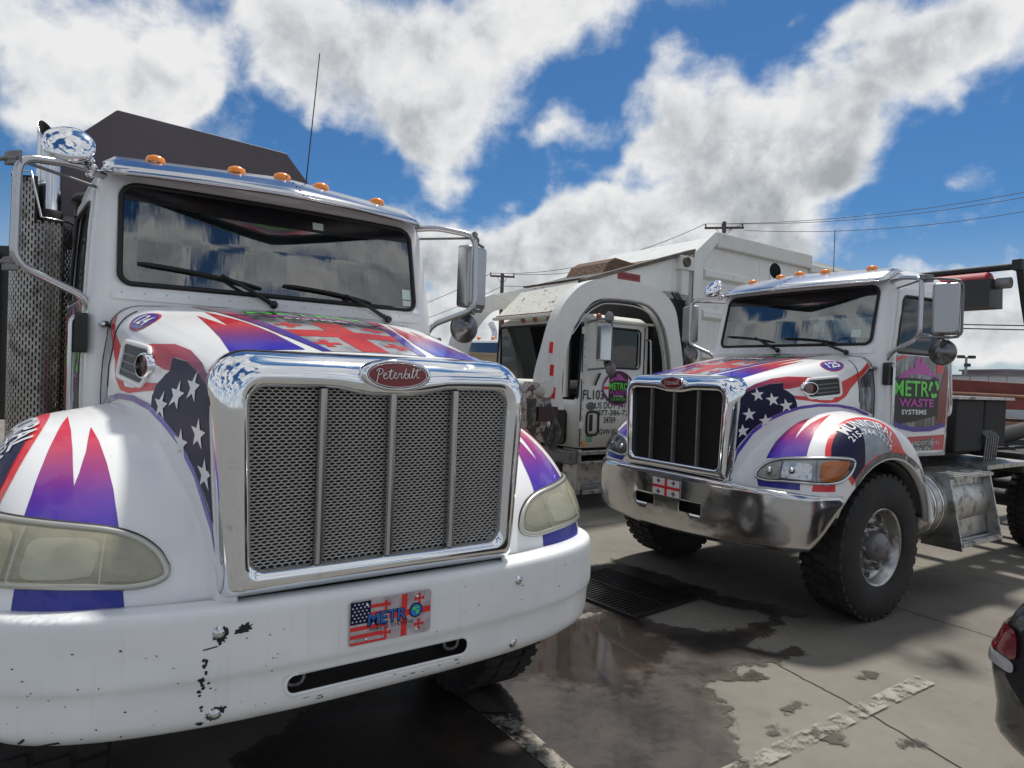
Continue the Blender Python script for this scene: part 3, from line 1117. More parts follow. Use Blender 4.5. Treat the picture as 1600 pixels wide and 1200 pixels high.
def plate_georgia(parent, c, tilt):
    cx, y, cz = c
    pl = MB().prism(rrect(cx - 0.152, cx + 0.152, cz - 0.076, cz + 0.076, 0.010), 1, y, y + 0.004).build('number_plate', V_WHITE, parent)
    tag(pl, label='plate with red cross flag')
    def flat(nm, polys, m, off):
        mb = MB()
        for p in polys:
            mb.prism([(cx + a, cz + b) for a, b in p], 1, y - off, y - off + 0.0004)
        return mb.build(nm, m, pl)
    rect = lambda a, b, d, e: [(a, d), (b, d), (b, e), (a, e)]
    flat('frame_edge', [rect(-0.152, 0.152, 0.070, 0.076), rect(-0.152, 0.152, -0.076, -0.070), rect(-0.152, -0.146, -0.07, 0.07), rect(0.146, 0.152, -0.07, 0.07)], M_STEEL, 0.0008)
    flat('cross', [rect(-0.013, 0.013, -0.069, 0.069), rect(-0.145, -0.013, -0.012, 0.012), rect(0.013, 0.145, -0.012, 0.012)], V_RED, 0.0008)
    P4 = []
    for x in (-0.082, 0.082):
        for z in (-0.044, 0.044):
            P4 += [rect(x - 0.006, x + 0.006, z - 0.02, z + 0.02), rect(x - 0.02, x - 0.006, z - 0.006, z + 0.006), rect(x + 0.006, x + 0.02, z - 0.006, z + 0.006)]
    flat('small_cross', P4, mat('plate_dark_red', L(90, 40, 48), 0.4), 0.0008)
    return pl


M_STEEL_B = mat('bumper_steel', (0.58, 0.58, 0.59), 0.14, 1.0, bump=(2.6, 0.40, 0.025), dirt=(4, 0.55, 0.95, (0.34, 0.33, 0.32)))


def build_bumper_steel(root):
    plan = [(0, -0.030), (0.35, -0.022), (0.70, 0.030), (0.95, 0.120), (1.12, 0.250), (1.21, 0.420)]
    def prof(x, y):
        zt = 1.035 - 0.03 * (x / 1.2) ** 2
        zb = 0.555 + 0.075 * (x / 1.2) ** 1.5
        if y > 0.2:
            zb += 0.30 * max(0, (y - 0.22) / 0.2) ** 1.0
        k = [(-0.05, zt), (-0.02, zt + 0.002), (0.0, zt - 0.012)]
        k += [(0.006 * math.sin(math.pi * t), zt - 0.012 + (zb + 0.012 - zt + 0.012) * t) for t in np.linspace(0.08, 0.95, 9)]
        k += [(-0.004, zb), (-0.03, zb + 0.006)]
        return k
    bp = MB().grid(sweep_profile(plan, prof, 10)).build('bumper', M_STEEL_B, root, solid=0.006)
    cuts = [MB().prism(rrect(a, b, 0.742, 0.822, 0.008, 3), 1, -0.3, 0.2).build('cut', M_BLACK) for a, b in ((-0.36, -0.145), (0.13, 0.345))]
    boolean(bp, cuts)
    MB().box(-0.60, 0.60, 0.05, 0.20, 0.62, 0.98).build('bumper_beam', M_BLACK, root)
    plate_georgia(bp, (-0.012, -0.040, 0.905), 0)
    return bp


def wheel(root, xo, y, z, r, width, rim_r, steer=True, side=1, name='wheel'):
    """outer face at x = side*xo; parts: rim disc (the wheel) with tyre, hub and nuts under it"""
    s = side
    T = lambda prof: [(q, s * h) for q, h in prof]
    c = (s * xo, y, z)
    disc = [(rim_r * 1.02, -0.035), (rim_r * 1.04, -0.008), (rim_r * 1.0, -0.004), (rim_r * 0.955, -0.016), (rim_r * 0.93, -0.09), (rim_r * 0.86, -0.115), (rim_r * 0.74, -0.105 if steer else -0.16), (rim_r * 0.60, -0.085 if steer else -0.18), (rim_r * 0.34, -0.080 if steer else -0.18), (0, -0.08)]
    w = MB().lathe(T(disc), c, 'x', 48).build(name, M_ALU, root)
    ty = [(rim_r * 0.98, -0.03), (rim_r * 1.04, 0.0), (rim_r * 1.10, 0.012), (rim_r + (r - rim_r) * 0.5, 0.022), (rim_r + (r - rim_r) * 0.8, 0.010), (r - 0.022, -0.008), (r - 0.014, -0.020), (r - 0.014, -width + 0.02), (r - 0.03, -width), (rim_r + (r - rim_r) * 0.5, -width - 0.02), (rim_r, -width + 0.02)]
    t = MB().lathe(T(ty), c, 'x', 64)
    nl = 40
    for k in range(nl):                                  # shoulder and centre lugs
        a = 2 * math.pi * k / nl
        for (h0, h1, da) in ((-0.006, -width * 0.27, 0), (-width * 0.33, -width * 0.64, 0.5), (-width * 0.70, -width + 0.006, 0)):
            a0 = a + da * 2 * math.pi / nl
            pts = []
            for rr in (r - 0.03, r):
                for (hh, dd) in ((h0, -0.30), (h0, 0.30), (h1, 0.22), (h1, -0.38)):
                    aa = a0 + dd * 2 * math.pi / nl
                    pts.append((c[0] + s * hh, c[1] + rr * math.cos(aa), c[2] + rr * math.sin(aa)))
            t.hexa(pts)
    t.build('tyre', M_TYRE, w)
    if steer:
        MB().lathe(T([(0.115, -0.09), (0.112, -0.02), (0.100, 0.0), (0.085, 0.008), (0.07, 0.028), (0.0, 0.034)]), c, 'x', 28).build('hub', M_DULL, w)
        for k in range(10):
            a = 2 * math.pi * k / 10
            MB().lathe(T([(0.021, -0.09), (0.020, -0.045), (0.012, -0.035), (0.0, -0.034)]), (c[0], c[1] + 0.168 * math.cos(a), c[2] + 0.168 * math.sin(a)), 'x', 8).build('lug_nut', M_DULL, w)
        for k in range(10):
            a = 2 * math.pi * (k + 0.5) / 10
            MB().lathe(T([(0.027, -0.096), (0.022, -0.094), (0.0, -0.094)]), (c[0], c[1] + 0.232 * math.cos(a), c[2] + 0.232 * math.sin(a)), 'x', 10).build('hand_hole', M_BLACK, w)
    else:
        MB().lathe(T([(0.14, -0.17), (0.13, -0.06), (0.10, -0.03), (0.0, -0.03)]), c, 'x', 24).build('hub', M_DULL, w)
    return w


def cab_loop(z, hw, yf, yr, rf, rr, bulge):
    out = []
    for k in range(13):                                  # front edge from right to left corner
        t = k / 12
        x = -(hw - rf) + 2 * (hw - rf) * t
        out.append((x, yf - bulge * (1 - (x / (hw - rf)) ** 2), z))
    for k in range(1, 9):
        a = R(-90 + 90 * k / 8)
        out.append((hw - rf + rf * math.cos(a), yf + rf + rf * math.sin(a), z))
    for k in range(1, 6):
        out.append((hw, yf + rf + (yr - rr - yf - rf) * k / 6, z))
    for k in range(0, 9):
        a = R(90 * k / 8)
        out.append((hw - rr + rr * math.cos(a), yr - rr + rr * math.sin(a), z))
    for k in range(1, 6):
        out.append((hw - rr - 2 * (hw - rr) * k / 6, yr, z))
    for k in range(0, 9):
        a = R(90 + 90 * k / 8)
        out.append((-(hw - rr) + rr * math.cos(a), yr - rr + rr * math.sin(a), z))
    for k in range(1, 6):
        out.append((-hw, yr - rr - (yr - rr - yf - rf) * k / 6, z))
    for k in range(0, 8):
        a = R(180 + 90 * k / 8)
        out.append((-(hw - rf) + rf * math.cos(a), yf + rf + rf * math.sin(a), z))
    return [(x * (1 + 0.095 * max(0.0, (y - yf) / (yr - yf))), y, z_) for x, y, z_ in out]


def cab_skin(inset=0.0):
    i = inset
    lv = [(1.20, 0.890, 1.47, 2.50, 0.05, 0.10, 0.0), (1.60, 0.897, 1.47, 2.50, 0.055, 0.10, 0.0), (2.03, 0.895, 1.475, 2.50, 0.065, 0.10, 0.02), (2.12, 0.892, 1.487, 2.50, 0.07, 0.10, 0.035),
          (2.38, 0.880, 1.548, 2.50, 0.07, 0.10, 0.045), (2.62, 0.862, 1.605, 2.49, 0.07, 0.11, 0.045), (2.69, 0.852, 1.630, 2.48, 0.085, 0.12, 0.04), (2.750, 0.832, 1.670, 2.45, 0.12, 0.14, 0.03),
          (2.800, 0.775, 1.735, 2.40, 0.14, 0.16, 0.02), (2.826, 0.66, 1.84, 2.32, 0.16, 0.18, 0.01)]
    if i:
        lv = [(z if z > 1.3 else 1.28, hw - i, yf + i, yr - i, rf, rr, b) for z, hw, yf, yr, rf, rr, b in lv[:6]] + [(2.68, 0.80, 1.67, 2.42, 0.1, 0.1, 0.03)]
    rings = [cab_loop(*q) for q in lv]
    m = MB().grid(rings, closed_v=True)
    n = len(rings[0])
    m.add(rings[0], [tuple(range(n))], False)
    m.add(rings[-1], [tuple(range(n))], True)
    return m


def build_cab(root, P):
    shell = cab_skin().build('cab', M_WHITE, root, weld=True)
    inner = cab_skin(0.045).build('cut', M_WHITE, weld=True)
    bv = bvh_of([shell])
    ws = [(x, z) for x, z in trap_loop(0.770, 0.768, 2.140, 2.640, 0.055, 0.075, 8)]
    win = [(1.655, 2.075), (2.285, 2.075), (2.30, 2.09), (2.305, 2.54), (2.285, 2.565), (1.735, 2.565), (1.715, 2.55)]
    win = [(y, z) for y, z in fillet([(1.95, 2.075, 0), (2.30, 2.075, 0), (2.31, 2.565, 0), (1.715, 2.565, 0), (1.60, 2.24, 0), (1.60, 2.075, 0), (1.95, 2.075, 0)], 0.045, 5) for y, z in [(y, z)]] if False else [(p[0], p[1]) for p in fillet([(1.95, 2.075, 0), (2.30, 2.075, 0), (2.31, 2.565, 0), (1.755, 2.560, 0), (1.665, 2.26, 0), (1.625, 2.075, 0), (1.94, 2.075, 0)], 0.045, 5)]
    rw = rrect(-0.50, 0.50, 2.16, 2.50, 0.06)
    cf = MB().prism([(x, z) for x, z in ws], 1, 1.2, 1.95).build('cut', M_WHITE)
    cs = MB().prism(win, 0, -1.2, 1.2).build('cut', M_WHITE)
    crr = MB().prism(rw, 1, 2.30, 2.8).build('cut', M_WHITE)
    boolean(shell, [inner, cf, cs, crr])
    shell.data.materials.clear()
    shell.data.materials.append(M_WHITE)
    ex, ez, nf = Vector((1, 0, 0)), Vector((0, 0, 1)), Vector((0, -1, 0))
    # windscreen, its rubber, sun band
    gl = lay('windscreen', [ws], (0, 0, 0), ex, ez, nf, bv, M_GLASS, root, 0.001, 0.06, reach=4)
    path = []
    for x, z in ws:
        h = bv.ray_cast(Vector((x, -3, z)), Vector((0, 1, 0)))
        path.append((x, h[0].y - 0.002, z))
    MB().tube(path, 0.0135, 8, closed=True).build('windscreen_rubber', M_RUBBER, gl)
    top = [(x * 0.985, z) for x, z in ws if z > 2.60]
    xs_ = sorted(set(round(x, 4) for x, z in top))
    # tinted band along the top, lower edge stepping down to the middle as in the printed band
    band = [(-0.762, 2.628), (-0.755, 2.56), (-0.60, 2.555), (-0.35, 2.53), (0.35, 2.53), (0.60, 2.555), (0.755, 2.56), (0.762, 2.628)]
    lay('shade_band', [band], (0, 0, 0), ex, ez, nf, bv, mat('shade_band', (0.006, 0.006, 0.008), 0.25), gl, 0.003, 0.06, reach=4)
    if P['hero']:
        st = mat('paper_sticker', (0.55, 0.68, 0.62), 0.6)
        lay('sticker', [[(0.155, 2.545), (0.215, 2.545), (0.215, 2.585), (0.155, 2.585)]], (0, 0, 0), ex, ez, nf, bv, st, gl, 0.005, 0, reach=4)
        lay('sticker', [[(0.690, 2.20), (0.745, 2.20), (0.745, 2.26), (0.690, 2.26)]], (0, 0, 0), ex, ez, nf, bv, st, gl, 0.004, 0, reach=4)
        lay('sticker', [[(0.690, 2.16), (0.745, 2.16), (0.745, 2.193), (0.690, 2.193)]], (0, 0, 0), ex, ez, nf, bv, mat('paper_white', (0.6, 0.6, 0.6), 0.6), gl, 0.004, 0, reach=4)
    else:
        st = mat('paper_sticker', (0.55, 0.68, 0.62), 0.6)
        lay('sticker', [[(0.60, 2.20), (0.68, 2.20), (0.68, 2.265), (0.60, 2.265)]], (0, 0, 0), ex, ez, nf, bv, st, gl, 0.004, 0, reach=4)
    # side doors with their windows
    for s in (-1, 1):
        outl = [(p[0], p[1]) for p in fillet([(2.0, 1.235, 0), (2.385, 1.235, 0), (2.405, 2.30, 0), (2.395, 2.635, 0), (1.700, 2.625, 0), (1.620, 2.26, 0), (1.565, 2.02, 0), (1.565, 1.80, 0), (1.62, 1.235, 0), (1.99, 1.235, 0)], 0.05, 5)]
        e1, e2, n = (Vector((0, 1, 0)), Vector((0, 0, 1)), Vector((s, 0, 0)))
        d = lay('door', [outl], (0, 0, 0), e1, e2, n, bv, M_WHITE, root, 0.010, 0.05, reach=3)
        sm = d.modifiers.new('solid', 'SOLIDIFY')
        sm.thickness = 0.014
        sm.offset = -1
        c2 = MB().prism(win, 0, s * 0.6, s * 1.2).build('cut', M_WHITE)
        boolean(d, [c2])
        d.data.materials.clear()
        d.data.materials.append(M_WHITE)
        g2 = lay('door_window', [win], (0, 0, 0), e1, e2, n, bv, M_GLASS_SIDE, d, -0.006, 0.06, reach=3)
        pth = []
        for y, z in win[:-1]:
            h = bv.ray_cast(Vector((s * 3, y, z)), Vector((-s, 0, 0)))
            pth.append((h[0].x + s * 0.008, y, z))
        MB().tube(pth, 0.011, 6, closed=True).build('window_rubber', M_RUBBER, d)
        # dark window post
        MB().box(min(s * 0.868, s * 0.885), max(s * 0.868, s * 0.885), 1.79, 1.815, 2.08, 2.56).build('window_post', M_BLACK, d)
        hx = s * 0.912
        hb = MB()
        hb.box(min(hx, hx + s * 0.02), max(hx, hx + s * 0.02), 2.235, 2.355, 1.425, 1.455)
        hb.box(min(hx - s * .01, hx + s * 0.006), max(hx - s * .01, hx + s * 0.006), 2.22, 2.37, 1.38, 1.50)
        hb.build('door_handle', M_BLACK, d, bevel=0.004)
        # grab rails ahead of and behind the door
        MB().tube(fillet([(s * 0.905, 1.515, 1.98), (s * 0.955, 1.515, 1.96), (s * 0.955, 1.515, 1.24), (s * 0.905, 1.515, 1.22)], 0.03), 0.013, 8).build('grab_rail', M_STEEL, root)
        MB().tube(fillet([(s * 0.86, 2.455, 2.10), (s * 0.955, 2.47, 2.06), (s * 0.955, 2.52, 1.62), (s * 0.955, 2.50, 1.55), (s * 0.87, 2.42, 1.53)], 0.05), 0.014, 8).build('grab_rail', M_STEEL, root)
        # black corner bracket where the mirror frame meets the cowl
        MB().prism(rrect(1.455, 1.540, 1.80, 1.985, 0.02), 0, s * 0.895, s * 0.945).build('mirror_foot', M_BLACK, root, bevel=0.006)
    gr = lay('rear_window', [rw], (0, 0, 0), Vector((-1, 0, 0)), ez, Vector((0, 1, 0)), bv, M_GLASS_SIDE, root, -0.01, 0.1, reach=4)
    # cowl strip with rivets below the glass
    cw = lay('cowl_strip', [[(-0.80, 2.062), (0.80, 2.062), (0.80, 2.108), (-0.80, 2.108)]], (0, 0, 0), ex, ez, nf, bv, M_WHITE, root, 0.006, 0.05, reach=4)
    for k in range(17):
        x = -0.76 + 0.095 * k
        h = bv.ray_cast(Vector((x, -3, 2.098)), Vector((0, 1, 0)))
        MB().ellipsoid((x, h[0].y - 0.006, 2.098), (0.005, 0.003, 0.005), 8, 4).build('rivet', M_STEEL, cw)
    # interior
    d = MB().box(-0.80, 0.80, 1.56, 1.86, 1.40, 2.10)
    d.build('dashboard', M_INTERIOR, root, bevel=0.05)
    for x in (-0.45, 0.42):
        st = MB().box(x - 0.23, x + 0.23, 1.98, 2.36, 1.50, 1.72)
        st.box(x - 0.22, x + 0.22, 2.30, 2.42, 1.70, 2.26)
        so = st.build('seat', M_SEAT, root, bevel=0.04)
        MB().box(x - 0.12, x + 0.12, 2.33, 2.42, 2.28, 2.44).build('headrest', M_SEAT, so, bevel=0.03)
    cst = Vector((0.42, 1.93, 2.10))
    ax = Vector((0, 0.55, 0.83)).normalized()
    e1, e2, _ = frame_of(ax)
    swh = MB().tube([tuple(cst + (e1 * math.cos(2 * math.pi * k / 28) + e2 * math.sin(2 * math.pi * k / 28)) * 0.21) for k in range(28)], 0.014, 8, closed=True)
    for a in (90, 210, 330):
        swh.tube([tuple(cst - ax * 0.03), tuple(cst + (e1 * math.cos(R(a)) + e2 * math.sin(R(a))) * 0.205)], 0.012, 6)
    swh.tube([tuple(cst - ax * 0.02), tuple(cst - ax * 0.35)], 0.03, 8)
    swh.build('steering_wheel', M_BLACK, root)
    # sun visor: two folded steel leaves meeting on a riveted centre seam
    vis = []
    for x in np.linspace(-0.845, 0.845, 33):
        t = abs(x) / 0.845
        yl = 1.235 + 0.30 * t ** 1.35 + (0.06 if t > 0.97 else 0)
        zl = 2.640 + 0.036 * t + (0.02 if t > 0.97 else 0)
        yu = 1.60 + 0.17 * t
        zu = 2.818 - 0.012 * t - (0.035 if t > 0.97 else 0)
        row = [(x, yl + 0.012, zl - 0.014), (x, yl, zl), (x, yl + (yu - yl) * 0.3, zl + (zu - zl) * 0.36), (x, yl + (yu - yl) * 0.65, zl + (zu - zl) * 0.72), (x, yu, zu), (x, yu + 0.05, zu + 0.004)]
        vis.append(row)
    vm = MB()
    for lo_, hi_ in ((0, 2), (1, 5), (4, 6)):                # lip, face and top fold keep crisp edges
        vm.grid([row[lo_:hi_] for row in vis])
    vz = vm.build('sun_visor', M_STEEL if P['hero'] else M_STEEL_V, root, solid=0.004)
    for k in range(6):
        t = k / 5
        MB().ellipsoid((0.015, 1.25 + 0.33 * t, 2.647 + 0.172 * t ** 0.9 + 0.004), (0.006, 0.006, 0.004), 8, 4).build('rivet', M_DULL, vz)
    if not P['hero']:
        lay_bv = bvh_of([vz])
    for x, y, z in ((0, 1.625, 2.806), (-0.231, 1.668, 2.805), (0.231, 1.668, 2.805), (-0.612, 1.752, 2.803), (0.612, 1.752, 2.803)):
        b = MB().lathe([(0.044, 0.0), (0.044, 0.004), (0.040, 0.006)], (x, y, z), 'z', 18).build('marker_light', M_CHROME, root)
        MB().lathe([(0.046, 0.003), (0.047, 0.018), (0.041, 0.032), (0.022, 0.041), (0, 0.043)], (x, y, z), 'z', 18).build('lens', M_AMBER, b)
    # wipers
    for pv, a0, b0, b1 in (((-0.07, 2.095), (-0.33, 2.225), (-0.70, 2.245), (-0.13, 2.175)), ((0.585, 2.070), (0.32, 2.185), (-0.02, 2.205), (0.48, 2.155))):
        def on(x, z, lift):
            h = bv.ray_cast(Vector((x, -3, z)), Vector((0, 1, 0)))
            return (x, h[0].y - lift, z)
        w = MB()
        w.tube([on(*pv, 0.015), on((pv[0] + a0[0]) / 2, (pv[1] + a0[1]) / 2, 0.05), on(*a0, 0.035)], [0.013, 0.010, 0.007], 8)
        wo_ = w.build('wiper', M_BLACK, root)
        n_ = 12
        MB().tube([on(b0[0] + (b1[0] - b0[0]) * k / n_, b0[1] + (b1[1] - b0[1]) * k / n_ + 0.010 * math.sin(math.pi * k / n_), 0.016) for k in range(n_ + 1)], [0.005] + [0.010] * (n_ - 1) + [0.005], 6).build('wiper_blade', M_RUBBER, wo_)
        MB().ellipsoid(on(*pv, 0.02), (0.022, 0.022, 0.022), 12, 8).build('wiper_pivot', M_BLACK, wo_)
    return shell, bv


M_MIRROR = mat('mirror_shell', (0.42, 0.42, 0.43), 0.30, 1.0, bump=(9, 0.05, 0.01))
M_POD = mat('mirror_pod', (0.20, 0.20, 0.205), 0.32, 0.9)
M_STEEL_V = mat('visor_steel', (0.66, 0.67, 0.69), 0.22, 1.0, bump=(4.0, 0.12, 0.01))


def build_mirrors(root, P):
    for s in (-1, 1):
        X = lambda *p: (s * p[0], p[1], p[2])
        fr = MB().tube(fillet([X(0.835, 1.66, 2.672), X(0.95, 1.58, 2.685), X(1.165, 1.46, 2.648), X(1.172, 1.45, 2.18), X(0.90, 1.53, 2.06), X(0.862, 1.545, 1.93)], 0.075, 7), 0.0185, 12).build('mirror_frame', M_TUBE, root)
        MB().tube([X(0.86, 1.70, 2.62), X(1.15, 1.47, 2.632)], 0.008, 8).build('brace_rod', M_DULL, fr)
        # arms carrying the head, outer rod
        a = MB()
        for z in (2.640, 2.185):
            a.tube(fillet([X(1.165, 1.46, z), X(1.22, 1.52, z + 0.004), X(1.30, 1.66, z + 0.004), X(1.352, 1.665, z - 0.01 if z > 2.4 else z + 0.01)], 0.03), 0.010, 8)
        a.tube(fillet([X(1.34, 1.665, 2.632), X(1.368, 1.67, 2.60), X(1.372, 1.67, 2.22), X(1.34, 1.665, 2.19)], 0.03), 0.010, 8)
        a.build('mirror_arm', M_DULL, fr)
        for z in (2.645, 2.180):
            MB().prism([(s * 1.15, 1.46 - 0.02), (s * 1.20, 1.46 + 0.03), (s * 1.22, 1.53), (s * 1.16, 1.50)], 2, z - 0.03, z + 0.03).build('bracket', M_DULL, fr, bevel=0.004)
        # head: rounded polished shell facing forward, glass behind
        th = R(20) * s
        c = Vector(X(1.262 if s > 0 else 1.345, 1.655, 2.415))
        e1 = Vector((math.cos(th), math.sin(th), 0))
        e2 = Vector((-math.sin(th), math.cos(th), 0))
        rows = []
        for y, q in ((0.045, 1.0), (-0.02, 1.0), (-0.040, 0.965), (-0.052, 0.90), (-0.057, 0.80)):
            rows.append([tuple(c + e1 * (u * (q if q > 0.5 else q)) + e2 * y + Vector((0, 0, w * (q if q < 0.5 else 1 - (1 - q) * 0.5)))) for u, w in rrect(-0.095, 0.095, -0.205, 0.205, 0.022, 4)])
        mh = MB().grid(rows, closed_v=True).add(rows[-1], [tuple(range(len(rows[-1])))], True).build('mirror_head', M_MIRROR, root)
        MB().add([tuple(c + e1 * u + e2 * 0.043 + Vector((0, 0, w))) for u, w in rrect(-0.093, 0.093, -0.203, 0.203, 0.022, 4)], [tuple(range(20))], False).build('mirror_glass', M_CHROME, mh)
        # convex mirror below it
        c2 = X(1.235 if s > 0 else 1.36, 1.665, 2.075)
        cv = MB().lathe([(0.100, 0.035), (0.104, 0.025), (0.100, 0.012), (0.080, 0.0), (0.045, -0.020), (0.030, -0.045), (0.0, -0.050)], c2, 'y', 28).build('convex_mirror', M_POD, root)
        MB().lathe([(0.097, 0.036), (0.06, 0.030), (0, 0.026)], c2, 'y', 28).build('mirror_glass', M_CHROME, cv)
        MB().tube([(c2[0], 1.665, 2.10), (c2[0], 1.69, 2.19)], 0.012, 8).build('stalk', M_DULL, cv)
        # lower stays back to the door
        MB().tube(fillet([X(1.20, 1.60, 2.19), X(1.255, 1.90, 2.19), X(1.255, 1.93, 1.50), X(0.92, 1.93, 1.46)], 0.04), 0.0001, 4)
    # wide-angle look-down mirror on the kerb side, above the frame
    c3 = Vector((-0.985, 1.585, 2.775))
    ax = Vector((-0.10, -0.86, 0.50)).normalized()
    e1, e2, _ = frame_of(ax)
    rows = []
    for r_, h in ((0.105, -0.012), (0.109, 0.0), (0.103, 0.012), (0.085, 0.026), (0.05, 0.038), (0.001, 0.043)):
        rows.append([tuple(c3 + (e1 * math.cos(2 * math.pi * k / 36) + e2 * math.sin(2 * math.pi * k / 36)) * r_ + ax * h) for k in range(36)])
    lk = MB().grid(rows, closed_v=True).build('lookdown_mirror', M_CHROME, root)
    rows = [[tuple(c3 + (e1 * math.cos(2 * math.pi * k / 30) + e2 * math.sin(2 * math.pi * k / 30)) * r_ + ax * h) for k in range(30)] for r_, h in ((0.104, -0.012), (0.09, -0.03), (0.05, -0.042), (0.001, -0.045))]
    MB().grid(rows, closed_v=True).build('mirror_back', M_DULL, lk)
    cl = MB()
    rnd = random.Random(3)
    cl.tube([(-0.90, 1.60, 2.70), tuple(c3 - ax * 0.04)], 0.012, 8)
    for k in range(5):
        p = (-0.905 + 0.03 * rnd.random(), 1.575 + 0.05 * rnd.random(), 2.655 + 0.016 * k)
        cl.ellipsoid(p, (0.020, 0.020, 0.016), 10, 6)
    cl.build('clamp', M_CHROME, lk)


def build_stack(root):
    x, y = -1.09, 2.78
    s = MB()
    # curved, slant-cut tail pipe
    rows = []
    for k in range(14):
        t = k / 13
        z = 2.62 + 0.60 * t
        xx, yy = x, y
        ring = []
        for j in range(28):
            a = 2 * math.pi * j / 28
            zz = z
            if k == 13:
                zz = 3.225 - 0.105 * (1 + math.cos(a + 0.8))
            elif z > 2.98:
                zz = 2.98 + (3.225 - 0.105 * (1 + math.cos(a + 0.8)) - 2.98) * (z - 2.98) / (3.22 - 2.98)
            ring.append((xx + 0.066 * math.cos(a), yy + 0.066 * math.sin(a), zz))
        rows.append(ring)
    s.grid(rows, closed_v=True)
    st = s.build('exhaust_stack', M_STEEL, root, solid=0.003)
    bore = [[(x + 0.061 * math.cos(2 * math.pi * j / 28), y + 0.061 * math.sin(2 * math.pi * j / 28), zz if zz < 3 else 3.222 - 0.105 * (1 + math.cos(2 * math.pi * j / 28 + 0.8))) for j in range(28)] for zz in (2.7, 3.1)]
    MB().grid(bore, closed_v=True).build('pipe_bore', mat('soot', (0.012, 0.011, 0.010), 0.9), st)
    MB().lathe([(0.072, 2.56), (0.075, 2.60), (0.075, 2.66), (0.070, 2.67)], (x, y, 0), 'z', 24).build('pipe_clamp', M_DARK, st)
    MB().tube([(x, y, 1.0), (x, y, 2.58)], 0.09, 20).build('muffler', M_DULL, st)
    # pierced heat guard: staggered slots
    g = MB()
    rg, cxg = 0.155, x - 0.03
    nc = 58
    pit = 2 * math.pi / nc
    for i in range(nc):
        a = pit * i
        if math.sin(a) > 0.75:
            continue
        z = 1.15 + (0.022 if i % 2 else 0)
        k = 0
        while z < 2.80:
            if not (z > 2.54 and math.cos(a) > -0.2):
                a0, a1 = a - pit / 2, a + pit / 2
                b0, b1 = a - pit * 0.24, a + pit * 0.24
                z0, z1, w0, w1 = z, z + 0.044, z + 0.009, z + 0.036
                pt = lambda aa, zz: (cxg + rg * math.cos(aa), y + rg * math.sin(aa), zz)
                V = [pt(a0, z0), pt(a1, z0), pt(a1, z1), pt(a0, z1), pt(b0, w0), pt(b1, w0), pt(b1, w1), pt(b0, w1)]
                g.add(V, [(0, 1, 5, 4), (1, 2, 6, 5), (2, 3, 7, 6), (3, 0, 4, 7)], False)
            z += 0.044
            k += 1
    hg = g.build('heat_guard', mat('guard_steel', (0.34, 0.32, 0.30), 0.26, 1.0, dirt=(11, 0.45, 0.75, (0.10, 0.09, 0.08))), st, fixn=False)
    tag(hg, kind='stuff')
    MB().tube([(cxg + rg * math.cos(t), y + rg * math.sin(t), 2.86 if math.cos(t) < -0.2 else 2.60) for t in [R(130 + 20 * q) for q in range(13)]], 0.006, 6).build('guard_rim', M_STEEL, st)
    MB().lathe([(0.142, 1.2), (0.142, 2.84)], (cxg, y, 0), 'z', 16, R(100), R(262)).build('guard_liner', M_DARK, st)
    MB().box(x - 0.01, x + 0.13, y + 0.05, y + 0.08, 2.46, 2.66).build('stack_bracket', M_DULL, st)
    # air cleaner housing between stack and cab
    ac = MB().lathe([(0.0, 1.3), (0.15, 1.3), (0.15, 2.62), (0.13, 2.66), (0.0, 2.66)], (-0.80, 2.78, 0), 'z', 24).build('air_cleaner', M_DARK, root)
    MB().lathe([(0.10, 2.66), (0.10, 2.74), (0.13, 2.75), (0.10, 2.80), (0.0, 2.84)], (-0.86, 2.80, 0), 'z', 20).build('intake_cap', M_BLACK, ac)
    return st


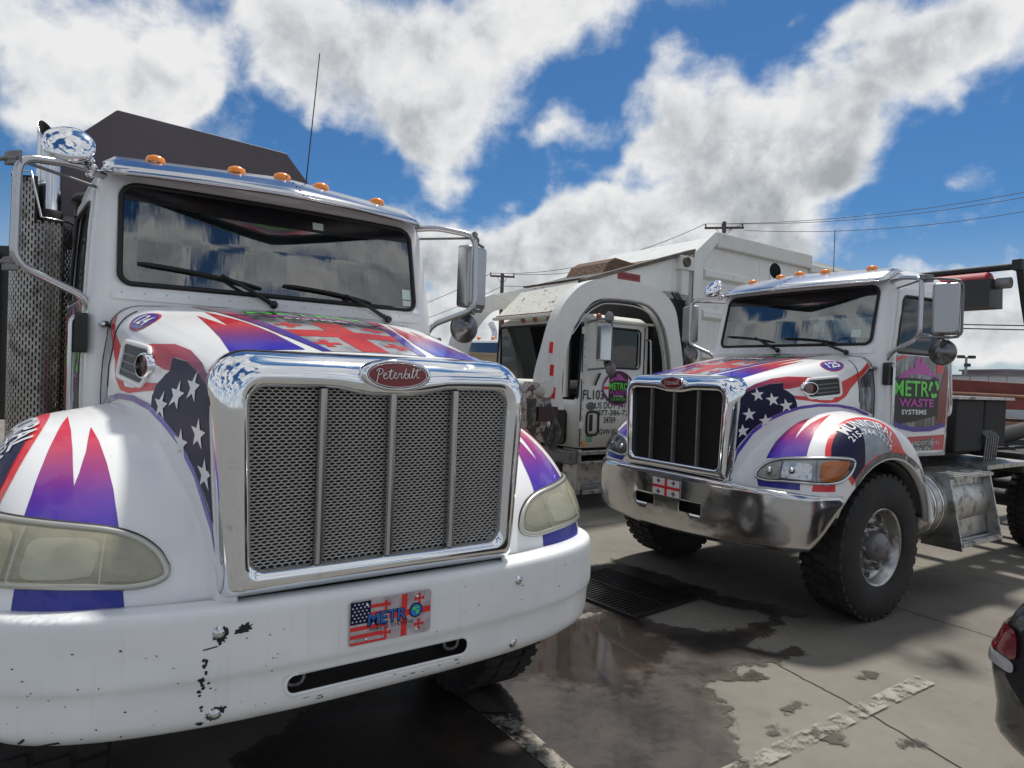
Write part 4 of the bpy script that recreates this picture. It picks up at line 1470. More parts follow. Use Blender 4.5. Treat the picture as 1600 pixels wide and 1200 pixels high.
def build_chassis(root, P):
    f = MB()
    for s in (-1, 1):
        f.box(min(s * 0.38, s * 0.46), max(s * 0.38, s * 0.46), 0.25, P['length'], 0.78, 1.02)
    for y in (0.6, 1.6, 2.7, 3.8, 4.9, 5.8):
        if y < P['length']:
            f.box(-0.38, 0.38, y, y + 0.1, 0.80, 1.0)
    f.build('frame_rails', M_DARK, root)
    MB().box(-0.36, 0.36, 0.30, 1.40, 0.86, 1.62).build('engine', M_DARK, root, bevel=0.04)
    ax = MB().tube([(-0.95, WC[0], 0.54), (-0.5, WC[0], 0.46), (0.5, WC[0], 0.46), (0.95, WC[0], 0.54)], 0.07, 10).build('front_axle', M_DARK, root)
    MB().box(-0.70, 0.70, 1.50, 1.56, 0.55, 1.30).build('firewall', M_DARK, root)
    for s in (-1, 1):
        # inner arch liner
        rows = []
        for ph in np.linspace(160, 15, 24):
            c_, s_ = math.cos(R(ph)), math.sin(R(ph))
            rows.append([(s * x, WC[0] + 0.655 * c_, WC[1] + 0.655 * s_) for x in (0.50, 0.8, 1.12)])
        MB().grid(rows).build('wheel_liner', M_BLACK, root, solid=0.006)
        wheel(root, 1.135, WC[0], WC[1], 0.56, 0.33, 0.292, True, s)
        for y in P['axles']:
            wheel(root, 1.20, y, 0.52, 0.52, 0.28, 0.292, False, s)
            wheel(root, 0.88, y, 0.52, 0.52, 0.28, 0.292, False, s)
    for y in P['axles']:
        MB().tube([(-0.85, y, 0.52), (0.85, y, 0.52)], 0.10, 12).build('rear_axle', M_DARK, root)
    # fuel tanks with steps
    for s in (-1, 1):
        tk = MB()
        for (yy, dy) in ((1.80, 0.0),):
            prof = [(0.0, 1.76), (0.25, 1.76), (0.285, 1.79), (0.295, 1.83), (0.295, 2.98), (0.285, 3.02), (0.25, 3.05), (0.0, 3.05)]
            tk.lathe([(r, h) for r, h in prof], (s * 0.84, 0, 0.775), 'y', 36)
        t = tk.build('fuel_tank', M_ALU, root)
        # stepped side box with folded treads
        side = [(0.92, 0.43), (1.245, 0.43), (1.235, 0.50), (1.12, 1.06), (0.92, 1.06)]
        st = MB().prism([(s * a_, b_) for a_, b_ in side], 1, 2.16, 2.18).build('step_bracket', M_ALU, root)
        MB().prism([(s * a_, b_) for a_, b_ in side], 1, 2.93, 2.95).build('step_bracket', M_ALU, root)
        for y_ in (1.92, 2.06):
            MB().lathe([(0.297, -0.02), (0.300, -0.018), (0.300, 0.018), (0.297, 0.02)], (s * 0.84, y_, 0.775), 'y', 36).build('tank_strap', M_STEEL, root)
        for zz, x0, x1 in ((0.46, 1.06, 1.25), (1.02, 0.96, 1.16)):
            tr = MB()
            tr.box(min(s * x0, s * x1), max(s * x0, s * x1), 2.18, 2.93, zz, zz + 0.03)
            for q in range(3):
                xx = x0 + 0.03 + q * (x1 - x0 - 0.04) / 2.4
                tr.box(min(s * xx, s * (xx + 0.022)), max(s * xx, s * (xx + 0.022)), 2.20, 2.91, zz + 0.03, zz + 0.040)
            tr.build('step_tread', M_ALU, st, bevel=0.004)
        bp = MB()
        bp.hexa([(s * 1.10, 2.185, 0.50), (s * 1.12, 2.92, 0.50), (s * 1.128, 2.92, 0.50), (s * 1.108, 2.185, 0.50), (s * 1.06, 2.185, 1.02), (s * 1.06, 2.92, 1.02), (s * 1.068, 2.92, 1.02), (s * 1.068, 2.185, 1.02)])
        bp.build('step_riser', M_ALU, st)
        MB().lathe([(0.0, 1.095), (0.05, 1.095), (0.055, 1.06), (0.055, 1.02)], (s * 0.98, 1.80, 0), 'z', 18).build('filler_cap', M_DULL, t)


def lamp_outline(n=10):
    """headlamp outline on the wrap-round corner, as (angle about a vertical axis, z)"""
    return None


def build_headlight(root, fb, s, P):
    """lamp set into the fender nose: outline taken on the body, lens stands proud of it"""
    hz = P['hazed']
    c = Vector((s * 0.70, 0.86, 0))
    def on(ang, z, off=0.0):
        d = Vector((s * math.sin(R(ang)), -math.cos(R(ang)), 0))
        h = fb.ray_cast(Vector((c.x, c.y, z)) + d * 2.0, -d)
        p = h[0] if h[0] is not None else Vector((c.x, c.y, z)) + d * 0.6
        return p + d * off
    # outline: angle along the corner (deg), z ; tapered inner tip, full outer end
    raw = [(-1.2, 1.118), (1, 1.165), (6, 1.208), (14, 1.236), (27, 1.254), (42, 1.265), (54, 1.264), (59.5, 1.253), (60.5, 1.222), (56.5, 1.160), (49, 1.112), (40, 1.092), (27, 1.090), (16, 1.083), (7, 1.073), (2, 1.078), (-0.9, 1.094)]
    cl = cr(raw + [raw[0]], 5)[:-1]
    base = [on(a, z, 0.004) for a, z in cl]
    # housing rim
    MBr = MB().tube([tuple(on(a, z, 0.006)) for a, z in cl], 0.011, 8, closed=True)
    hl = MBr.build('headlight', mat('lamp_rim', (0.50, 0.49, 0.44), 0.30, 0.6) if hz else M_STEEL, root)
    cen = (28, 1.168)
    MB().tube([tuple(on(a, z, -0.003)) for a, z in cl], 0.014, 8, closed=True).build('seal_gap', M_RUBBER, hl)
    if not hz:
        MB().ellipsoid(tuple(on(20.5, 1.160, 0.010)), (0.022, 0.022, 0.022), 12, 8).build('bulb_cap', M_STEEL, hl)
        MB().ellipsoid(tuple(on(7, 1.140, 0.008)), (0.024, 0.024, 0.030), 12, 8).build('bulb_cap', M_STEEL, hl)
    def patch(poly, off0, bulge, nr=9):
        if len(poly) < 12:
            poly = [tuple(p) for p in cr(list(poly) + [poly[0]], 5)[:-1]]
        m = (sum(p[0] for p in poly) / len(poly), sum(p[1] for p in poly) / len(poly))
        rows = []
        for i in range(nr + 1):
            q = 1 - i / nr
            rows.append([tuple(on(m[0] + (a - m[0]) * max(q, 0.001), m[1] + (z - m[1]) * max(q, 0.001), off0 + bulge * (1 - q ** 4))) for a, z in poly])
        return MB().grid(rows, closed_v=True)
    shr = lambda poly, k: [(cen[0] + (a - cen[0]) * k, cen[1] + (z - cen[1]) * (k - 0.03)) for a, z in poly]
    # silvered interior, dark wedge, lamp bowls, amber corner
    patch(shr(cl, 0.97), 0.003, 0.0).build('reflector', mat('lamp_silver_dull', (0.30, 0.30, 0.25), 0.38, 0.6, var=(12, 0.25)) if hz else mat('lamp_silver', (0.50, 0.50, 0.49), 0.38, 0.8, bump=(10, 0.4, 0.01)), hl)
    def strip(a0, a1, z0, z1, off, m, nm, r=0.012):
        pts = []
        for k in range(13):
            pts.append((a0 + (a1 - a0) * k / 12, z0))
        for k in range(13):
            pts.append((a1 - (a1 - a0) * k / 12, z1))
        return patch(pts, off, 0.0, 3).build(nm, m, hl)
    bw = mat('lamp_bowl', (0.56, 0.56, 0.47), 0.32, 0.8, bump=(5, 0.4, 0.04)) if hz else mat('lamp_facets', (0.70, 0.71, 0.73), 0.22, 1.0, bump=(14, 0.7, 0.02))
    patch(rrect(14.5, 31, 1.108, 1.222, (0.012, 0.012, 0.012, 0.012), 4) if False else [(15.5, 1.112), (23, 1.106), (30.5, 1.112), (31.5, 1.160), (30.5, 1.212), (23, 1.220), (15.5, 1.208), (14.5, 1.160)], 0.007, 0.0, 4).build('lamp_bowl', bw, hl)
    patch([(1.5, 1.118), (6, 1.104), (11, 1.112), (12.6, 1.150), (11, 1.192), (6, 1.186), (2.2, 1.160)], 0.007, 0.0, 4).build('lamp_bowl', mat('lamp_inner', (0.34, 0.34, 0.29), 0.35, 0.4) if hz else mat('lamp_inner_clear', (0.42, 0.41, 0.37), 0.3, 0.6, bump=(9, 0.6, 0.02)), hl)
    MB().tube([tuple(on(13.4, z, 0.012)) for z in (1.090, 1.13, 1.18, 1.222)], 0.004, 6).build('divider', M_STEEL, hl)
    strip(14, 33, 1.094, 1.108, 0.012, M_DULL, 'lamp_sill')
    MB().tube([tuple(on(34, z, 0.012)) for z in (1.098, 1.13, 1.18, 1.22, 1.248)], 0.004, 6).build('divider', M_STEEL, hl)
    patch([(36, 1.115), (40, 1.108), (48, 1.130), (53.5, 1.184), (55, 1.246), (39, 1.243), (36, 1.19)], 0.010, 0.006, 5).build('turn_signal', mat('hazed_signal', (0.42, 0.36, 0.24), 0.4) if hz else M_AMBER, hl)
    if hz:
        lens = bpy.data.materials.get('hazed_lens')
        if lens is None:
            lens = bpy.data.materials.new('hazed_lens')
            lens.use_nodes = True
            T = NT(lens.node_tree)
            b = T.n['Principled BSDF']
            tc = T.node('ShaderNodeTexCoord').outputs['Object']
            b.inputs['Base Color'].default_value = (0.50, 0.48, 0.34, 1)
            b.inputs['Roughness'].default_value = 0.22
            b.inputs['Coat Weight'].default_value = 0.6
            T.set(b.inputs['Alpha'], T.ramp(T.noise(tc, 5.0, 4, 0.6), [(0.3, (0.34,) * 3), (0.7, (0.58,) * 3)]))
    else:
        lens = glass_mat('clear_lens', (0.90, 0.91, 0.90), 0.0)
    patch(shr(cl, 0.985), 0.012, 0.016).build('lens', lens, hl)
    return hl

# ================================================================ vinyl wrap (outlines measured on the body, left side; mirrored for the right)
FLANK_RED = [(.583, .091, 1.712), (.586, .242, 1.770), (.599, .415, 1.814), (.631, .570, 1.837), (.688, .754, 1.838), (.718, .857, 1.833), (.705, .762, 1.798), (.692, .688, 1.777), (.683, .631, 1.757), (.667, .553, 1.742), (.651, .490, 1.738), (.640, .500, 1.789), (.611, .370, 1.774), (.597, .229, 1.738), (.587, .093, 1.690)]
FLANK_LOW = [(.680, .590, 1.690), (.712, .706, 1.687), (.744, .827, 1.662), (.769, .962, 1.664), (.775, 1.010, 1.700), (.766, 1.075, 1.808), (.780, 1.178, 1.850), (.793, 1.300, 1.900), (.81, 1.44, 1.985), (.81, 1.44, 1.955), (.798, 1.300, 1.850), (.791, 1.180, 1.766), (.790, 1.110, 1.693), (.778, 1.020, 1.647), (.757, .895, 1.639), (.722, .714, 1.654), (.690, .600, 1.662)]
NAVY = [(.587, .080, 1.688), (.598, .228, 1.736), (.612, .368, 1.772), (.640, .500, 1.786), (.651, .490, 1.738), (.663, .535, 1.723), (.681, .588, 1.688), (.700, .610, 1.602), (.674, .490, 1.574), (.639, .341, 1.516), (.605, .202, 1.424), (.577, .096, 1.315), (.568, .065, 1.260), (.582, .062, 1.480)]
FLAG_STARS = [(.24, 1.688), (.378, 1.655), (.500, 1.612), (.160, 1.540), (.318, 1.494), (.112, 1.415)]
PURPLE = [(.560, .070, 1.190), (.571, .078, 1.275), (.604, .203, 1.420), (.638, .341, 1.514), (.674, .484, 1.571), (.706, .638, 1.611), (.745, .828, 1.633), (.781, 1.033, 1.633), (.807, 1.219, 1.610), (.81, 1.40, 1.56), (.81, 1.40, 1.535), (.808, 1.221, 1.584), (.782, 1.034, 1.610), (.745, .829, 1.610), (.706, .639, 1.588), (.674, .486, 1.546), (.639, .352, 1.489), (.604, .214, 1.393), (.570, .091, 1.235), (.560, .072, 1.165)]
FLAME_A = [(1.062, .367, 1.268), (1.045, .422, 1.331), (1.021, .522, 1.414), (.994, .650, 1.486), (.957, .852, 1.547), (.946, .685, 1.510), (.940, .552, 1.456), (.934, .393, 1.354), (.919, .440, 1.393), (.901, .528, 1.452), (.886, .683, 1.521), (.863, .571, 1.480), (.842, .452, 1.415), (.826, .354, 1.343), (.811, .235, 1.222), (.875, .259, 1.242), (.958, .298, 1.258)]
FLAME_B = [(.720, .228, 1.216), (.716, .341, 1.344), (.729, .453, 1.427), (.746, .564, 1.489), (.784, .658, 1.525), (.805, .536, 1.469), (.822, .444, 1.412), (.838, .393, 1.373), (.834, .475, 1.431), (.838, .585, 1.490), (.861, .796, 1.555), (.899, .631, 1.500), (.929, .487, 1.422), (.956, .390, 1.345), (.987, .310, 1.246)]
UNDER_A = [(1.074, .261, 1.082), (.803, .161, 1.067), (.794, .149, 1.000), (1.078, .253, 1.000)]
UNDER_B = [(.704, .148, 1.074), (1.006, .217, 1.083), (1.014, .208, 1.036), (.727, .137, 1.025)]
EMB = [(1.084, .378, 1.257), (1.054, .428, 1.331), (1.021, .529, 1.418), (1.000, .651, 1.485), (.999, .798, 1.529), (1.021, .954, 1.544), (1.097, 1.064, 1.513), (1.150, 1.159, 1.431), (1.175, 1.26, 1.300)]
HOOD_FLAME = [(.504, .978, 1.975), (.428, .660, 1.920), (.454, 1.142, 2.008), (.349, .767, 1.949), (.293, .486, 1.893), (.262, .190, 1.844), (.405, .180, 1.835), (.515, .175, 1.825), (.500, .448, 1.867), (.500, .668, 1.914)]
HOOD_LINE = [(.455, 1.440, 2.060), (.352, 1.236, 2.029), (.297, .861, 1.971), (.241, .596, 1.921), (.206, .401, 1.879), (.175, .165, 1.840), (.208, .165, 1.838), (.243, .355, 1.867), (.281, .539, 1.906), (.324, .736, 1.945), (.385, 1.031, 1.995), (.470, 1.440, 2.060)]


def city_print():
    """greyed photograph of a skyline printed on vinyl: blurred vertical blocks, paler towards the nose"""
    if 'city_print' in MATS:
        return MATS['city_print']
    m = bpy.data.materials.new('city_print')
    m.use_nodes = True
    T = NT(m.node_tree)
    b = T.n['Principled BSDF']
    tc = T.node('ShaderNodeTexCoord').outputs['Object']
    x, y, z = T.sep(tc)
    blk = T.noise(T.comb(T.math('MULTIPLY', x, 22.0), T.math('MULTIPLY', y, 22.0), T.math('MULTIPLY', z, 3.0)), 1.0, 4, 0.7)
    big = T.noise(tc, 5.0, 4, 0.6)
    v = T.math('ADD', T.math('MULTIPLY', blk, 0.55), T.math('MULTIPLY', big, 0.45))
    c = T.ramp(v, [(0.36, L(30, 30, 36)), (0.50, L(84, 86, 92)), (0.62, L(158, 162, 168))])
    T.set(b.inputs['Base Color'], c)
    b.inputs['Roughness'].default_value = 0.22
    b.inputs['Coat Weight'].default_value = 0.6
    MATS['city_print'] = m
    return m


def road_dust():
    """grey film thrown up by the tyre, thinning out over the paint"""
    if 'road_dust' in MATS:
        return MATS['road_dust']
    m = bpy.data.materials.new('road_dust')
    m.use_nodes = True
    T = NT(m.node_tree)
    b = T.n['Principled BSDF']
    tc = T.node('ShaderNodeTexCoord').outputs['Object']
    n = T.noise(tc, 9.0, 7, 0.65)
    T.set(b.inputs['Base Color'], T.ramp(n, [(0.35, L(84, 82, 80)), (0.65, L(128, 126, 122))]))
    b.inputs['Roughness'].default_value = 0.85
    T.set(b.inputs['Alpha'], T.smooth(n, 0.30, 0.52))
    MATS['road_dust'] = m
    return m


def flag_print():
    if 'flag_print' in MATS:
        return MATS['flag_print']
    m = bpy.data.materials.new('flag_print')
    m.use_nodes = True
    T = NT(m.node_tree)
    b = T.n['Principled BSDF']
    tc = T.node('ShaderNodeTexCoord').outputs['Object']
    x, y, z = T.sep(tc)
    fold = T.noise(T.comb(T.math('MULTIPLY', x, 3.0), T.math('MULTIPLY', y, 2.0), 0.0), 2.0, 4, 0.6, 0.6)
    pale = T.ramp(fold, [(0.32, L(128, 130, 136)), (0.5, L(190, 194, 198)), (0.68, L(214, 218, 220))])
    blk = T.noise(T.comb(T.math('MULTIPLY', x, 24.0), T.math('MULTIPLY', y, 4.0), 0.0), 1.0, 4, 0.7)
    town = T.ramp(blk, [(0.38, L(30, 30, 34)), (0.52, L(84, 84, 90)), (0.66, L(150, 152, 156))])
    c = T.mix(T.smooth(T.math('ADD', y, T.math('MULTIPLY', T.math('SUBTRACT', fold, 0.5), 0.25)), 0.62, 0.86), pale, town)
    T.set(b.inputs['Base Color'], c)
    b.inputs['Roughness'].default_value = 0.2
    b.inputs['Coat Weight'].default_value = 0.7
    b.inputs['Coat Roughness'].default_value = 0.05
    MATS['flag_print'] = m
    return m


SKYLINE = [(-.50, 0), (-.42, .14), (-.36, .20), (-.36, .30), (-.30, .36), (-.30, .30), (-.24, .30), (-.24, .48), (-.20, .52), (-.16, .44), (-.12, .44), (-.12, .72), (-.09, .94), (-.06, 1.0), (-.03, .94), (0, .70), (.02, .70), (.02, .86), (.06, .90), (.09, .74), (.12, .74), (.14, .62), (.19, .62), (.19, .46), (.25, .46), (.25, .34), (.32, .30), (.36, .20), (.42, .14), (.50, -.04), (.38, .10), (.22, .17), (.05, .20), (-.14, .19), (-.30, .12), (-.26, .02)]


def recycle(cx, cz, r):
    """three chasing arrows"""
    out = []
    for k in range(3):
        a0 = R(90 + 120 * k)
        pts = []
        for j in range(6):
            a = a0 - R(15 + 62 * j / 5)
            pts.append((cx + r * math.cos(a), cz + r * math.sin(a)))
        a = a0 - R(77)
        am = a0 - R(104)
        pts.append((cx + r * 1.15 * math.cos(a), cz + r * 1.15 * math.sin(a)))
        pts.append((cx + r * 0.78 * math.cos(am), cz + r * 0.78 * math.sin(am)))
        pts.append((cx + r * 0.42 * math.cos(a), cz + r * 0.42 * math.sin(a)))
        for j in range(5, -1, -1):
            a = a0 - R(15 + 62 * j / 5)
            pts.append((cx + r * 0.58 * math.cos(a), cz + r * 0.58 * math.sin(a)))
        out.append(pts)
    return out


def decals(root, P):
    hood, fen, cab = P['parts']['hood'], {1: P['parts']['fl'], -1: P['parts']['fr']}, P['parts']['cab']
    doors = {}
    for o in root.children:
        if o.name.split('.')[0] == 'door':
            doors[1 if sum(v.co.x for v in o.data.vertices) > 0 else -1] = o
    bh = P['bv']['hood']
    bf = {1: P['bv']['fl'], -1: P['bv']['fr']}
    bc = P['bv']['cab']
    ex, ez, ey = Vector((1, 0, 0)), Vector((0, 0, 1)), Vector((0, 1, 0))
    for s in (1, -1):
        mir = s < 0
        nx = Vector((s, 0, 0))
        E1 = ey * s                                     # reading direction on this side
        yz = lambda pts: [(p[1] * s, p[2]) for p in pts]
        side = lambda nm, polys, m, off=0.002, par=hood, bv=bh, st=0.03: lay(nm, polys, (0, 0, 0), E1, ez, nx, bv, m, par, off, st, reach=3)
        side('flag_stripe', [yz(FLANK_RED)], V_FLAG_RED)
        side('flag_stripe', [yz(FLANK_LOW)], V_FLAG_RED)
        side('star_field', [yz(NAVY)], V_NAVY, 0.0022)
        for (y, z) in FLAG_STARS:
            st = [(a * 1.22, b) for a, b in star(0, 0, 0.054, 0.12 * s)]
            side('star', [[(y * s + a, z + b) for a, b in st]], V_WHITE, 0.0040)
        side('piping', [yz(PURPLE)], V_PURPLE, 0.0030)
        # white lobe trailing behind the vent
        # side vent: dark mouth, pale rim, oval marker at its front
        vent = [(p[0] * s, p[1]) for p in rrect(0.70, 1.06, 1.688, 1.835, (0.05, 0.03, 0.03, 0.06), 5)]
        vent = [(y_, z_ + 0.10 * (abs(y_) - 0.88)) for y_, z_ in vent]
        vt = side('vent_mouth', [vent], M_BLACK, 0.004)
        pth = []
        for y_, z_ in vent:
            h = bh.ray_cast(Vector((s * 3, y_ * s, z_)), Vector((-s, 0, 0)))
            pth.append((h[0].x + s * 0.006, h[0].y, h[0].z))
        MB().tube(pth, 0.011, 8, closed=True).build('vent_rim', M_WHITE, hood)
        for k in range(3):
            z_ = 1.722 + 0.032 * k
            q = []
            for y_ in (0.80, 0.88, 0.96, 1.03):
                h = bh.ray_cast(Vector((s * 3, y_, z_ + 0.10 * (y_ - 0.88))), Vector((-s, 0, 0)))
                q.append((h[0].x + s * 0.006, y_, z_ + 0.10 * (y_ - 0.88)))
            MB().tube(q, 0.005, 6).build('vent_louvre', M_DULL, hood)
        oc = (0.735, 1.752)
        rows = []
        for rr, dd in ((1.0, 0.0), (1.0, 0.016), (0.93, 0.024), (0.82, 0.024)):
            ring = []
            for a, b in ellipse(oc[0], oc[1], 0.082 * rr, 0.052 * rr, 28):
                h = bh.ray_cast(Vector((s * 3, a, oc[1])), Vector((-s, 0, 0)))
                ring.append((h[0].x + s * dd, a, b))
            rows.append(ring)
        ov = MB().grid(rows, closed_v=True).build('vent_badge', M_CHROME, hood)
        h = bh.ray_cast(Vector((s * 3, oc[0], oc[1])), Vector((-s, 0, 0)))
        MB().prism(ellipse(oc[0], oc[1], 0.070, 0.043, 28), 0, h[0].x, h[0].x + s * 0.020).build('badge_oval', mat('badge_maroon', (0.10, 0.02, 0.025), 0.3, coat=0.6), ov)
        # fleet number in its oval on the shoulder
        nrm = Vector((s * 0.80, -0.10, 0.60)).normalized()
        e1 = Vector((0, s, 0))
        e1 = (e1 - nrm * e1.dot(nrm)).normalized()
        e2 = nrm.cross(e1)
        o3 = Vector((s * 0.70, 1.06, 1.945))
        lay('number_oval', [ellipse(0, 0, 0.115, 0.062, 30)], o3, e1, e2, nrm, bh, vinyl('oval_red', L(196, 40, 60)), hood, 0.002, 0.03)
        lay('number_oval', [ellipse(0, 0, 0.104, 0.053, 30)], o3, e1, e2, nrm, bh, vinyl('oval_blue', L(58, 46, 150)), hood, 0.0034, 0.03)
        lay_text('lettering', P['number'], o3 - e2 * 0.026, e1, e2, nrm, bh, V_WHITE, hood, size=0.058, width=0.125, off=0.0062, bold=0.02, step=0.015)
        # nose flames, bar under the lamp
        f = FLAME_A if P['hero'] else FLAME_B
        lay3('flame', f, bf[s], V_FLAME, fen[s], 0.002, 0.025, mir)
        lay3('flame_foot', UNDER_A if P['hero'] else UNDER_B, bf[s], V_BLUE, fen[s], 0.002, 0.03, mir, normal=(0.4, -1, 0))
        if not P['hero']:
            lay3('flame_foot', [(1.080, .26, 1.085), (1.15, .40, 1.10), (1.15, .40, 1.04), (1.075, .25, 1.035)], bf[s], V_RED, fen[s], 0.002, 0.03, mir, normal=(0.75, -0.65, 0))
        # round town emblem on the shoulder
        nn = Vector((s * 0.80, -0.28, 0.53)).normalized()
        e1, e2, _ = frame_of(nn)
        c = Vector((s * 1.10, 0.84, 1.36))
        dy = 0.11 if P['hero'] else 0.0
        uv = [((Vector((p[0] * s, p[1] + dy, p[2])) - c).dot(e1), (Vector((p[0] * s, p[1] + dy, p[2])) - c).dot(e2)) for p in EMB]
        low = [((Vector((s * 1.18, WC[0] + 0.735 * math.cos(R(a)), WC[1] + 0.735 * math.sin(R(a)))) - c).dot(e1), (Vector((s * 1.18, WC[0] + 0.735 * math.cos(R(a)), WC[1] + 0.735 * math.sin(R(a)))) - c).dot(e2)) for a in (72, 90, 108, 122, 136)]
        out = [tuple(p) for p in cr(uv, 3)] + low
        m0 = (sum(p[0] for p in out) / len(out), sum(p[1] for p in out) / len(out))
        shr = lambda k: [(m0[0] + (a - m0[0]) * k, m0[1] + (b - m0[1]) * k) for a, b in out]
        lay('town_emblem', [out], c, e1, e2, nn, bf[s], V_RED, fen[s], 0.002, 0.025)
        inn = [(m0[0] + (a - m0[0]) * 0.89, m0[1] + (b - m0[1]) * 0.86 - 0.012) for a, b in out]
        lay('town_emblem', [inn], c, e1, e2, nn, bf[s], vinyl('grey_blue', L(138, 146, 158), var=(10, 0.15)), fen[s], 0.0034, 0.025)
        sgn = 1 if s > 0 else -1
        wedge = [p for p in inn if p[0] * sgn < m0[0] * sgn - 0.03]
        if len(wedge) > 3:
            lay('town_emblem', [wedge], c, e1, e2, nn, bf[s], V_NAVY, fen[s], 0.0046, 0.025)
        redw = [p for p in inn if p[0] * sgn > m0[0] * sgn + 0.16]
        if len(redw) > 3:
            lay('town_emblem', [redw], c, e1, e2, nn, bf[s], V_RED, fen[s], 0.0046, 0.025)
        tc_ = c + e1 * (m0[0] + 0.045 * (1 if s > 0 else -1)) + e2 * (m0[1] - 0.018)
        lay_text('lettering', 'MUNICIPAL', tc_ + e2 * 0.075, e1, e2, nn, bf[s], V_WHITE, fen[s], size=0.076, width=0.50, off=0.0072, bold=0.02, arc=0.34, step=0.03)
        lay_text('lettering', '215-744-7234', tc_ + e2 * 0.005, e1, e2, nn, bf[s], V_WHITE, fen[s], size=0.046, width=0.46, off=0.0072, bold=0.015, arc=0.34, step=0.03)
        # hood top: flame and piping either side of the flag panel
        lay3('hood_flame', HOOD_FLAME, bh, V_HOOD_FLAME, hood, 0.002, 0.03, mir, normal=(0.1, -0.2, 1))
        lay3('piping', HOOD_LINE, bh, V_HOOD_LINE, hood, 0.0032, 0.03, mir, normal=(0.1, -0.2, 1))
        # door and cowl side
        d = doors[s]
        bd = bvh_of([d])
        dside = lambda nm, pts, m, off: lay(nm, [[(y * s, z) for y, z in pts]], (0, 0, 0), E1, ez, nx, bd, m, d, off, 0.06, reach=3)
        dside('door_wrap', [(1.56, 1.60), (1.585, 1.45), (2.37, 1.45), (2.385, 1.95), (2.385, 2.055), (1.56, 2.055)], city_print(), 0.0015)
        dside('door_wrap', [(1.56, 1.98), (1.80, 2.055), (1.70, 2.055), (1.56, 2.01)], V_RED, 0.003)
        dside('door_wrap', [(1.565, 1.87), (1.575, 1.53), (1.70, 1.48), (1.90, 1.50), (2.22, 1.55), (2.27, 1.75), (2.22, 1.90), (2.10, 1.86), (1.9, 1.87)], V_NIGHT, 0.0028)
        dside('door_wrap', [(2.23, 1.50), (2.37, 1.47), (2.385, 1.93), (2.34, 1.99), (2.25, 1.76)], vinyl('maroon', L(120, 34, 38), var=(5, 0.3)), 0.0032)
        dside('door_wrap', [(2.20, 2.00), (2.30, 2.00), (2.30, 1.92), (2.20, 1.92)], V_RED, 0.0034)
        dside('door_wrap', [(1.575, 1.532), (1.70, 1.478), (1.90, 1.452), (2.15, 1.456), (2.37, 1.495), (2.37, 1.455), (2.15, 1.415), (1.90, 1.412), (1.70, 1.440), (1.58, 1.490)], vinyl('purple', L(70, 48, 150)), 0.0036)
        dside('door_wrap', [(1.60, 1.325), (1.85, 1.37), (2.37, 1.385), (2.37, 1.25), (1.64, 1.25)], vinyl('soft_red', L(186, 70, 80), var=(7, 0.25)), 0.0018)
        dside('door_wrap', [(1.70, 1.29), (2.20, 1.36), (2.20, 1.25), (1.66, 1.25)], city_print(), 0.0030)
        y0 = 1.92
        dside('skyline', [(y0 + 0.03 + a * 0.62 * s, 1.865 + b * 0.195) for a, b in SKYLINE], V_PINK, 0.0042)
        TX = lambda t, y, z, size, w, m, off=0.0052, b=0.0: lay_text('lettering', t, (0, y, z), E1, ez, nx, bd, m, d, size=size, width=w, off=off, bold=b, reach=3)
        TX('METR', y0 - 0.085 * s, 1.718, 0.128, 0.50, V_GREEN, 0.0056, 0.012)
        lay('recycle_arrows', recycle((y0 + 0.245 * s) * s, 1.782, 0.078), (0, 0, 0), E1, ez, nx, bd, V_GREEN, d, 0.0056, 0.05, reach=3)
        TX('WASTE', y0 + 0.005 * s, 1.628, 0.066, 0.50, V_PINK, 0.0056, 0.03)
        TX('SYSTEMS', y0 - 0.03 * s, 1.562, 0.040, 0.36, V_WHITE, 0.0056, 0.025)
        TX('877 MS USDOT 34191', 1.98, 1.298, 0.034, 0.62, V_WHITE, 0.0056)
        TX('anville Pa', 1.98, 1.252, 0.030, 0.36, V_WHITE, 0.0056)
        cside = lambda nm, pts, m, off: lay(nm, [[(y * s, z) for y, z in pts]], (0, 0, 0), E1, ez, nx, bc, m, cab, off, 0.05, reach=3)
        cside('cowl_wrap', [(1.50, 1.55), (1.54, 1.55), (1.54, 1.95), (1.50, 1.93)], city_print(), 0.002) if False else None
        side('cowl_wrap', [[(y * s, z) for y, z in [(1.285, 1.60), (1.452, 1.555), (1.452, 1.945), (1.40, 1.915), (1.285, 1.835)]]], city_print(), 0.0024)
        cside('cab_wrap', [(2.415, 1.46), (2.47, 1.46), (2.47, 1.78), (2.415, 1.80)], V_RED, 0.002)
        cside('cab_wrap', [(2.415, 1.405), (2.47, 1.41), (2.47, 1.455), (2.415, 1.45)], vinyl('purple', L(70, 48, 150)), 0.002)
        cside('cab_wrap', [(2.415, 1.22), (2.47, 1.22), (2.47, 1.32), (2.415, 1.34)], vinyl('soft_red', L(186, 70, 80), var=(7, 0.25)), 0.002)
    # cowl joint across the rear of the hood skin
    for s in (1, -1):
        MB().tube([(s * (x + 0.0015), 1.275, z) for x, z in hood_section(1.275) if 1.58 < z < 2.0 and x > 0.6], 0.0035, 6).build('cowl_joint', M_RUBBER, hood)
        if not P['hero']:
            ring = [(WC[0] + 0.738 * math.cos(R(a)), WC[1] + 0.738 * math.sin(R(a))) for a in range(20, 136, 4)] + [(WC[0] + 0.690 * math.cos(R(a)), WC[1] + 0.690 * math.sin(R(a))) for a in range(135, 19, -4)]
            lay('arch_grime', [[(y * s, z) for y, z in ring]], (0, 0, 0), ey * s, ez, Vector((s, 0, 0)), bf[s], road_dust(), fen[s], 0.0026, 0.03, reach=3)
    # hood top middle: pale flag print at the nose, grey city behind it, red cross, small crosses, lettering
    up = Vector((0, -0.18, 1)).normalized()
    e1 = Vector((1, 0, 0))
